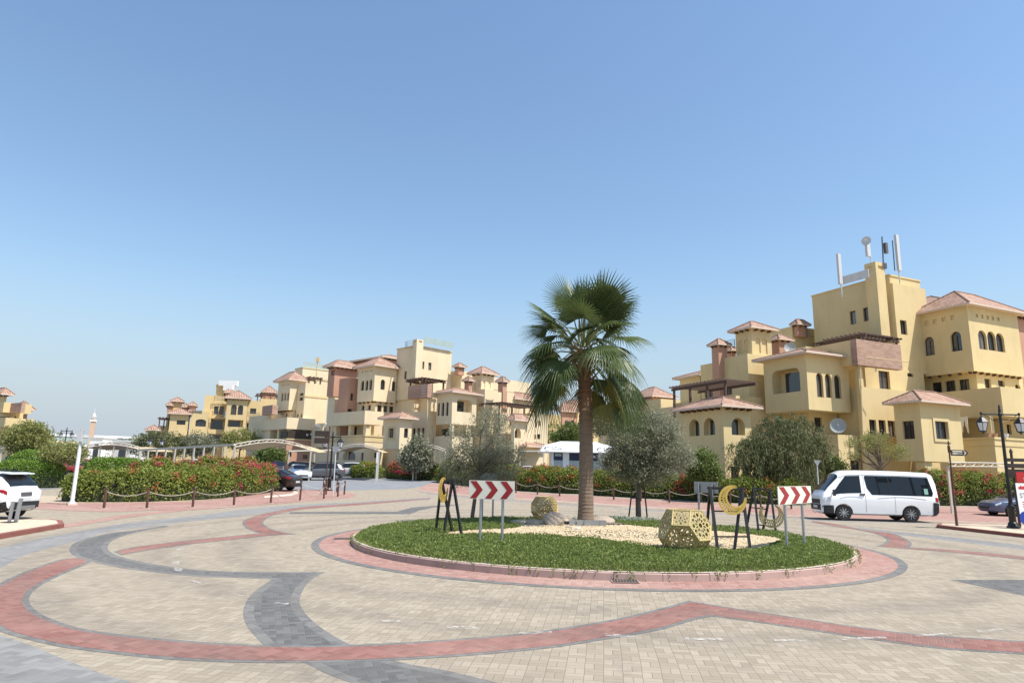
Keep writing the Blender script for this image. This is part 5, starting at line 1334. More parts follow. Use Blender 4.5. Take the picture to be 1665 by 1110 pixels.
# ---- hedges
def gpt(*pts): return [G(*p) for p in pts]
hedge('flowering_hedge', 'long bougainvillea hedge with magenta flowers behind the left rope bollards', [G(78, 816) + Vector((0, 1.2, 0)), G(160, 817) + Vector((0, 1.2, 0)), G(250, 815) + Vector((0, 1.2, 0)), G(330, 811) + Vector((0, 1.2, 0)), G(398, 803) + Vector((0, 1.1, 0)), G(416, 798) + Vector((.2, .9, 0))], 1.45, 2.2, M['hedge_leaf'], 1.35, (.12, .08), [('bract', 2.0, True, ((.78, 1.6), (.95, 1.4), (.66, .9))), ('bract_orange', 1.3, True, None)], lump=.12, h2=1.85)
hedge('flowering_hedge', 'second bougainvillea bank standing behind the long left hedge', [G(140, 806) + Vector((0, 4.0, 0)), G(300, 803) + Vector((0, 4, 0)), G(375, 798) + Vector((0, 3.5, 0))], 2.0, 2.4, M['hedge_leaf'], 1.0, (.13, .085), [('bract', 1.6, True, None), ('bract_orange', 2.4, True, None)], lump=.14)
hedge('clipped_hedge', 'low clipped green hedge behind the white car at the left edge', [G(-60, 795) + Vector((0, 2, 0)), G(70, 795) + Vector((0, 2, 0))], 1.75, 2.0, M['hedge_trim'], 1.1, (.10, .06), trim=True)
hedge('clipped_hedge', 'taller rounded green hedge at the left edge behind the low clipped one', [G(-60, 785) + Vector((0, 4, 0)), G(22, 785) + Vector((0, 4, 0))], 2.35, 2.6, M['hedge_trim'], .9, (.11, .07), trim=True)
hedge('clipped_hedge', 'bright green hedge strip left of the carport posts', [W(138, 770, 47) * Vector((1, 1, 0)) if False else Vector((W(138, 770, 47).x, 47, 0)), Vector((W(235, 770, 47).x, 47, 0))], 2.0, 2.0, M['hedge_trim'], .8, (.14, .08), trim=True)
hedge('flowering_hedge', 'green hedge at the road corner behind the white triangle sign back', [G(556, 777) + Vector((.6, 1.4, 0)), G(590, 777.5) + Vector((0, 1.4, 0)), G(622, 778) + Vector((-.3, 1.4, 0))], 1.55, 2.4, M['hedge_leaf'], 1.0, (.13, .08), [('bract_orange', 1.0, True, None)], lump=.14)
hedge('flowering_hedge', 'hedge with solid crimson flowers right of the road corner hedge', [G(628, 778.5) + Vector((0, 1.2, 0)), G(670, 780) + Vector((0, 1.2, 0)), G(712, 782) + Vector((0, 1.2, 0))], 1.6, 2.2, M['hedge_leaf'], 1.0, (.13, .08), [('bract', 6.0, False, ((.3, 1.0), (.62, 1.0), (.45, 1.5))), ('bract_orange', 3.5, True, None)], lump=.14)
hedge('flowering_hedge', 'yellow green and orange bougainvillea hedge behind the far rope bollards, left of the palm', [G(716, 784) + Vector((0, 1.2, 0)), G(760, 789) + Vector((0, 1.2, 0)), G(834, 797) + Vector((0, 1.2, 0)), G(950, 804.5) + Vector((0, 1.3, 0))], 1.75, 2.2, M['hedge_leaf'], 1.1, (.13, .085), [('bract_orange', 3.0, True, None)], lump=.15)
hedge('flowering_hedge', 'bougainvillea hedge with scattered pink flowers between palm and minibus', [G(952, 805) + Vector((.3, 1.3, 0)), G(1100, 813) + Vector((0, 1.3, 0)), G(1200, 818) + Vector((0, 1.3, 0)), G(1325, 823.5) + Vector((0, 1.5, 0))], 1.6, 2.2, M['hedge_leaf'], 1.3, (.12, .08), [('bract', .9, True, ((.35, .5), (.52, .7), (.62, .8))), ('bract_orange', 2.2, True, None)], lump=.16)
hedge('flowering_hedge', 'tall bougainvillea hedge with pink flowers right of the minibus', [G(1515, 823) + Vector((.3, 1.6, 0)), G(1570, 823) + Vector((0, 1.6, 0)), G(1632, 824) + Vector((0, 1.6, 0)), G(1720, 826) + Vector((0, 1.6, 0))], 2.1, 2.6, M['hedge_leaf'], 1.2, (.12, .08), [('bract', 2.4, False, ((.12, .5), (.55, .7), (.3, .5))), ('bract_orange', 1.2, True, None)], lump=.14)
# sandy planting bed and agaves at the end of the left hedge
sheet('planting_bed', gp([(60, 817), (160, 817.5), (250, 816.5), (320, 814), (376, 809), (410, 803), (428, 800), (432, 797), (410, 796), (330, 801), (250, 806), (60, 806)], 2), .026, M['sand'])
for i, (x, y) in enumerate(((300, 809), (345, 807), (368, 807), (396, 801), (410, 800))):
    p = G(x, y); Q = []; n = 26
    for k in range(n):
        a = k * 2.4; el = R(random.uniform(20, 75)); d = np.array([math.cos(a) * math.cos(el), math.sin(a) * math.cos(el), math.sin(el)]); ln = random.uniform(.5, .8)
        sd = np.array([-math.sin(a), math.cos(a), 0]) * .05; o_ = np.array(p) + d * .02
        Q.append([o_ - sd * .6, o_ + sd * .6, o_ + d * ln * .6 + sd, o_ + d * ln * .6 - sd]); Q.append([o_ + d * ln * .6 - sd, o_ + d * ln * .6 + sd, o_ + d * ln + sd * .05, o_ + d * ln - sd * .05])
    tag(quads_mesh('agave', Q, M['agave']), ['spiky grey agave in front of the long left hedge, leftmost of the row', 'spiky grey agave second from the left before the long hedge', 'tall grey agave in the middle of the row before the hedge', 'small grey agave near the sandy tip of the hedge', 'small grey agave at the very tip of the hedge'][i], 'agave', 'agaves before the left hedge')
# pale ground-hugging shrub and grass tufts on the island
p = GI(1010, 846, .3)
n = 2200; X = RNG.normal(p.x, .75, n); Y = RNG.normal(p.y, .32, n); Z = mz(X, Y) + RNG.random(n) * .24
tag(quads_mesh('silver_shrub', leaf_quads(np.stack([X, Y, Z], 1), rdir(n) + np.array([0, 0, .5]), rdir(n), RNG.uniform(.07, .12, n), RNG.uniform(.02, .035, n)), M['silver_leaf']), 'low silvery green shrub on the gravel edge right of the palm foot', 'shrub')
# boulders
def rock(c, s, lab, seed, mat):
    bm = bmesh.new(); bmesh.ops.create_icosphere(bm, subdivisions=3, radius=1); rr = random.Random(seed); ax = [Vector((rr.gauss(0, 1), rr.gauss(0, 1), rr.gauss(0, 1))).normalized() for _ in range(14)]; dd = [rr.uniform(.55, .9) for _ in ax]
    for v in bm.verts:
        for a, d in zip(ax, dd):
            k = v.co.dot(a)
            if k > d: v.co -= a * (k - d)
        v.co *= 1 + rr.uniform(-.02, .02); v.co = Vector((v.co.x * s[0], v.co.y * s[1], v.co.z * s[2]))
    me = bpy.data.meshes.new('boulder'); bm.to_mesh(me); bm.free(); o = link_mesh('boulder', me, mat); o.location = c; tag(o, lab, 'boulder', 'boulders round the palm')
M['rock'] = simple('pale_rock', (0.36, 0.29, 0.225), .9, var=.35, scale=5, bump=.8)
for (x, y, s, lab) in ((903, 852, (.42, .32, .30), 'largest pale boulder just left of the palm foot'), (868, 852, (.3, .22, .14), 'low grey boulder half in the grass left of the largest boulder'), (980, 850, (.42, .3, .22), 'tan boulder right of the palm foot'),
                       (925, 858, (.12, .1, .08), 'small stone on the gravel between large boulder and palm'), (938, 859, (.14, .1, .07), 'small white stone at the front of the palm foot')):
    p = GI(x, y, .34); rock((p.x, p.y, mound_z(p.x, p.y) + s[2] * .55), s, lab, int(x), M['rock'] if x != 938 else M['lightgrey'])
# low metal edging round the palm foot
b = MB()
for k in range(-2, 3): b.cbox((pbase.x + .02 + k * .24, pbase.y - .5 + .03 * abs(k), mound_z(pbase.x, pbase.y - .5) + .06), .23, .03, .17, -.12 * k)
tag(b.build('planter_edging', M['steel']), 'grey metal edging strip at the foot of the palm', 'edging')
# ------------------------------------------------------------------ street furniture and decorations
def on_mound(px, py, z=0.28):
    p = G(px, py, z)
    return Vector((p.x, p.y, mound_z(p.x, p.y) if math.hypot(p.x - CX, p.y - CY) < RK else 0.0))
def chevron_sign(name_lab, A, B_, wfac, zlo, zhi, facing=1, group='chevron signs on the island'):
    """two steel posts at A and B_, board between heights zlo and zhi; facing=1 shows arrows to the camera"""
    A, B_ = Vector(A), Vector(B_); mid = (A + B_) / 2; d = (B_ - A); d.z = 0; sep = d.length; d.normalize()
    nrm = Vector((d.y, -d.x, 0))
    if nrm.y > 0: nrm = -nrm
    nrm = nrm * facing
    t = thing('chevron_sign', name_lab, 'road sign', mid, 0, group)
    for p in (A, B_):
        b = MB(); top = zhi - .05; q = p - nrm * .05; b.tube([q - UP * .15, Vector((q.x, q.y, top))], .036, 12); b.build('post', M['steel'], t, smooth=True)
    w = sep * wfac; h = zhi - zlo; o = Vector((mid.x, mid.y, zlo)) - d * w / 2
    bb = MB(); bb.box(o, d * w, nrm * .018, UP * h); bo = bb.build('board', M['signwhite'], t)
    if facing > 0:
        for i in range(3):
            x0 = .022 + .333 * i; q = [(x0, .97), (x0 + .14, .97), (x0 + .285, .5), (x0 + .14, .03), (x0, .03), (x0 + .145, .5)]
            c = MB(); c.prism([(a * w, z * h) for a, z in q], o + nrm * .0195, d, UP, nrm * .003); c.build('chevron', M['red'], bo)
    else:
        c = MB()
        for z in (.2, .75): c.box(o + UP * h * z - nrm * .03 + d * .05, d * (w - .1), nrm * .028, UP * .04)
        c.build('stiffener', M['steel'], bo)
        bo.data.materials[0] = M['steel']
    return t
A, B_ = on_mound(779.5, 881), on_mound(815.5, 882.5)
zl, zh = W(797, 811, A.y).z, W(797, 781, A.y).z
chevron_sign('red and white three chevron sign on steel posts at the left island front', A, B_, 2.08, zl, zh)
A, B_ = on_mound(1283, 890), on_mound(1311, 884)
chevron_sign('red and white three chevron sign at the right, in front of the minibus', A, B_, 1.92, W(1292, 820, A.y).z, W(1292, 790.5, A.y).z)
p = on_mound(1137.5, 851, .15); p.y = min(p.y, CY + RK - .9); pz = W(1137, 830, 24.0)
A = Vector((W(1137, 800, 24.4).x, 24.4, .14)); B_ = Vector((W(1159, 800, 24.0).x, 24.0, .14))
chevron_sign('grey back of a road sign on two posts at the rear right of the island', A, B_, 1.75, W(1150, 801, 24.2).z, W(1150, 783, 24.2).z, -1)
A = Vector((W(785, 800, 26.0).x, 26.0, .12)); B_ = Vector((W(802, 800, 26.0).x, 26.0, .12))
chevron_sign('grey back of a road sign half hidden behind the left chevron sign', A, B_, 1.7, W(797, 782, 26).z, W(797, 768, 26).z, -1)

def easel(lab, tops, feet, rails, D, group='black A-frames on the island'):
    c = sum((Vector(f) for f in feet), Vector()) / len(feet)
    t = thing('moon_stand', lab, 'display stand', c, 0, group)
    for i, f in enumerate(feet):
        b = MB(); b.bar(Vector(f) - UP * .03, tops[i // 2] + UP * .02, .06, .06); b.build('leg', M['black'], t)
    d = (tops[1] - tops[0]).normalized(); b = MB(); b.bar(tops[0] - d * .06, tops[1] + d * .06, .065, .065); b.build('top_beam', M['black'], t)
    for i, j, f in rails:
        p = Vector(feet[i]).lerp(tops[i // 2], f); q = Vector(feet[j]).lerp(tops[j // 2], f)
        b = MB(); b.bar(p, q, .035, .035); b.build('rail', M['black'], t)
    return t
def crescent(lab, c, right, r, mat, open_deg=35, rin=.74, shift=.32, group='crescent moons on the stands'):
    """flat openwork crescent in the vertical plane (right, up): rim, lattice bars, inner rim"""
    right = Vector(right).normalized(); n = right.cross(UP).normalized(); od = R(open_deg)
    P = lambda x, y, q=0.0: Vector(c) + right * x + UP * y + n * q
    ox, oy = shift * r * math.cos(od), shift * r * math.sin(od)
    # end points: intersection angle of the circles
    ri = r * rin; d_ = shift * r; ca = (d_ * d_ + r * r - ri * ri) / (2 * d_ * r); a0 = math.acos(max(-1, min(1, ca)))
    ci = (d_ * d_ + ri * ri - r * r) / (2 * d_ * ri); i0 = math.acos(max(-1, min(1, ci)))
    outer = [(r * math.cos(od + a0 + (2 * math.pi - 2 * a0) * k / 48), r * math.sin(od + a0 + (2 * math.pi - 2 * a0) * k / 48)) for k in range(49)]
    s0 = math.pi - i0
    inner = [(ox + ri * math.cos(od + s0 + (2 * math.pi - 2 * s0) * k / 48), oy + ri * math.sin(od + s0 + (2 * math.pi - 2 * s0) * k / 48)) for k in range(49)]
    t = thing('crescent_moon', lab, 'moon ornament', c, 0, group)
    b = MB()
    for L_ in (outer, inner):
        for k in range(48): b.bar(P(*L_[k]), P(*L_[k + 1]), .022, .05)
    b.build('rim', mat, t)
    b = MB(); rr = random.Random(3)
    for k in range(3, 46):
        a = outer[k]; e = inner[max(0, min(48, k + (2 if k % 2 else -2)))]
        b.bar(P(*a), P(*e), .016, .02)
        m_ = ((outer[k][0] + inner[k][0]) / 2, (outer[k][1] + inner[k][1]) / 2); m2 = ((outer[k + 1][0] + inner[k + 1][0]) / 2, (outer[k + 1][1] + inner[k + 1][1]) / 2)
        b.bar(P(*m_), P(*m2), .016, .02)
    b.build('lattice', mat, t)
    return t
# right front stand
F = [on_mound(1167, 891), on_mound(1145, 856), on_mound(1193.5, 892), on_mound(1220, 890)]
F[1] = Vector((F[0].x + .18, F[0].y + .95, mound_z(F[0].x, F[0].y + .9))); F[2] = F[2]
dd_ = F[3] - F[0]
T = [W(1154.5, 793, F[0].y + .35), W(1206, 794.5, F[3].y + .35)]
F[1] = Vector((W(1146, 850, F[0].y + 1.0).x, F[0].y + 1.0, mound_z(F[0].x, F[0].y + 1.0)))
easel('black metal A-frame stand on the gravel right of the large gold polyhedron', T, F, [(0, 3, .62), (0, 3, .21)], 0)
crescent('bright gold crescent moon hanging in the right front black stand', W(1191, 812.5, F[0].y + .2), (1, .1, 0), .335, M['goldmoon'], 38)
# left stand
F = [on_mound(706.5, 866), on_mound(722, 867), on_mound(737, 864.5), on_mound(751.5, 867.5)]
D0 = F[1].y; F = [Vector((f.x, D0 + o_, f.z)) for f, o_ in zip(F, (.35, -.2, .45, -.1))]
T = [W(718, 781, D0 + .1), W(736, 780, D0 + .15)]
easel('black metal A-frame stand at the left end of the island', T, [F[0], F[2], F[1], F[3]], [(0, 1, .05), (0, 2, .3)], 0)
crescent('gold crescent moon seen almost edge on in the left black stand', W(721, 796, D0 - .02), (.28, .95, 0), .32, M['goldmoon'], 40)
# rear right stand
Df = 22.6
ft = [Vector((W(x, 850, Df + o_).x, Df + o_, mound_z(W(x, 850, Df).x, Df))) for x, o_ in ((1212, .5), (1233, -.4), (1239, .5), (1261, -.4))]
T = [W(1225.5, 793, Df), W(1253, 797, Df)]
easel('black metal A-frame stand at the rear right, left of the right chevron sign', T, ft, [(0, 2, .55), (1, 3, .2)], 0)
crescent('dark gold crescent moon hanging low in the rear right stand', W(1254, 838, Df - .45), (1, -.5, 0), .36, M['gold'], 100)

# ---- gold openwork polyhedra (truncated octahedra)
def polyhedron(lab, c, edge, rot, group='gold geometric ornaments'):
    V = []
    for p in ((0, 1, 2), (0, 2, 1), (1, 0, 2), (1, 2, 0), (2, 0, 1), (2, 1, 0)):
        for s1 in (1, -1):
            for s2 in (1, -1):
                v = [0, 0, 0]
                for ax, val in zip(p, (0, 1, 2)): pass
                v[p[0]] = 0; v[p[1]] = 1 * s1; v[p[2]] = 2 * s2; V.append(Vector(v))
    k = edge / math.sqrt(2); mt = rot; V = [mt @ (v * k) for v in V]
    faces = []
    for ax in range(3):
        for s_ in (1, -1):
            n = Vector((0, 0, 0)); n[ax] = s_; faces.append((mt @ n, 2 * k))
    for a in (1, -1):
        for b_ in (1, -1):
            for c_ in (1, -1): n = Vector((a, b_, c_)).normalized(); faces.append((mt @ n, 3 * k / math.sqrt(3)))
    t = thing('gold_polyhedron', lab, 'ornament', c, 0, group)
    zmin = min(v.z for v in V); C = Vector(c) - UP * zmin
    fr = MB()
    for n, d in faces:
        fv = [v for v in V if abs(v.dot(n) - d) < 1e-3 * edge + 1e-4]
        ctr = sum(fv, Vector()) / len(fv); a = (fv[0] - ctr).normalized(); b_ = n.cross(a)
        fv.sort(key=lambda v: math.atan2((v - ctr).dot(b_), (v - ctr).dot(a)))
        m = len(fv); rad = (fv[0] - ctr).length; apo = rad * math.cos(math.pi / m)
        P = lambda x, y, q: C + ctr + a * x + b_ * y + n * q
        holes = []; T2 = 2 * math.pi
        def poly_hole(cx_, cy_, r, sides, ph=0.0, sx=1.0, dirn=0.0):
            pts = []
            for i in range(sides):
                t_ = T2 * i / sides + ph; x, y = r * math.cos(t_) * sx, r * math.sin(t_)
                pts.append((cx_ + x * math.cos(dirn) - y * math.sin(dirn), cy_ + x * math.sin(dirn) + y * math.cos(dirn)))
            holes.append(pts)
        np_ = 12 if m == 6 else 8
        poly_hole(0, 0, apo * .17, np_)
        for i in range(np_):
            th = T2 * (i + .5) / np_
            r1, r2, r3 = apo * .22, apo * .42, apo * .575; wd = math.pi / np_ * .80
            holes.append([(r1 * math.cos(th), r1 * math.sin(th)), (r2 * math.cos(th - wd), r2 * math.sin(th - wd)), (r3 * math.cos(th), r3 * math.sin(th)), (r2 * math.cos(th + wd), r2 * math.sin(th + wd))][::1])
            th2 = T2 * i / np_; poly_hole(apo * .71 * math.cos(th2), apo * .71 * math.sin(th2), apo * (.155 if m == 6 else .16), 5, math.pi, 1.0, th2)
        for i in range(m):
            th = T2 * i / m; poly_hole(rad * .86 * math.cos(th), rad * .86 * math.sin(th), rad * .055, 3, 0, 1, th)
        for i in range(m * 2):
            th = math.pi * (i + .5) / m; rr_ = apo / math.cos(((th + 1e-6) % (T2 / m)) - math.pi / m) * .86
            poly_hole(rr_ * math.cos(th), rr_ * math.sin(th), apo * .06, 4, 0, 1, th)
        out = [((v - ctr).dot(a) * .965, (v - ctr).dot(b_) * .965) for v in fv]
        pm = MB()
        for q in (0.0, -.014): pm.poly([P(x, y, q) for x, y in out], [[P(x, y, q) for x, y in h] for h in holes])
        for h in holes:
            for i in range(len(h)): x0, x1 = h[i], h[(i + 1) % len(h)]; pm.face([P(*x0, 0), P(*x1, 0), P(*x1, -.014), P(*x0, -.014)])
        pm.build('pierced_panel', M['gold'], t)
        for i in range(m): fr.tube([C + fv[i], C + fv[(i + 1) % m]], .014, 6)
    fr.build('edge_frame', M['gold'], t)
    return t
to_up = Vector((1, 1, 1)).normalized().rotation_difference(UP).to_matrix()
pr = on_mound(1114, 893)
polyhedron('large gold openwork polyhedron lying in the grass at the right front of the island', (pr.x, pr.y, pr.z - .03), .40, Matrix.Rotation(R(22), 3, 'Z') @ to_up)
pl_ = Vector((W(885.5, 830, 25.6).x, 25.6, .2))
polyhedron('smaller gold openwork polyhedron at the rear of the island, left of the palm', (pl_.x, pl_.y, mound_z(pl_.x, pl_.y) + .05), .335, Matrix.Rotation(R(46), 3, 'Z') @ to_up)

# ---- bollards and ropes
def make_bollard(p, lab):
    t = thing('bollard', lab, 'bollard', p, 0, 'brown bollards along the pavements')
    b = MB(); b.lathe([(.09, 0), (.09, .02), (.055, .03), (.055, .80), (.05, .82)], (0, 0, 0), 12); b.build('post', M['bollard'], t, smooth=True, world_space=False)
    b = MB(); b.lathe([(.03, .82), (.052, .845), (.058, .875), (.045, .91), (.01, .925)], (0, 0, 0), 12); b.build('cap', M['bollard'], t, smooth=True, world_space=False)
    b = MB(); b.lathe([(.13, 0), (.12, .012)], (0, 0, 0), 12); b.build('base_plate', M['kerb_pale'], t, smooth=True, world_space=False)
    return t
def rope(p, q, lab, sag=.22):
    b = MB(); P = [Vector(p).lerp(Vector(q), i / 14) + UP * (.76 - sag * 4 * (i / 14) * (1 - i / 14)) for i in range(15)]
    b.tube(P, .019, 7); tag(b.build('rope', M['rope'], smooth=True), lab, 'rope', 'ropes between bollards')
RA = [(168.6, 827), (238.4, 827), (313, 825.3), (380, 822), (440, 818.5), (487.5, 814.3), (526.4, 811.5), (549, 808.2), (559.6, 804.8)]
LA = ['leftmost brown bollard, in front of the long hedge near the white sign post', 'second brown bollard from the left before the long hedge', 'third brown bollard from the left, beside the leftmost agave', 'brown bollard before the two large agaves', 'brown bollard at the sandy tip of the left hedge', 'brown bollard in the open pink pavement left of the lamp post', 'front brown bollard of the cluster round the triangle sign post', 'brown bollard right of the white triangle sign post', 'rightmost brown bollard of the left pavement corner']
RB = [(802, 798), (839, 801), (874, 804), (910, 807), (953, 810), (998, 813), (1042, 815.5), (1088.6, 818), (1137, 820.5), (1187.7, 823), (1237, 825.5), (1287, 828)]
LB = ['far bollard partly hidden by the left olive trunk', 'far bollard just right of the left chevron sign', 'far bollard above the smaller gold polyhedron', 'far bollard between the smaller gold polyhedron and the palm', 'far bollard hidden just behind the palm trunk', 'far bollard right of the palm trunk', 'far bollard behind the staked olive trunk', 'far bollard between the staked olive and the grey sign back', 'far bollard behind the grey sign back', 'far bollard behind the bright gold moon', 'far bollard behind the rear right black stand', 'far bollard behind the right chevron sign']
RC = [((530, 804.7), 'brown bollard behind the front one, left of the triangle sign post'), ((525.5, 796.5), 'brown bollard at the road edge, left of the lamp base'), ((547.5, 800.6), 'brown bollard at the back, right of the triangle sign post')]
proto = None; PT = {}
def bollard(p, lab):
    global proto
    if proto is None: proto = make_bollard(p, lab); return proto
    o = copy_tree(proto); o.location = p; o['label'] = lab; o.rotation_euler = (random.uniform(-.02, .02), random.uniform(-.02, .02), 0); return o
for pts, labs in ((RA, LA), (RB, LB)):
    pos = [G(*p) for p in pts]
    for p, l in zip(pos, labs): bollard(p + UP * .02, l)
    short = [l.split(',')[0] for l in labs]
    for i in range(len(pos) - 1):
        if pts is RB and i in (3,): pass
        rope(pos[i], pos[i + 1], ' '.join(('rope from the ' + short[i].replace('brown ', '')).split()[:14]) + ' rightwards', (.5 if i in (4, 5) else .2) if pts is RA else .2)
for p, l in RC: bollard(G(*p) + UP * .02, l)
rope(G(525.5, 796.5), G(530, 804.7), 'rope beside the base of the corner lamp post', .15); rope(G(547.5, 800.6), G(556.5, 803), 'short rope behind the rightmost corner bollard', .12)

# ---- lanterns
def lantern(t, c, s=1.0, name='lantern'):
    """hexagonal coach lantern hanging at c (its top)"""
    c = Vector(c); b = MB(); b.lathe([(.02 * s, 0), (.03 * s, -.08 * s), (.10 * s, -.12 * s), (.24 * s, -.30 * s), (.27 * s, -.33 * s), (.27 * s, -.36 * s)], c, 6); L = b.build(name, M['black'], t)
    b = MB(); b.lathe([(.235 * s, -.365 * s), (.14 * s, -.72 * s)], c, 6); b.build('lamp_glass', M['lamp_glass'], L)
    b = MB()
    for k in range(6):
        a = math.pi / 3 * k; b.tube([c + Vector((.24 * s * math.cos(a), .24 * s * math.sin(a), -.36 * s)), c + Vector((.145 * s * math.cos(a), .145 * s * math.sin(a), -.73 * s))], .012 * s, 5)
    b.lathe([(.15 * s, -.72 * s), (.15 * s, -.75 * s), (.05 * s, -.80 * s), (.02 * s, -.86 * s)], c, 6); b.build('lantern_frame', M['black'], L)
def lamp_post(lab, base, H, arm, adir, base_s=1.0, lant=1.0, sides=(1, -1), group='black lantern posts'):
    base = Vector(base); t = thing('street_lamp', lab, 'street lamp', base, 0, group); ad = Vector(adir).normalized()
    b = MB(); s = base_s; b.lathe([(.24 * s, 0), (.24 * s, .06), (.19 * s, .10), (.17 * s, .2), (.13 * s, .24), (.125 * s, .75), (.15 * s, .80), (.15 * s, .86), (.10 * s, .92), (.085 * s, 1.0)], base, 14); b.build('base', M['black'], t, smooth=True)
    b = MB(); b.lathe([(.075 * s, .99), (.062 * s, H * .6), (.055 * s, H - .3), (.08 * s, H - .28), (.08 * s, H - .18), (.05 * s, H - .15), (.055 * s, H - .02), (.03 * s, H + .03), (.045 * s, H + .1), (.01, H + .2)], base, 12); b.build('pole', M['black'], t, smooth=True)
    for sg in sides:
        b = MB(); z = base + UP * (H - .22); e = z + ad * (arm * sg); b.tube([z, e], .032 * s, 8); b.tube([z - UP * .35, z - UP * .25 + ad * arm * .4 * sg, e - ad * .1 * sg - UP * .02], .012 * s, 6); b.lathe([(.01, -.05), (.05 * s, -.02), (.05 * s, .06), (.01, .09)], e, 8); b.build('arm', M['black'], t, smooth=True)
        lantern(t, e - UP * .04, lant)
    return t
lp = G(1648, 858, .13); H = W(1619.5, 661, lp.y).z - .13
lamp_post('black double lantern lamp post on the right median', lp, H - .1, W(1656, 690, lp.y).x - W(1624, 690, lp.y).x, (1, .05, 0), 1.0, .92)
lq = G(535, 797.5); H = W(542, 703, lq.y).z - lq.z
lamp_post('black lamp post with a grey lantern at the left pavement corner', lq, H - .1, .75, (.9, -.5, 0), 1.0, .95)
for x, y0, D, lab in ((109, 697, 75, 'far black lamp post above the green tree left of the white sign post'), (254.5, 708, 70, 'far black double lantern lamp post at the lowest wing of the pale yellow block')):
    p = W(x, y0, D); lamp_post(lab, (p.x, D, zt(D)), p.z - zt(D), .62, (1, 0, 0), 1.0, .95)
# ---- poles and signs
lp = G(116.5, 821); D = lp.y; t = thing('sign_post', 'tall white sign post standing before the left end of the long hedge', 'sign post', lp)
b = MB(); b.lathe([(.26, 0), (.26, .10)], lp, 4); b.build('footing', M['kerb_pale'], t)
b = MB(); tz = W(138, 699, D).z; b.lathe([(.16, .1), (.16, .12), (.085, .22), (.08, tz - .9), (.075, tz - .9 + .01), (.075, tz - .05), (.09, tz - .03), (.09, tz)], lp, 14); b.build('pole', M['lightgrey'], t, smooth=True)
for y0, y1 in ((709, 711), (714, 716)):
    b = MB(); z = W(135, y0, D).z; b.box((lp.x - .33, D - .14, z), (.85, 0, 0), (0, .03, 0), (0, 0, .05)); b.build('bracket', M['lightgrey'], t)
b = MB(); z0, z1 = W(137, 718, D).z, W(137, 700, D).z; b.box((lp.x - .12, D - .16, z0), (.24, .0, 0), (0, .02, 0), (0, 0, z1 - z0)); b.build('sign_plate', M['lightgrey'], t)
def tri_sign(lab, base, top_z, r, D):
    t = thing('give_way_sign', lab, 'road sign', base); base = Vector(base)
    b = MB(); b.lathe([(.035, 0), (.035, top_z - base.z)], base, 10); b.build('pole', M['lightgrey'], t, smooth=True)
    b = MB(); b.prism([(-r, 0), (r, 0), (r * .12, -r * 1.55), (-r * .12, -r * 1.55)], (base.x, base.y - .05, top_z), (1, 0, 0), UP, (0, .015, 0)); b.build('sign_plate', M['steel'], t)
bp_ = G(541, 807); tri_sign('grey back of a triangular give way sign on a white pole at the left corner', bp_, W(545.5, 726, bp_.y).z, .28, bp_.y)
p = W(1328, 748, 42); tri_sign('grey back of a give way sign standing left of the minibus nose', (p.x, 42, zt(42)), p.z, .22, 42)
p = W(614, 735, 62); t = thing('marker_post', 'slim white marker post in the hedge right of the corner lamp', 'post', (p.x, 62, zt(62))); b = MB(); b.cbox((p.x, 62, zt(62)), .1, .1, p.z - zt(62) - .9); b.build('pole', M['lightgrey'], t); b = MB(); b.cbox((p.x, 61.9, p.z - 1.0), .16, .04, 1.0, .5); b.build('sign_plate', M['lightgrey'], t)
p = G(529, 799); q = W(534, 690, p.y); b = MB(); b.tube([p, (p.x, p.y, q.z - .2)], .045, 8); b.lathe([(.06, 0), (.07, .06), (.02, .2)], (p.x, p.y, q.z - .25), 8); t = thing('finger_post', 'slim brown post with dark sign boards beside the corner lamp', 'sign post', p); b.build('pole', M['bollard'], t)
for z in (q.z - .85, q.z - 1.35):
    b = MB(); b.box((p.x - 1.05, p.y - .03, z), (1.0, 0, 0), (0, .04, 0), (0, 0, .4)); b.build('sign_board', M['frame'], t)
# finger post at the right median
p = G(1556, 854.5, .13); top = W(1546.5, 717, p.y); t = thing('finger_post', 'slim brown finger post with an arrow board on the right median', 'sign post', p)
b = MB(); b.lathe([(.055, 0), (.045, .9), (.035, 1.0), (.032, top.z - p.z - .5), (.055, top.z - p.z - .45), (.055, top.z - p.z - .2), (.025, top.z - p.z - .17), (.04, top.z - p.z - .1), (.008, top.z - p.z + .05)], p, 10); b.build('pole', M['bollard'], t, smooth=True)
zc = W(1560, 736, p.y).z; w = .62; b = MB(); b.prism([(0, -.12), (w, -.12), (w + .13, 0), (w, .12), (0, .12)], (p.x + .04, p.y - .05, zc), (1, 0, 0), UP, (0, .03, 0)); bo = b.build('arrow_board', M['frame'], t)
b = MB()
for z, l_ in ((.035, .42), (-.055, .42)): b.box((p.x + .1, p.y - .0535, zc + z), (l_, 0, 0), (0, .003, 0), (0, 0, .045))
b.prism([(.53, -.08), (.57, -.08), (.65, 0), (.57, .08), (.53, .08), (.6, 0)], (p.x + .04, p.y - .0535, zc), (1, 0, 0), UP, (0, .003, 0)); b.build('lettering', M['signwhite'], bo)
# slim steel stub posts on the left median
p = G(14, 849.5, .13); t = thing('stub_post', 'slanted grey steel stub post on the left median by the white car', 'post', p)
b = MB(); h0 = W(22, 815, p.y).z - .13; b.box(p + Vector((-.05, 0, 0)), (.09, .0, 0), (0, .04, 0), (0.03, 0, h0)); b.build('post', M['steel'], t); b = MB(); b.box(p + Vector((.06, .12, 0)), (.10, .02, 0), (0, .04, 0), (0.05, 0, h0 + .1)); b.build('back_post', M['steel'], t); b = MB(); b.cbox(p, .3, .3, .03); b.build('base_plate', M['iron'], t)
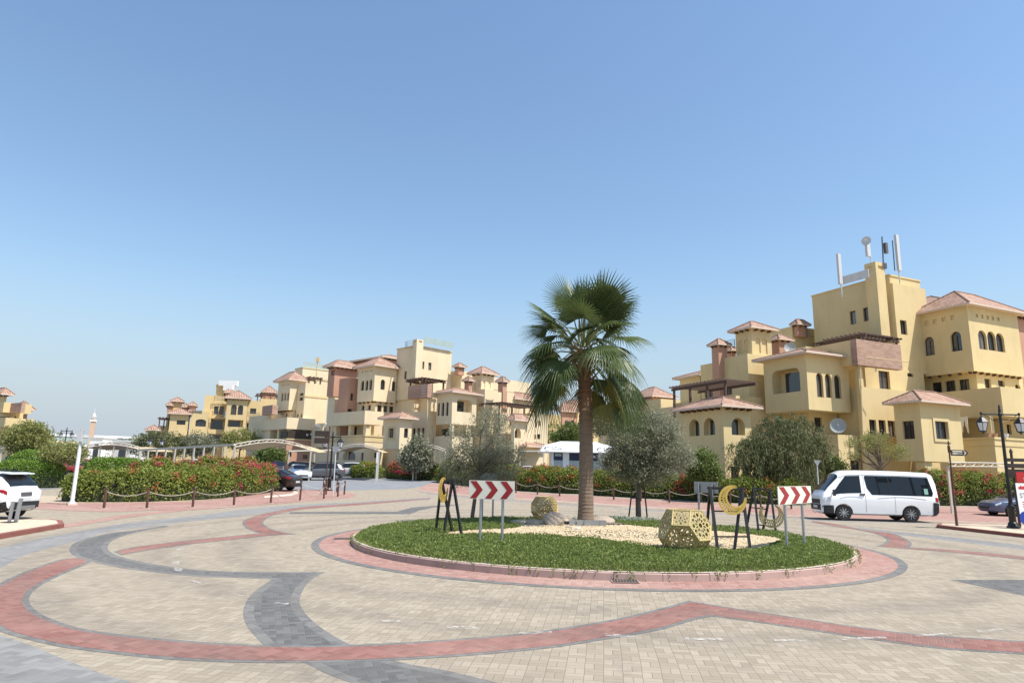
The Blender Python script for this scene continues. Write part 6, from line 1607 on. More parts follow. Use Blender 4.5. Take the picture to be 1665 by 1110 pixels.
# boards at the right edge
lp2 = G(1668, 862, .13); D = lp2.y + 1.6
t = thing('slatted_sign', 'dark brown slatted direction board behind the right lamp post', 'sign', (W(1648, 800, D).x, D, .13))
b = MB(); x0 = W(1648, 760, D).x; b.tube([(x0, D + .04, .13), (x0, D + .04, W(1646, 735, D).z)], .05, 8); b.lathe([(.06, 0), (.07, .05), (.02, .18)], (x0, D + .04, W(1646, 735, D).z - .02), 8); b.build('post', M['frame'], t)
for y0, y1 in ((744.5, 750), (753, 760), (762, 776)):
    b = MB(); a, c_ = W(1635, y1, D), W(1635, y0, D); b.box((a.x, D - .04, a.z), (1.5, 0, 0), (0, .035, 0), (0, 0, c_.z - a.z)); b.build('board', M['frame'], t)
D2 = D - .5
t = thing('house_sign', 'red sign with a white house shape at the right picture edge', 'sign', (W(1668, 800, D2).x, D2, .13)); a, c_ = W(1654, 784, D2), W(1654, 767, D2)
b = MB(); b.box((a.x, D2, a.z), (.75, 0, 0), (0, .03, 0), (0, 0, c_.z - a.z)); rb_ = b.build('board', simple('bright_red_board', (.50, .02, .02), .5), t)
b = MB(); hh = c_.z - a.z; b.prism([(.30, 0), (.62, 0), (.62, hh * .38), (.66, hh * .38), (.46, hh * .72), (.26, hh * .38), (.30, hh * .38)], (a.x, D2 - .0035, a.z), (1, 0, 0), UP, (0, .003, 0)); b.build('house_shape', M['white'], rb_)
b = MB(); b.tube([(a.x + .5, D2 + .05, .13), (a.x + .5, D2 + .05, a.z)], .03, 8); b.build('post', M['frame'], t)
D3 = lp2.y + .5
t = thing('advert_board', 'white leaning advert board with red and grey print at the right edge', 'sign', (W(1668, 850, D3).x, D3, .13)); a, c_ = W(1660, 848, D3), W(1650.5, 785, D3)
e1 = Vector((.95, .1, 0)); up_ = c_ - a
b = MB(); b.box(a, e1, (0, .03, 0), up_); ab = b.build('panel', M['white'], t)
b = MB(); b.box(a + Vector((-.035, -.01, 0)), (.034, 0, 0), (0, .05, 0), up_); b.build('frame', M['black'], t)
def text_obj(txt, o, ex, ey, size, mat, parent, name='lettering'):
    cu = bpy.data.curves.new(name, 'FONT'); cu.body = txt; cu.size = size; cu.extrude = .001
    tmp = bpy.data.objects.new(name, cu); COL.objects.link(tmp); dg = bpy.context.evaluated_depsgraph_get()
    me = bpy.data.meshes.new_from_object(tmp.evaluated_get(dg)); bpy.data.objects.remove(tmp); me.name = name
    ex = Vector(ex).normalized(); ez = ex.cross(Vector(ey)).normalized(); ey = ez.cross(ex)
    m = Matrix((ex, ey, ez)).transposed().to_4x4(); m.translation = Vector(o); me.transform(m); me.materials.clear()
    return link_mesh(name, me, mat, parent)
n_ = Vector((0, -.004, 0)); M['print_red'] = simple('red_print', (.5, .03, .03), .6); M['print_grey'] = simple('grey_print', (.12, .12, .13), .6)
text_obj('ST', a + up_ * .62 + e1 * .12 + n_, e1, up_, .27, M['print_grey'], ab)
b = MB(); b.prism([(.0, 0), (.3, 0), (.3, .08), (.22, .14), (.16, .10), (.12, .17), (.06, .1), (0, .1)], a + up_ * .84 + e1 * .12 + n_, e1.normalized(), up_.normalized(), (0, .003, 0)); b.build('red_print', M['print_red'], ab)
b = MB()
for k in range(3): b.box(a + up_ * (.5 - .06 * k) + e1 * .2 + n_, e1 * (.18 - .03 * (k % 2)), (0, .003, 0), up_ * .022)
b.build('print_line', M['print_red'], ab)
D4 = lp2.y - .0
t = thing('blue_disc_sign', 'round blue sign low at the right picture edge', 'road sign', (W(1669, 860, D4).x, D4, .13)); c_ = W(1669.5, 842, D4)
disc = [(.27 * math.cos(2 * math.pi * k / 32), .27 * math.sin(2 * math.pi * k / 32)) for k in range(32)]
b = MB(); b.prism(disc, c_, (1, 0, 0), UP, (0, .02, 0)); sb_ = b.build('disc', simple('sign_blue', (.012, .045, .33), .4), t)
b = MB(); b.prism([(-.02, .14), (.05, .14), (.05, -.02), (.12, -.02), (.015, -.17), (-.09, -.02), (-.02, -.02)], c_ - Vector((-.05, .0035, 0)), (1, 0, 0), UP, (0, .003, 0)); b.build('arrow', M['white'], sb_)
b = MB(); b.tube([(c_.x, D4 + .04, .13), (c_.x, D4 + .04, c_.z)], .03, 8); b.build('post', M['steel'], t)
# ---- carports
def carport(lab, A, B_, depth, rise, Hpost, nposts, canopy=True, truss=True, back=(0, 1, 0), mat='canvas', group='shade canopies over the car parks'):
    A, B_ = Vector(A), Vector(B_); d = B_ - A; bk = Vector(back).normalized() * depth; g0 = zt(A.y)
    t = thing('carport', lab, 'carport', (A.x, A.y, g0), 0, group); n = 20
    arc = lambda f, o=0.0: A + d * f + UP * (rise * math.sin(math.pi * f) + o); TH = .22
    if canopy:
        b = MB()
        for k in range(n):
            for (u0, u1) in ((0, .5), (.5, 1)):
                sg = lambda u, f: bk * u - UP * (.22 * math.sin(math.pi * u) * rise)
                b.face([arc(k / n) + sg(u0, 0), arc((k + 1) / n) + sg(u0, 0), arc((k + 1) / n) + sg(u1, 0), arc(k / n) + sg(u1, 0)])
        o = b.build('canopy', M[mat], t, smooth=True)
    if truss:
        b = MB(); b.tube([arc(k / n, TH) for k in range(n + 1)], .04, 8); b.tube([arc(k / n, 0) for k in range(n + 1)], .035, 8)
        for k in range(n): b.tube([arc(k / n, 0 if k % 2 else TH), arc((k + 1) / n, TH if k % 2 else 0)], .025, 6)
        b.build('truss', M['offwhite'], t)
    else:
        b = MB(); b.bar(A, B_, .13, .15); b.build('beam', M['offwhite'], t)
    for k in range(nposts):
        f = k / max(1, nposts - 1); p = A + d * f + UP * (rise * math.sin(math.pi * f)); b = MB(); b.cbox((p.x, p.y + .12, g0 - .1), .11, .11, p.z - g0 + .1); b.build('post', M['offwhite'], t)
    return t
carport('long white carport frame with a row of posts above the left hedge', W(226, 731.5, 54), W(381, 722.5, 48), 5.0, 0.0, 0, 11, canopy=False, truss=False, mat='canvas', back=(.3, 1, 0))
carport('large curved tan carport with a white arched truss left of the corner lamp', W(380, 727, 50), W(505, 732, 62), 5.5, .55, 0, 2)
b = MB(); 
carport('low curved tan carport just right of the white sign post', W(140, 728, 60), W(228, 731, 60), 6.0, .35, 0, 5)
carport('middle tan carport behind the parked bronze car', W(470, 733, 70), W(552, 731, 72), 6.0, .35, 0, 3, truss=False)
carport('curved white carport truss right of the corner lamp', W(552, 732, 66), W(616, 733, 64), 5.0, .4, 0, 2)
carport('small curved white carport right of the small olive tree', W(673, 735, 66), W(724, 735, 66), 4.0, .45, 0, 2)
carport('tan carport to the left of the white kiosk', W(846, 733, 74), W(884, 733, 74), 5.0, .1, 0, 2, truss=False)
carport('white trussed carport behind the finger post at the right', W(1543, 758, 39.5), W(1690, 762, 41), 5.0, 0.05, 0, 2, canopy=False)
carport('tan carport at the far left below the yellow green tree', W(2, 728, 70), W(48, 725, 70), 6.0, .1, 0, 3, truss=False)
b = MB()
# ---- kiosk
KD = 64.0; k0, k1 = W(897, 760, KD), W(984, 760, KD); g0 = zt(KD); kc = (k0 + k1) / 2
t = thing('kiosk', 'white kiosk with flared roof and dark blue panels behind the palm', 'kiosk', (kc.x, KD, g0))
w = k1.x - k0.x; zr, ztp = W(940, 735.2, KD).z, W(940, 719.5, KD).z; hb = zr - g0
b = MB(); b.box((k0.x, KD, g0), (w, 0, 0), (0, 4.2, 0), (0, 0, hb)); b.build('wall', M['white'], t)
b = MB(); o = W(878, 735, KD - .9); e = 1.1; x0, x1, y0_, y1_ = o.x, k1.x + e, KD - .9, KD + 5.1; i_ = .55
lo = [Vector((x0, y0_, zr)), Vector((x1, y0_, zr)), Vector((x1, y1_, zr)), Vector((x0, y1_, zr))]; mdl = [Vector((x0 + .35, y0_ + .25, zr + (ztp - zr) * .62)), Vector((x1 - .35, y0_ + .25, zr + (ztp - zr) * .62)), Vector((x1 - .35, y1_ - .25, zr + (ztp - zr) * .62)), Vector((x0 + .35, y1_ - .25, zr + (ztp - zr) * .62))]
hi = [Vector((x0 + 2.0, y0_ + 1.2, ztp + .12)), Vector((x1 - 2.0, y0_ + 1.2, ztp + .12)), Vector((x1 - 2.0, y1_ - 1.2, ztp + .12)), Vector((x0 + 2.0, y1_ - 1.2, ztp + .12))]
for A_, B2 in ((lo, mdl), (mdl, hi)):
    for k in range(4): b.face([A_[k], A_[(k + 1) % 4], B2[(k + 1) % 4], B2[k]])
b.face(hi); b.face(lo); rf = b.build('roof', M['white'], t)
sl = (mdl[0] - lo[0]); sl.x = 0; fy = lambda x, f: Vector((x, lo[0].y + sl.y * f - .012, zr + sl.z * f))
for px in (889.5, 975):
    xx = W(px, 729, KD - .8).x; b = MB(); cc = fy(xx, .48); upv = sl.normalized()
    for k in range(20): 
        a0, a1 = 2 * math.pi * k / 24 + .6, 2 * math.pi * (k + 1) / 24 + .6
        b.bar(cc + Vector((.22 * math.cos(a0), 0, 0)) + upv * .22 * math.sin(a0), cc + Vector((.22 * math.cos(a1), 0, 0)) + upv * .22 * math.sin(a1), .035, .02)
    b.prism([(-.3, .05), (-.12, .0), (-.08, .14), (-.2, .12)], cc, (1, 0, 0), upv, (0, .01, 0)); b.build('logo', M['navy'], rf)
    rr = random.Random(5); b = MB()
    for row, hgt_ in ((.66, .09), (.40, .10)):
        x = xx + .42
        while x < xx + 1.55:
            l_ = rr.uniform(.05, .16); b.box(fy(x, row) + UP * rr.uniform(-.02, .02), (l_, 0, 0), (0, .01, 0), upv * hgt_ * rr.uniform(.35, 1.0)); x += l_ + rr.uniform(.02, .05)
    b.build('lettering', M['print_grey'], rf)
for x0p, x1p, kind in ((900.2, 915, 'n'), (925.5, 944, 'n'), (962, 973, 'n'), (900.5, 915, 't'), (925.5, 944, 't'), (962, 975, 't')):
    xa, xb = W(x0p, 750, KD).x, W(x1p, 750, KD).x; b = MB()
    za, zb = (W(940, 748.6, KD).z, W(940, 736.5, KD).z) if kind == 'n' else (g0 + .1, W(940, 749, KD).z)
    b.box((xa, KD - .03, za), (xb - xa, 0, 0), (0, .027, 0), (0, 0, zb - za)); pn = b.build('blue_panel' if kind == 'n' else 'shutter', M['navy' if kind == 'n' else 'tealgrey'], t)
    if kind == 't':
        b = MB()
        for k in range(1, 6): b.box((xa + (xb - xa) * k / 6, KD - .037, za), (.03, 0, 0), (0, .006, 0), (0, 0, zb - za))
        b.build('shutter_rib', M['lightgrey'], pn)
    elif x0p < 901:
        b = MB(); b.box((xa + .12, KD - .036, za + (zb - za) * .55), (xb - xa - .24, 0, 0), (0, .005, 0), (0, 0, (zb - za) * .35)); b.build('notice', M['tealgrey'], pn)
    elif x0p > 960:
        b = MB(); b.prism([(.14 * math.cos(2 * math.pi * k / 16), .14 * math.sin(2 * math.pi * k / 16)) for k in range(16)], (xa + .25, KD - .036, (za + zb) / 2 + .05), (1, 0, 0), UP, (0, .005, 0)); b.build('emblem', M['lightgrey'], pn)
# ---- far viaduct, minaret, low far buildings
VD = 430.0
t = thing('viaduct', 'long grey railway viaduct far away on the left horizon', 'viaduct', (W(160, 720, VD).x, VD, .9))
a, e = W(84, 703, VD), W(245, 713, VD + 60)
for z0, z1, m_, dy in ((0, 1.6, 'white', -.4), (-5.5, 0, 'lightgrey', 0), (-7.0, -5.5, 'white', -.3), (-9.5, -7.0, 'steel', .6)):
    b = MB(); b.box(a + UP * z0 + Vector((-150, dy, 0)), (e - a) * 1.3 + Vector((150, 0, 0)), (0, 9, 0), (0, 0, z1 - z0)); b.build('deck' if m_ != 'white' else 'parapet', M['tealgrey' if m_ == 'lightgrey' else m_], t)
for k in range(9):
    p = a.lerp(e, k / 7.0); b = MB(); b.lathe([(1.3, 0), (1.3, p.z - 10), (3, p.z - 8.9)], (p.x, p.y + 4, 0), 10); b.build('pier', M['lightgrey'], t)
MD = 300.0; p = W(149, 705, MD); bz = lambda y: W(149, y, MD).z
t = thing('minaret', 'slender pinkish minaret with white balconies far away on the left', 'minaret', (p.x, MD, .9))
M['minaret'] = plaster('minaret_stone', (.55, .40, .30))
b = MB(); b.cbox((p.x, MD, 0), 1.9, 1.9, bz(686), .5); b.build('shaft', M['minaret'], t)
for y0, y1, r in ((686, 680, .85), (678.5, 675.5, .6)):
    b = MB(); z0, z1 = bz(y0), bz(y1); b.lathe([(r * .8, 0), (r * 1.5, .4), (r * 1.5, .8), (r, .82), (r, z1 - z0)], (p.x, MD, z0), 12); b.build('balcony', M['white'] if r < .8 else M['minaret'], t)
b = MB(); b.lathe([(.45, 0), (.6, .4), (.45, .9), (.08, 1.3), (.04, 3.2)], (p.x, MD, bz(676)), 12); b.build('dome', M['white'], t, smooth=True)
b = MB(); b.cbox((p.x, MD, bz(685)), 2.5, 2.5, .6, .5); b.build('gallery', M['white'], t)
for i, (x0, x1, y0, D, mat, lab) in enumerate(((66, 82, 719, 120, 'cream', 'low cream wall building at the far left behind the green tree'), (147, 168, 712, 250, 'white', 'small white far building under the viaduct beside the minaret'), (185, 214, 718, 160, 'lightgrey', 'pale far shed with an arched dark opening behind the low carport'))):
    a, e = W(x0, y0, D), W(x1, y0, D); t = thing('far_building', lab, 'building', (a.x, D, .9)); b = MB(); b.box((a.x, D, 0), (e.x - a.x, 0, 0), (0, 8, 0), (0, 0, a.z)); b.build('wall', M[mat], t)
    b = MB(); b.box((a.x - .3, D - .3, a.z + .003), (e.x - a.x + .6, 0, 0), (0, 8.6, 0), (0, 0, .4)); b.build('roof', M['lightgrey'] if mat == 'white' else M[mat], t)
    b = MB(); b.prism(arch_pts((e.x - a.x) * .35, (e.x - a.x) * .75, .9, a.z * .8), (a.x, D - .05, 0), (1, 0, 0), UP, (0, .04, 0)); b.build('opening', M['glass'], t)
# ------------------------------------------------------------------ vehicles
def lerp_tab(tab, x):
    if x <= tab[0][0]: return tab[0][1:]
    for a, b in zip(tab, tab[1:]):
        if x <= b[0]:
            f = (x - a[0]) / (b[0] - a[0]); f = f * f * (3 - 2 * f) if len(a) > 99 else f
            return tuple(p + (q - p) * f for p, q in zip(a[1:], b[1:]))
    return tab[-1][1:]
class CarBody:
    """lofted body: stations x -> (z bottom, z belt, z top, half widths bottom, belt, roof); x forward"""
    def __init__(s, tab): s.tab = tab
    def ring(s, x):
        zb, zk, ztp, wb, wk, wt = lerp_tab(s.tab, x)
        g = max(ztp - zk, .02)
        return [(0, zb), (wb * .8, zb), (wb, zb + .07), (wk + .005, zb + (zk - zb) * .45), (wk + .01, zb + (zk - zb) * .72), (wk, zk - .03), (wk - .02, zk),
                (wt + (wk - wt) * .16, zk + g * .78), (wt + .0, zk + g * .90), (wt * .86, zk + g * .975), (wt * .45, ztp), (0, ztp + .012)]
    def P(s, x, i, off=0.0, side=1):
        r = s.ring(x); k = int(min(max(i, 0), 10.9999)); f = i - k
        y, z = r[k][0] + (r[k + 1][0] - r[k][0]) * f, r[k][1] + (r[k + 1][1] - r[k][1]) * f
        dy, dz = r[k + 1][0] - r[k][0], r[k + 1][1] - r[k][1]; l = math.hypot(dy, dz) or 1
        return Vector((x, side * (y + dz / l * off), z - dy / l * off))
    def body(s, n=44):
        x0, x1 = s.tab[0][0], s.tab[-1][0]; b = MB()
        xs = sorted(set([x0 + (x1 - x0) * k / n for k in range(n + 1)] + [t[0] for t in s.tab]))
        R_ = []
        for x in xs:
            r = s.ring(x); R_.append([Vector((x, y, z)) for y, z in r] + [Vector((x, -y, z)) for y, z in r[-2:0:-1]])
        m = len(R_[0])
        for a, c in zip(R_, R_[1:]):
            for j in range(m): b.face([a[j], a[(j + 1) % m], c[(j + 1) % m], c[j]])
        b.poly(R_[0]); b.poly(R_[-1]); return b
    def side_panel(s, pts, off, side, n=5):
        """pts: list of (x, ring index) outline -> surface panel"""
        loops = []; m = len(pts)
        for k in range(m):
            a, c = pts[k], pts[(k + 1) % m]
            for q in range(n): f = q / n; loops.append((a[0] + (c[0] - a[0]) * f, a[1] + (c[1] - a[1]) * f))
        b = MB(); tri = tessellate_polygon([[Vector((x, i, 0)) for x, i in loops]])
        def sub(A, B_, C, lv):
            if max(abs(A[0] - B_[0]), abs(C[0] - B_[0]), abs(A[0] - C[0])) < .12 and max(abs(A[1] - B_[1]), abs(C[1] - B_[1]), abs(A[1] - C[1])) < .3 or lv == 0:
                b.face([s.P(x, i, off, side) for x, i in (A, B_, C)]); return
            m_ = lambda p, q: ((p[0] + q[0]) / 2, (p[1] + q[1]) / 2); ab, bc, ca = m_(A, B_), m_(B_, C), m_(C, A)
            for t_ in ((A, ab, ca), (ab, B_, bc), (ca, bc, C), (ab, bc, ca)): sub(*t_, lv - 1)
        for t in tri: sub(loops[t[0]], loops[t[1]], loops[t[2]], 4)
        return b
    def top_panel(s, x0, x1, i0, off, n=14, taper=0.0):
        """screen across the car between x0 and x1, from ring index i0 on one side to the other"""
        b = MB(); rows = []
        for k in range(n + 1):
            x = x0 + (x1 - x0) * k / n; row = []
            for q in range(13):
                f = q / 12 * 2 - 1; i = 11 - (11 - i0) * abs(f); p = s.P(x, i, off, 1 if f >= 0 else -1)
                dx = .05; pz = (s.P(x + dx, i, 0, 1).z - s.P(x - dx, i, 0, 1).z) / (2 * dx); p = p + Vector((-pz, 0, 1)).normalized() * off * .8
                row.append(p)
            rows.append(row)
        for a, c in zip(rows, rows[1:]):
            for q in range(12): b.face([a[q], a[q + 1], c[q + 1], c[q]])
        return b
def wheel(t, x, y, r, w=.2, spokes=7, hub='alloy'):
    sg = 1 if y > 0 else -1
    prof = [(r * .62, -w / 2), (r * .93, -w / 2), (r, -w * .36), (r, w * .36), (r * .93, w / 2), (r * .62, w / 2)]
    def lat(b, prof, seg=28):
        i0 = len(b.v)
        for rr, yy in prof:
            for j in range(seg):
                a = 2 * math.pi * j / seg; b.v.append((x + rr * math.cos(a), y + yy * sg, r + rr * math.sin(a)))
        for k in range(len(prof) - 1):
            for j in range(seg): A = i0 + k * seg + j; B_ = i0 + k * seg + (j + 1) % seg; b.f.append((A, B_, B_ + seg, A + seg)); b.mi.append(0)
    wt = thing('wheel', None, None); wt.parent = t
    b = MB(); lat(b, prof); tyre = b.build('wheel', M['rubber'], None, smooth=True); tyre.parent = t
    bpy.data.objects.remove(wt)
    b = MB(); lat(b, [(r * .62, -w * .3), (r * .60, w * .36), (r * .66, w * .49), (r * .62, w * .50)]); lat(b, [(r * .6, w * .12), (.001, w * .12)])
    b.build('rim', M['darkgrey'], tyre, world_space=False)
    b = MB()
    for k in range(spokes):
        a = 2 * math.pi * k / spokes; d = Vector((math.cos(a), 0, math.sin(a))); c = Vector((x, y + sg * w * .36, r)); b.bar(c + d * r * .1, c + d * r * .62, r * .16, .03)
    lat(b, [(r * .16, w * .3), (r * .16, w * .46), (.001, w * .46)]); b.build('spoke', M[hub], tyre, world_space=False)
def cut_wheels(o, specs, w):
    """open the wheel arches in the lofted shell"""
    for x, r in specs:
        b = MB(); n = 24; i0 = 0
        for yy in (-w - .3, w + .3):
            for j in range(n): a = 2 * math.pi * j / n; b.v.append((x + r * math.cos(a), yy, specs[0][1] * .86 + r * math.sin(a)))
        for j in range(n): b.f.append((j, (j + 1) % n, n + (j + 1) % n, n + j)); b.mi.append(0)
        b.f.append(tuple(range(n))[::-1]); b.f.append(tuple(range(n, 2 * n))); b.mi += [0, 0]
        c = b.build('cutter', None); md = o.modifiers.new('b', 'BOOLEAN'); md.operation = 'DIFFERENCE'; md.object = c; md.solver = 'EXACT'
        bpy.context.view_layer.update(); dg = bpy.context.evaluated_depsgraph_get(); me = bpy.data.meshes.new_from_object(o.evaluated_get(dg)); o.modifiers.clear(); old = o.data; o.data = me; bpy.data.objects.remove(c)
    b = MB(); 
    me = o.data; me.polygons.foreach_set('use_smooth', [True] * len(me.polygons))
    try: me.set_sharp_from_angle(angle=R(35))
    except Exception: pass
SEDAN = [(-2.32, .45, .62, .64, .55, .62, .4), (-2.26, .30, .86, .90, .72, .78, .55), (-2.05, .24, .92, 1.0, .80, .86, .62), (-1.75, .20, .93, 1.10, .84, .89, .62), (-.95, .19, .93, 1.40, .86, .90, .58), (-.35, .19, .92, 1.455, .87, .905, .60), (.30, .19, .91, 1.42, .87, .905, .60), (1.05, .19, .90, 1.06, .86, .90, .66), (1.30, .19, .86, .95, .85, .89, .70), (2.0, .20, .76, .83, .80, .84, .62), (2.25, .24, .66, .73, .70, .74, .5), (2.36, .36, .52, .56, .5, .58, .4)]
SUV = [(-2.18, .55, .80, .84, .6, .70, .55), (-2.12, .38, .98, 1.02, .76, .84, .66), (-2.0, .30, 1.04, 1.22, .82, .88, .66), (-1.72, .26, 1.06, 1.50, .86, .905, .64), (-1.45, .25, 1.05, 1.60, .87, .91, .63), (-.5, .25, 1.02, 1.655, .88, .915, .64), (.35, .25, 1.0, 1.60, .88, .915, .64), (1.1, .25, .98, 1.16, .88, .91, .70), (1.35, .25, .96, 1.06, .87, .90, .74), (1.95, .27, .88, .95, .83, .87, .68), (2.14, .32, .76, .82, .74, .78, .55), (2.22, .45, .6, .64, .55, .6, .4)]
FAST = [(-2.35, .48, .72, .76, .55, .62, .45), (-2.28, .32, .92, .96, .74, .80, .6), (-2.0, .25, .98, 1.10, .82, .87, .62), (-1.2, .20, .97, 1.45, .86, .90, .58), (-.4, .19, .95, 1.56, .87, .905, .60), (.3, .19, .93, 1.50, .87, .905, .60), (1.1, .19, .91, 1.08, .86, .90, .66), (1.35, .19, .87, .97, .85, .89, .70), (2.05, .2, .77, .85, .8, .84, .62), (2.28, .24, .67, .74, .70, .74, .5), (2.4, .36, .52, .56, .5, .58, .4)]
def car(lab, pos, heading, tab, paint, cat='car', group='parked cars', glass=((-1.55, 6.1), (-1.2, 7.6), (.42, 7.6), (1.05, 6.1)), wind=(.42, 1.15), rear=(-1.9, -1.2), wb=(1.38, -1.36), wr=.33, name='parked_car', rails=False, zrot_only=True):
    """heading: azimuth the nose points to, clockwise from the viewing direction"""
    pos = Vector(pos); t = thing(name, lab, cat, (0, 0, 0), 0, group); cb = CarBody(tab)
    o = cb.body().build('body', M[paint], t, smooth=True, world_space=False); o.parent = None
    cut_wheels(o, [(wb[0], wr * 1.17), (wb[1], wr * 1.17)], 1.0); o.parent = t
    mx = glass[2][0] * .45 + glass[1][0] * .55
    for s in (1, -1):
        g = list(glass); f = lambda x0, x1: None
        cb.side_panel(glass, .010, s).build('side_window', M['carglass'], t, world_space=False)
        b = MB(); b.box(cb.P(mx, 6.15, .006, s), (.07, 0, 0), (0, .004 * s, 0), cb.P(mx, 7.55, .006, s) - cb.P(mx, 6.15, .006, s)); b.build('pillar', M['black'], t, world_space=False)
        for dx in (mx + .12, glass[0][0] + .45):
            b = MB(); b.box(cb.P(dx, 5.2, .003, s), (.16, 0, 0), (0, .02 * s, 0), (0, 0, .03)); b.build('door_handle', M[paint], t, world_space=False)
        b = MB(); mp = cb.P(glass[3][0] - .15, 6.2, .08, s); b.tube([mp - Vector((0, .07 * s, 0)), mp], .02, 6); b.lathe([(.03, -.06), (.085, -.03), (.085, .05), (.03, .08)], mp + Vector((0, .06 * s, 0)), 8); b.build('mirror', M[paint], t, world_space=False)
        cb.side_panel([(tab[-2][0] - .05, 4.2), (tab[-2][0] - .02, 5.6), (tab[-3][0] - .1, 5.8), (tab[-3][0] - .05, 4.6)], .005, s, 3).build('headlight', M['head_clear'], t, world_space=False)
        cb.side_panel([(tab[1][0] + .0, 4.3), (tab[1][0] + .02, 5.9), (tab[2][0] + .22, 5.7), (tab[2][0] + .1, 4.6)], .005, s, 3).build('tail_light', M['tail_red'], t, world_space=False)
        cb.side_panel([(wb[1] + wr * 1.25, 1.3), (wb[0] - wr * 1.25, 1.3), (wb[0] - wr * 1.25, 2.3), (wb[1] + wr * 1.25, 2.3)], .004, s, 6).build('sill', M['plastic'], t, world_space=False)
        if rails:
            b = MB(); b.tube([cb.P(x, 9.0, .05, s) for x in (-1.5, -1.2, -.4, .3)], .022, 6); b.build('roof_rail', M['black'], t, world_space=False)
        for x in wb: wheel(t, x, s * .76, wr)
    cb.top_panel(wind[0], wind[1], 8.2 if False else 7.7, .010).build('windscreen', M['carglass'], t, world_space=False)
    cb.top_panel(rear[0], rear[1], 7.7, .012).build('rear_window', M['carglass'], t, world_space=False)
    # face: grille, plate, bumper
    xf = tab[-1][0]; b = MB(); b.box((xf - .02, -.42, tab[-1][1] + .02), (.03, 0, 0), (0, .84, 0), (0, 0, .14)); b.build('grille', M['plastic'], t, world_space=False)
    xr = tab[0][0]; b = MB(); b.box((xr - .012, -.26, tab[0][1] + .08), (.014, 0, 0), (0, .52, 0), (0, 0, .12)); b.build('number_plate', M['plate'], t, world_space=False)
    b = MB(); b.box((xr + .02, -.62, tab[1][1] - .02), (.2, 0, 0), (0, 1.24, 0), (0, 0, .14)); b.build('rear_bumper', M['plastic'], t, world_space=False)
    t.location = pos; t.rotation_euler = (0, 0, math.pi / 2 - R(heading))
    return t
car('dark brown fastback car parked behind the right end of the long left hedge', Vector((W(436, 770, 48).x, 48, zt(48) + .014)), -78, FAST, 'car_dark', wr=.36)
car('white sedan parked nose towards the road beside the dark fastback car', G(478, 780.5) + Vector((0, 1.2, .014)), 152, SEDAN, 'car_white', glass=((-1.5, 6.1), (-1.0, 7.6), (.3, 7.6), (1.0, 6.1)))
car('bronze people carrier parked under the canopy behind the white sedan', Vector((W(500, 765, 70).x, 70, zt(70) + .014)), 95, SUV, 'car_brown', glass=((-1.85, 6.1), (-1.6, 7.6), (.35, 7.6), (1.05, 6.1)))
car('grey off-roader parked facing left just left of the corner lamp post', Vector((W(522, 770, 64).x, 64, zt(64) + .014)), -110, SUV, 'car_grey', rails=True)
car('black hatchback parked deep in the shade under the large curved carport', Vector((W(452, 765, 74).x, 74, zt(74) + .014)), 170, SUV, 'car_black')
car('silver off-roader with dark windows behind the corner hedge, right of the lamp', Vector((W(567, 765, 73).x, 73, zt(73) + .014)), -95, SUV, 'car_silver')
car('silver estate car under the small curved white carport', Vector((W(704, 768, 70).x, 70, zt(70) + .014)), 115, SUV, 'car_silver')
car('silver pickup parked at the left of the white kiosk', Vector((W(868, 765, 73).x, 73, zt(73) + .014)), 95, SUV, 'car_silver')
car('white low car parked in front of the silver pickup by the kiosk', Vector((W(873, 768, 67).x, 67, zt(67) + .014)), 100, SEDAN, 'car_white')
car('black off-roader parked by the far left trees', Vector((W(86, 755, 60).x, 60, zt(60) + .014)), 120, SUV, 'car_black')
car('black car parked under the far left canopy', Vector((W(40, 745, 74).x, 74, zt(74) + .014)), 100, SUV, 'car_black')
car('dark red hatchback parked just right of the white sign post', Vector((W(146, 755, 58).x, 58, zt(58) + .014)), 60, SUV, 'car_red')
car('white van like car seen between the white carport posts', Vector((W(338, 745, 70).x, 70, zt(70) + .014)), 95, SUV, 'car_white')
car('slate blue saloon parked beside the hedge behind the right lamp post', G(1655, 842) + Vector((1.75, 1.6, .024)), -88, SEDAN, 'car_blue')
# ---- the white car at the left edge
def white_suv():
    p = G(26, 848); h = R(-91); fwd = Vector((math.sin(h), math.cos(h), 0)); left = Vector((-fwd.y, fwd.x, 0))
    pos = p - left * .78 + fwd * 1.32 + Vector((-1.2, 0, 0)); pos.z = .006
    t = car('white off-roader with tinted rear window driving out at the left edge', pos, -91, SUV, 'car_white', 'car', None, rails=True, name='off_road_car', wr=.35, glass=((-1.62, 6.2), (-1.35, 7.5), (.42, 7.6), (1.05, 6.1)), rear=(-2.05, -1.55))
    return t
sv = white_suv(); cb = CarBody(SUV)
for s in (1, -1):                                # wrap-round lamps, black lower bumper with silver skid plate
    b = MB(); q = [(-2.06, 4.9), (-2.02, 5.6), (-1.45, 5.75), (-1.75, 4.9)]
    cb.side_panel(q, .012, s, 5).build('tail_light', M['tail_red'], sv, world_space=False)
    cb.side_panel([(-2.12, 1.0), (-2.12, 3.0), (-1.75, 2.9), (-1.72, 1.0)], .012, s, 4).build('bumper_corner', M['plastic'], sv, world_space=False)
b = MB(); b.box((-2.215, -.66, .40), (.12, 0, 0), (0, 1.32, 0), (0, 0, .22)); b.build('lower_bumper', M['plastic'], sv, world_space=False)
b = MB(); b.box((-2.235, -.45, .36), (.05, 0, 0), (0, .9, 0), (0, 0, .12)); b.build('skid_plate', M['steel'], sv, world_space=False)
b = MB(); b.box((-2.19, -.27, .80), (.02, 0, 0), (0, .54, 0), (0, 0, .14)); b.build('plate_recess', M['darkgrey'], sv, world_space=False)
b = MB(); b.box((-1.95, -.6, 1.545), (.3, 0, .035), (0, 1.2, 0), (0, 0, .03)); b.build('roof_spoiler', M['car_white'], sv, world_space=False)
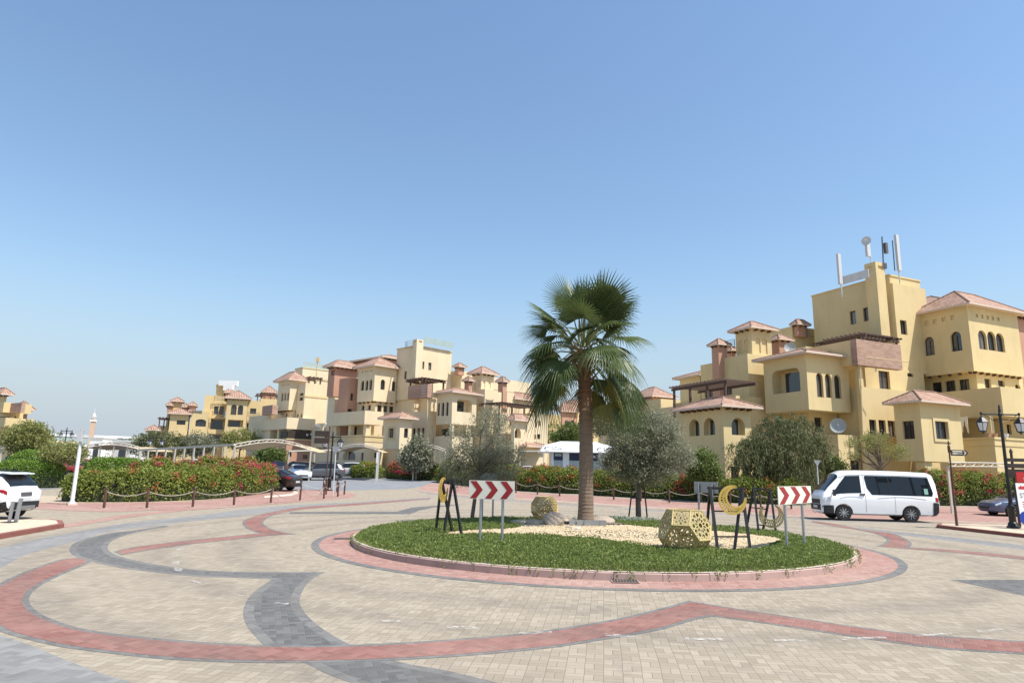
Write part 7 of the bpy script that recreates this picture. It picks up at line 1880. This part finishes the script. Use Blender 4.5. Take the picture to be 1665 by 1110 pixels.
# ---- the minibus
BUS = [(-2.56, .42, 1.02, 1.06, .74, .80, .70), (-2.52, .34, 1.10, 1.75, .78, .835, .68), (-2.42, .30, 1.14, 2.14, .80, .845, .66), (-2.25, .28, 1.16, 2.22, .82, .85, .655), (-1.0, .26, 1.17, 2.265, .83, .855, .66), (.7, .26, 1.17, 2.275, .83, .855, .66), (1.4, .26, 1.15, 2.245, .83, .855, .655), (1.72, .26, 1.14, 2.10, .83, .85, .65), (2.2, .26, 1.10, 1.55, .82, .845, .68), (2.42, .27, 1.04, 1.24, .81, .83, .72), (2.51, .30, .98, 1.08, .78, .80, .70), (2.545, .36, .88, .95, .74, .76, .64), (2.56, .46, .66, .70, .58, .64, .5)]
def minibus():
    a, c = G(1482, 849), G(1372, 846); d = (c - a); d.z = 0; L = d.length; d.normalize(); k = L / 2.94
    t = thing('minibus', 'white high-roofed minibus passing behind the right chevron sign', 'minibus', (0, 0, 0)); cb = CarBody(BUS); wb, wr = (1.62, -1.32), .35
    o = cb.body(60).build('body', M['car_white'], t, smooth=True, world_space=False); o.parent = None
    cut_wheels(o, [(wb[0], wr * 1.16), (wb[1], wr * 1.16)], 1.0); o.parent = t
    for s in (1, -1):
        w1 = cb.side_panel([(.86, 5.9), (.98, 6.35), (.86, 7.05), (1.02, 7.1), (.86, 6.0)] if False else [(.78, 6.1), (.78, 7.0), (1.42, 7.0), (2.1, 6.25), (1.94, 6.08)], .010, s, 5).build('door_window', M['carglass'], t, world_space=False)
        w2 = cb.side_panel([(.52, 6.35), (.30, 5.95), (-2.28, 6.0), (-2.34, 6.2), (-2.20, 7.02), (.55, 7.02), (.58, 6.9)], .010, s, 6).build('side_window', M['carglass'], t, world_space=False)
        for x in (-.48, -1.05):
            b = MB(); p0, p1 = cb.P(x, 6.05, .012, s), cb.P(x, 6.98, .012, s); b.box(p0, (.05, 0, 0), (0, .003 * s, 0), p1 - p0); b.build('window_bar', M['black'], w2, world_space=False)
        b = MB(); b.box(cb.P(-2.12, 6.1, .013, s), (.16, 0, 0), (0, .003 * s, 0), cb.P(-2.12, 6.4, 0, s) - cb.P(-2.12, 6.1, 0, s)); b.build('window_sticker', simple('sticker_green', (.25, .45, .36), .5), w2, world_space=False)
        for x, i in ((.66, 5.3),):
            b = MB(); b.box(cb.P(x, i, .003, s), (.22, 0, 0), (0, .03 * s, 0), (0, 0, .07)); b.build('door_handle', M['plastic'], t, world_space=False)
        for x in (.63, .60 - 1.25, ): 
            b = MB(); pts = [cb.P(x, i, .001, s) for i in (2.2, 3, 4, 5, 6, 7.2)]; b.tube(pts, .006, 4); b.build('door_gap', M['darkgrey'], t, world_space=False)
        for xa, xb in ((.75, 1.75), (-2.0, .1)):
            b = MB(); pts = [cb.P(xa + (xb - xa) * f, 4.55 + .35 * math.sin(math.pi * f), .003, s) for f in [q / 8 for q in range(9)]]; b.tube(pts, .012, 5); b.build('body_crease', M['car_white'], t, world_space=False)
        b = MB(); b.tube([cb.P(x, 7.35, .004, s) for x in (-2.2, -1, .3, .9, 1.3, 1.7)], .012, 5); b.build('rain_gutter', M['car_silver'], t, world_space=False)
        cb.side_panel([(2.53, 3.9), (2.50, 5.3), (2.12, 5.1), (2.14, 4.1)], .010, s, 4).build('headlight', M['head_clear'], t, world_space=False)
        cb.side_panel([(2.55, 1.0), (2.545, 3.3), (2.06, 3.1), (2.03, 1.0)], .012, s, 5).build('front_bumper', M['plastic'], t, world_space=False)
        cb.side_panel([(-2.53, 1.0), (-2.53, 3.9), (-2.28, 3.9), (-2.24, 1.0)], .012, s, 4).build('rear_bumper', M['plastic'], t, world_space=False)
        cb.side_panel([(-2.53, 4.1), (-2.50, 6.0), (-2.40, 6.0), (-2.40, 4.1)], .010, s, 3).build('tail_light', M['tail_red'], t, world_space=False)
        b = MB(); mp = cb.P(2.05, 6.2, .05, s); b.tube([mp - Vector((0, .05 * s, 0)), mp + Vector((.02, .12 * s, .02))], .02, 6); b.cbox(mp + Vector((.0, .16 * s, -.12)), .09, .16, .28); b.build('mirror', M['plastic'], t, world_space=False)
        for x in wb: wheel(t, x, s * .735, wr, .2, 9)
    cb.top_panel(1.74, 2.36, 7.55, .012).build('windscreen', M['carglass'], t, world_space=False)
    b = MB(); b.box((2.53, -.55, .72), (.03, 0, 0), (0, 1.1, 0), (0, 0, .2)); b.build('grille', M['plastic'], t, world_space=False)
    b = MB(); b.box((2.46, -.62, .44), (.12, 0, 0), (0, 1.24, 0), (0, 0, .26)); b.build('front_bumper', M['plastic'], t, world_space=False)
    b = MB(); b.box((2.585, -.26, .52), (.012, 0, 0), (0, .52, 0), (0, 0, .12)); pl = b.build('number_plate', M['plate'], t, world_space=False)
    hd = math.atan2(d.y, d.x); left = Vector((-d.y, d.x, 0))
    pos = (a + c) / 2 - left * .735 * k - d * ((wb[0] + wb[1]) / 2 * k); pos.z = .014
    t.location = pos; t.rotation_euler = (0, 0, hd); t.scale = (k, k, k) if abs(k - 1) < .15 else (1, 1, 1)
    return t
minibus()
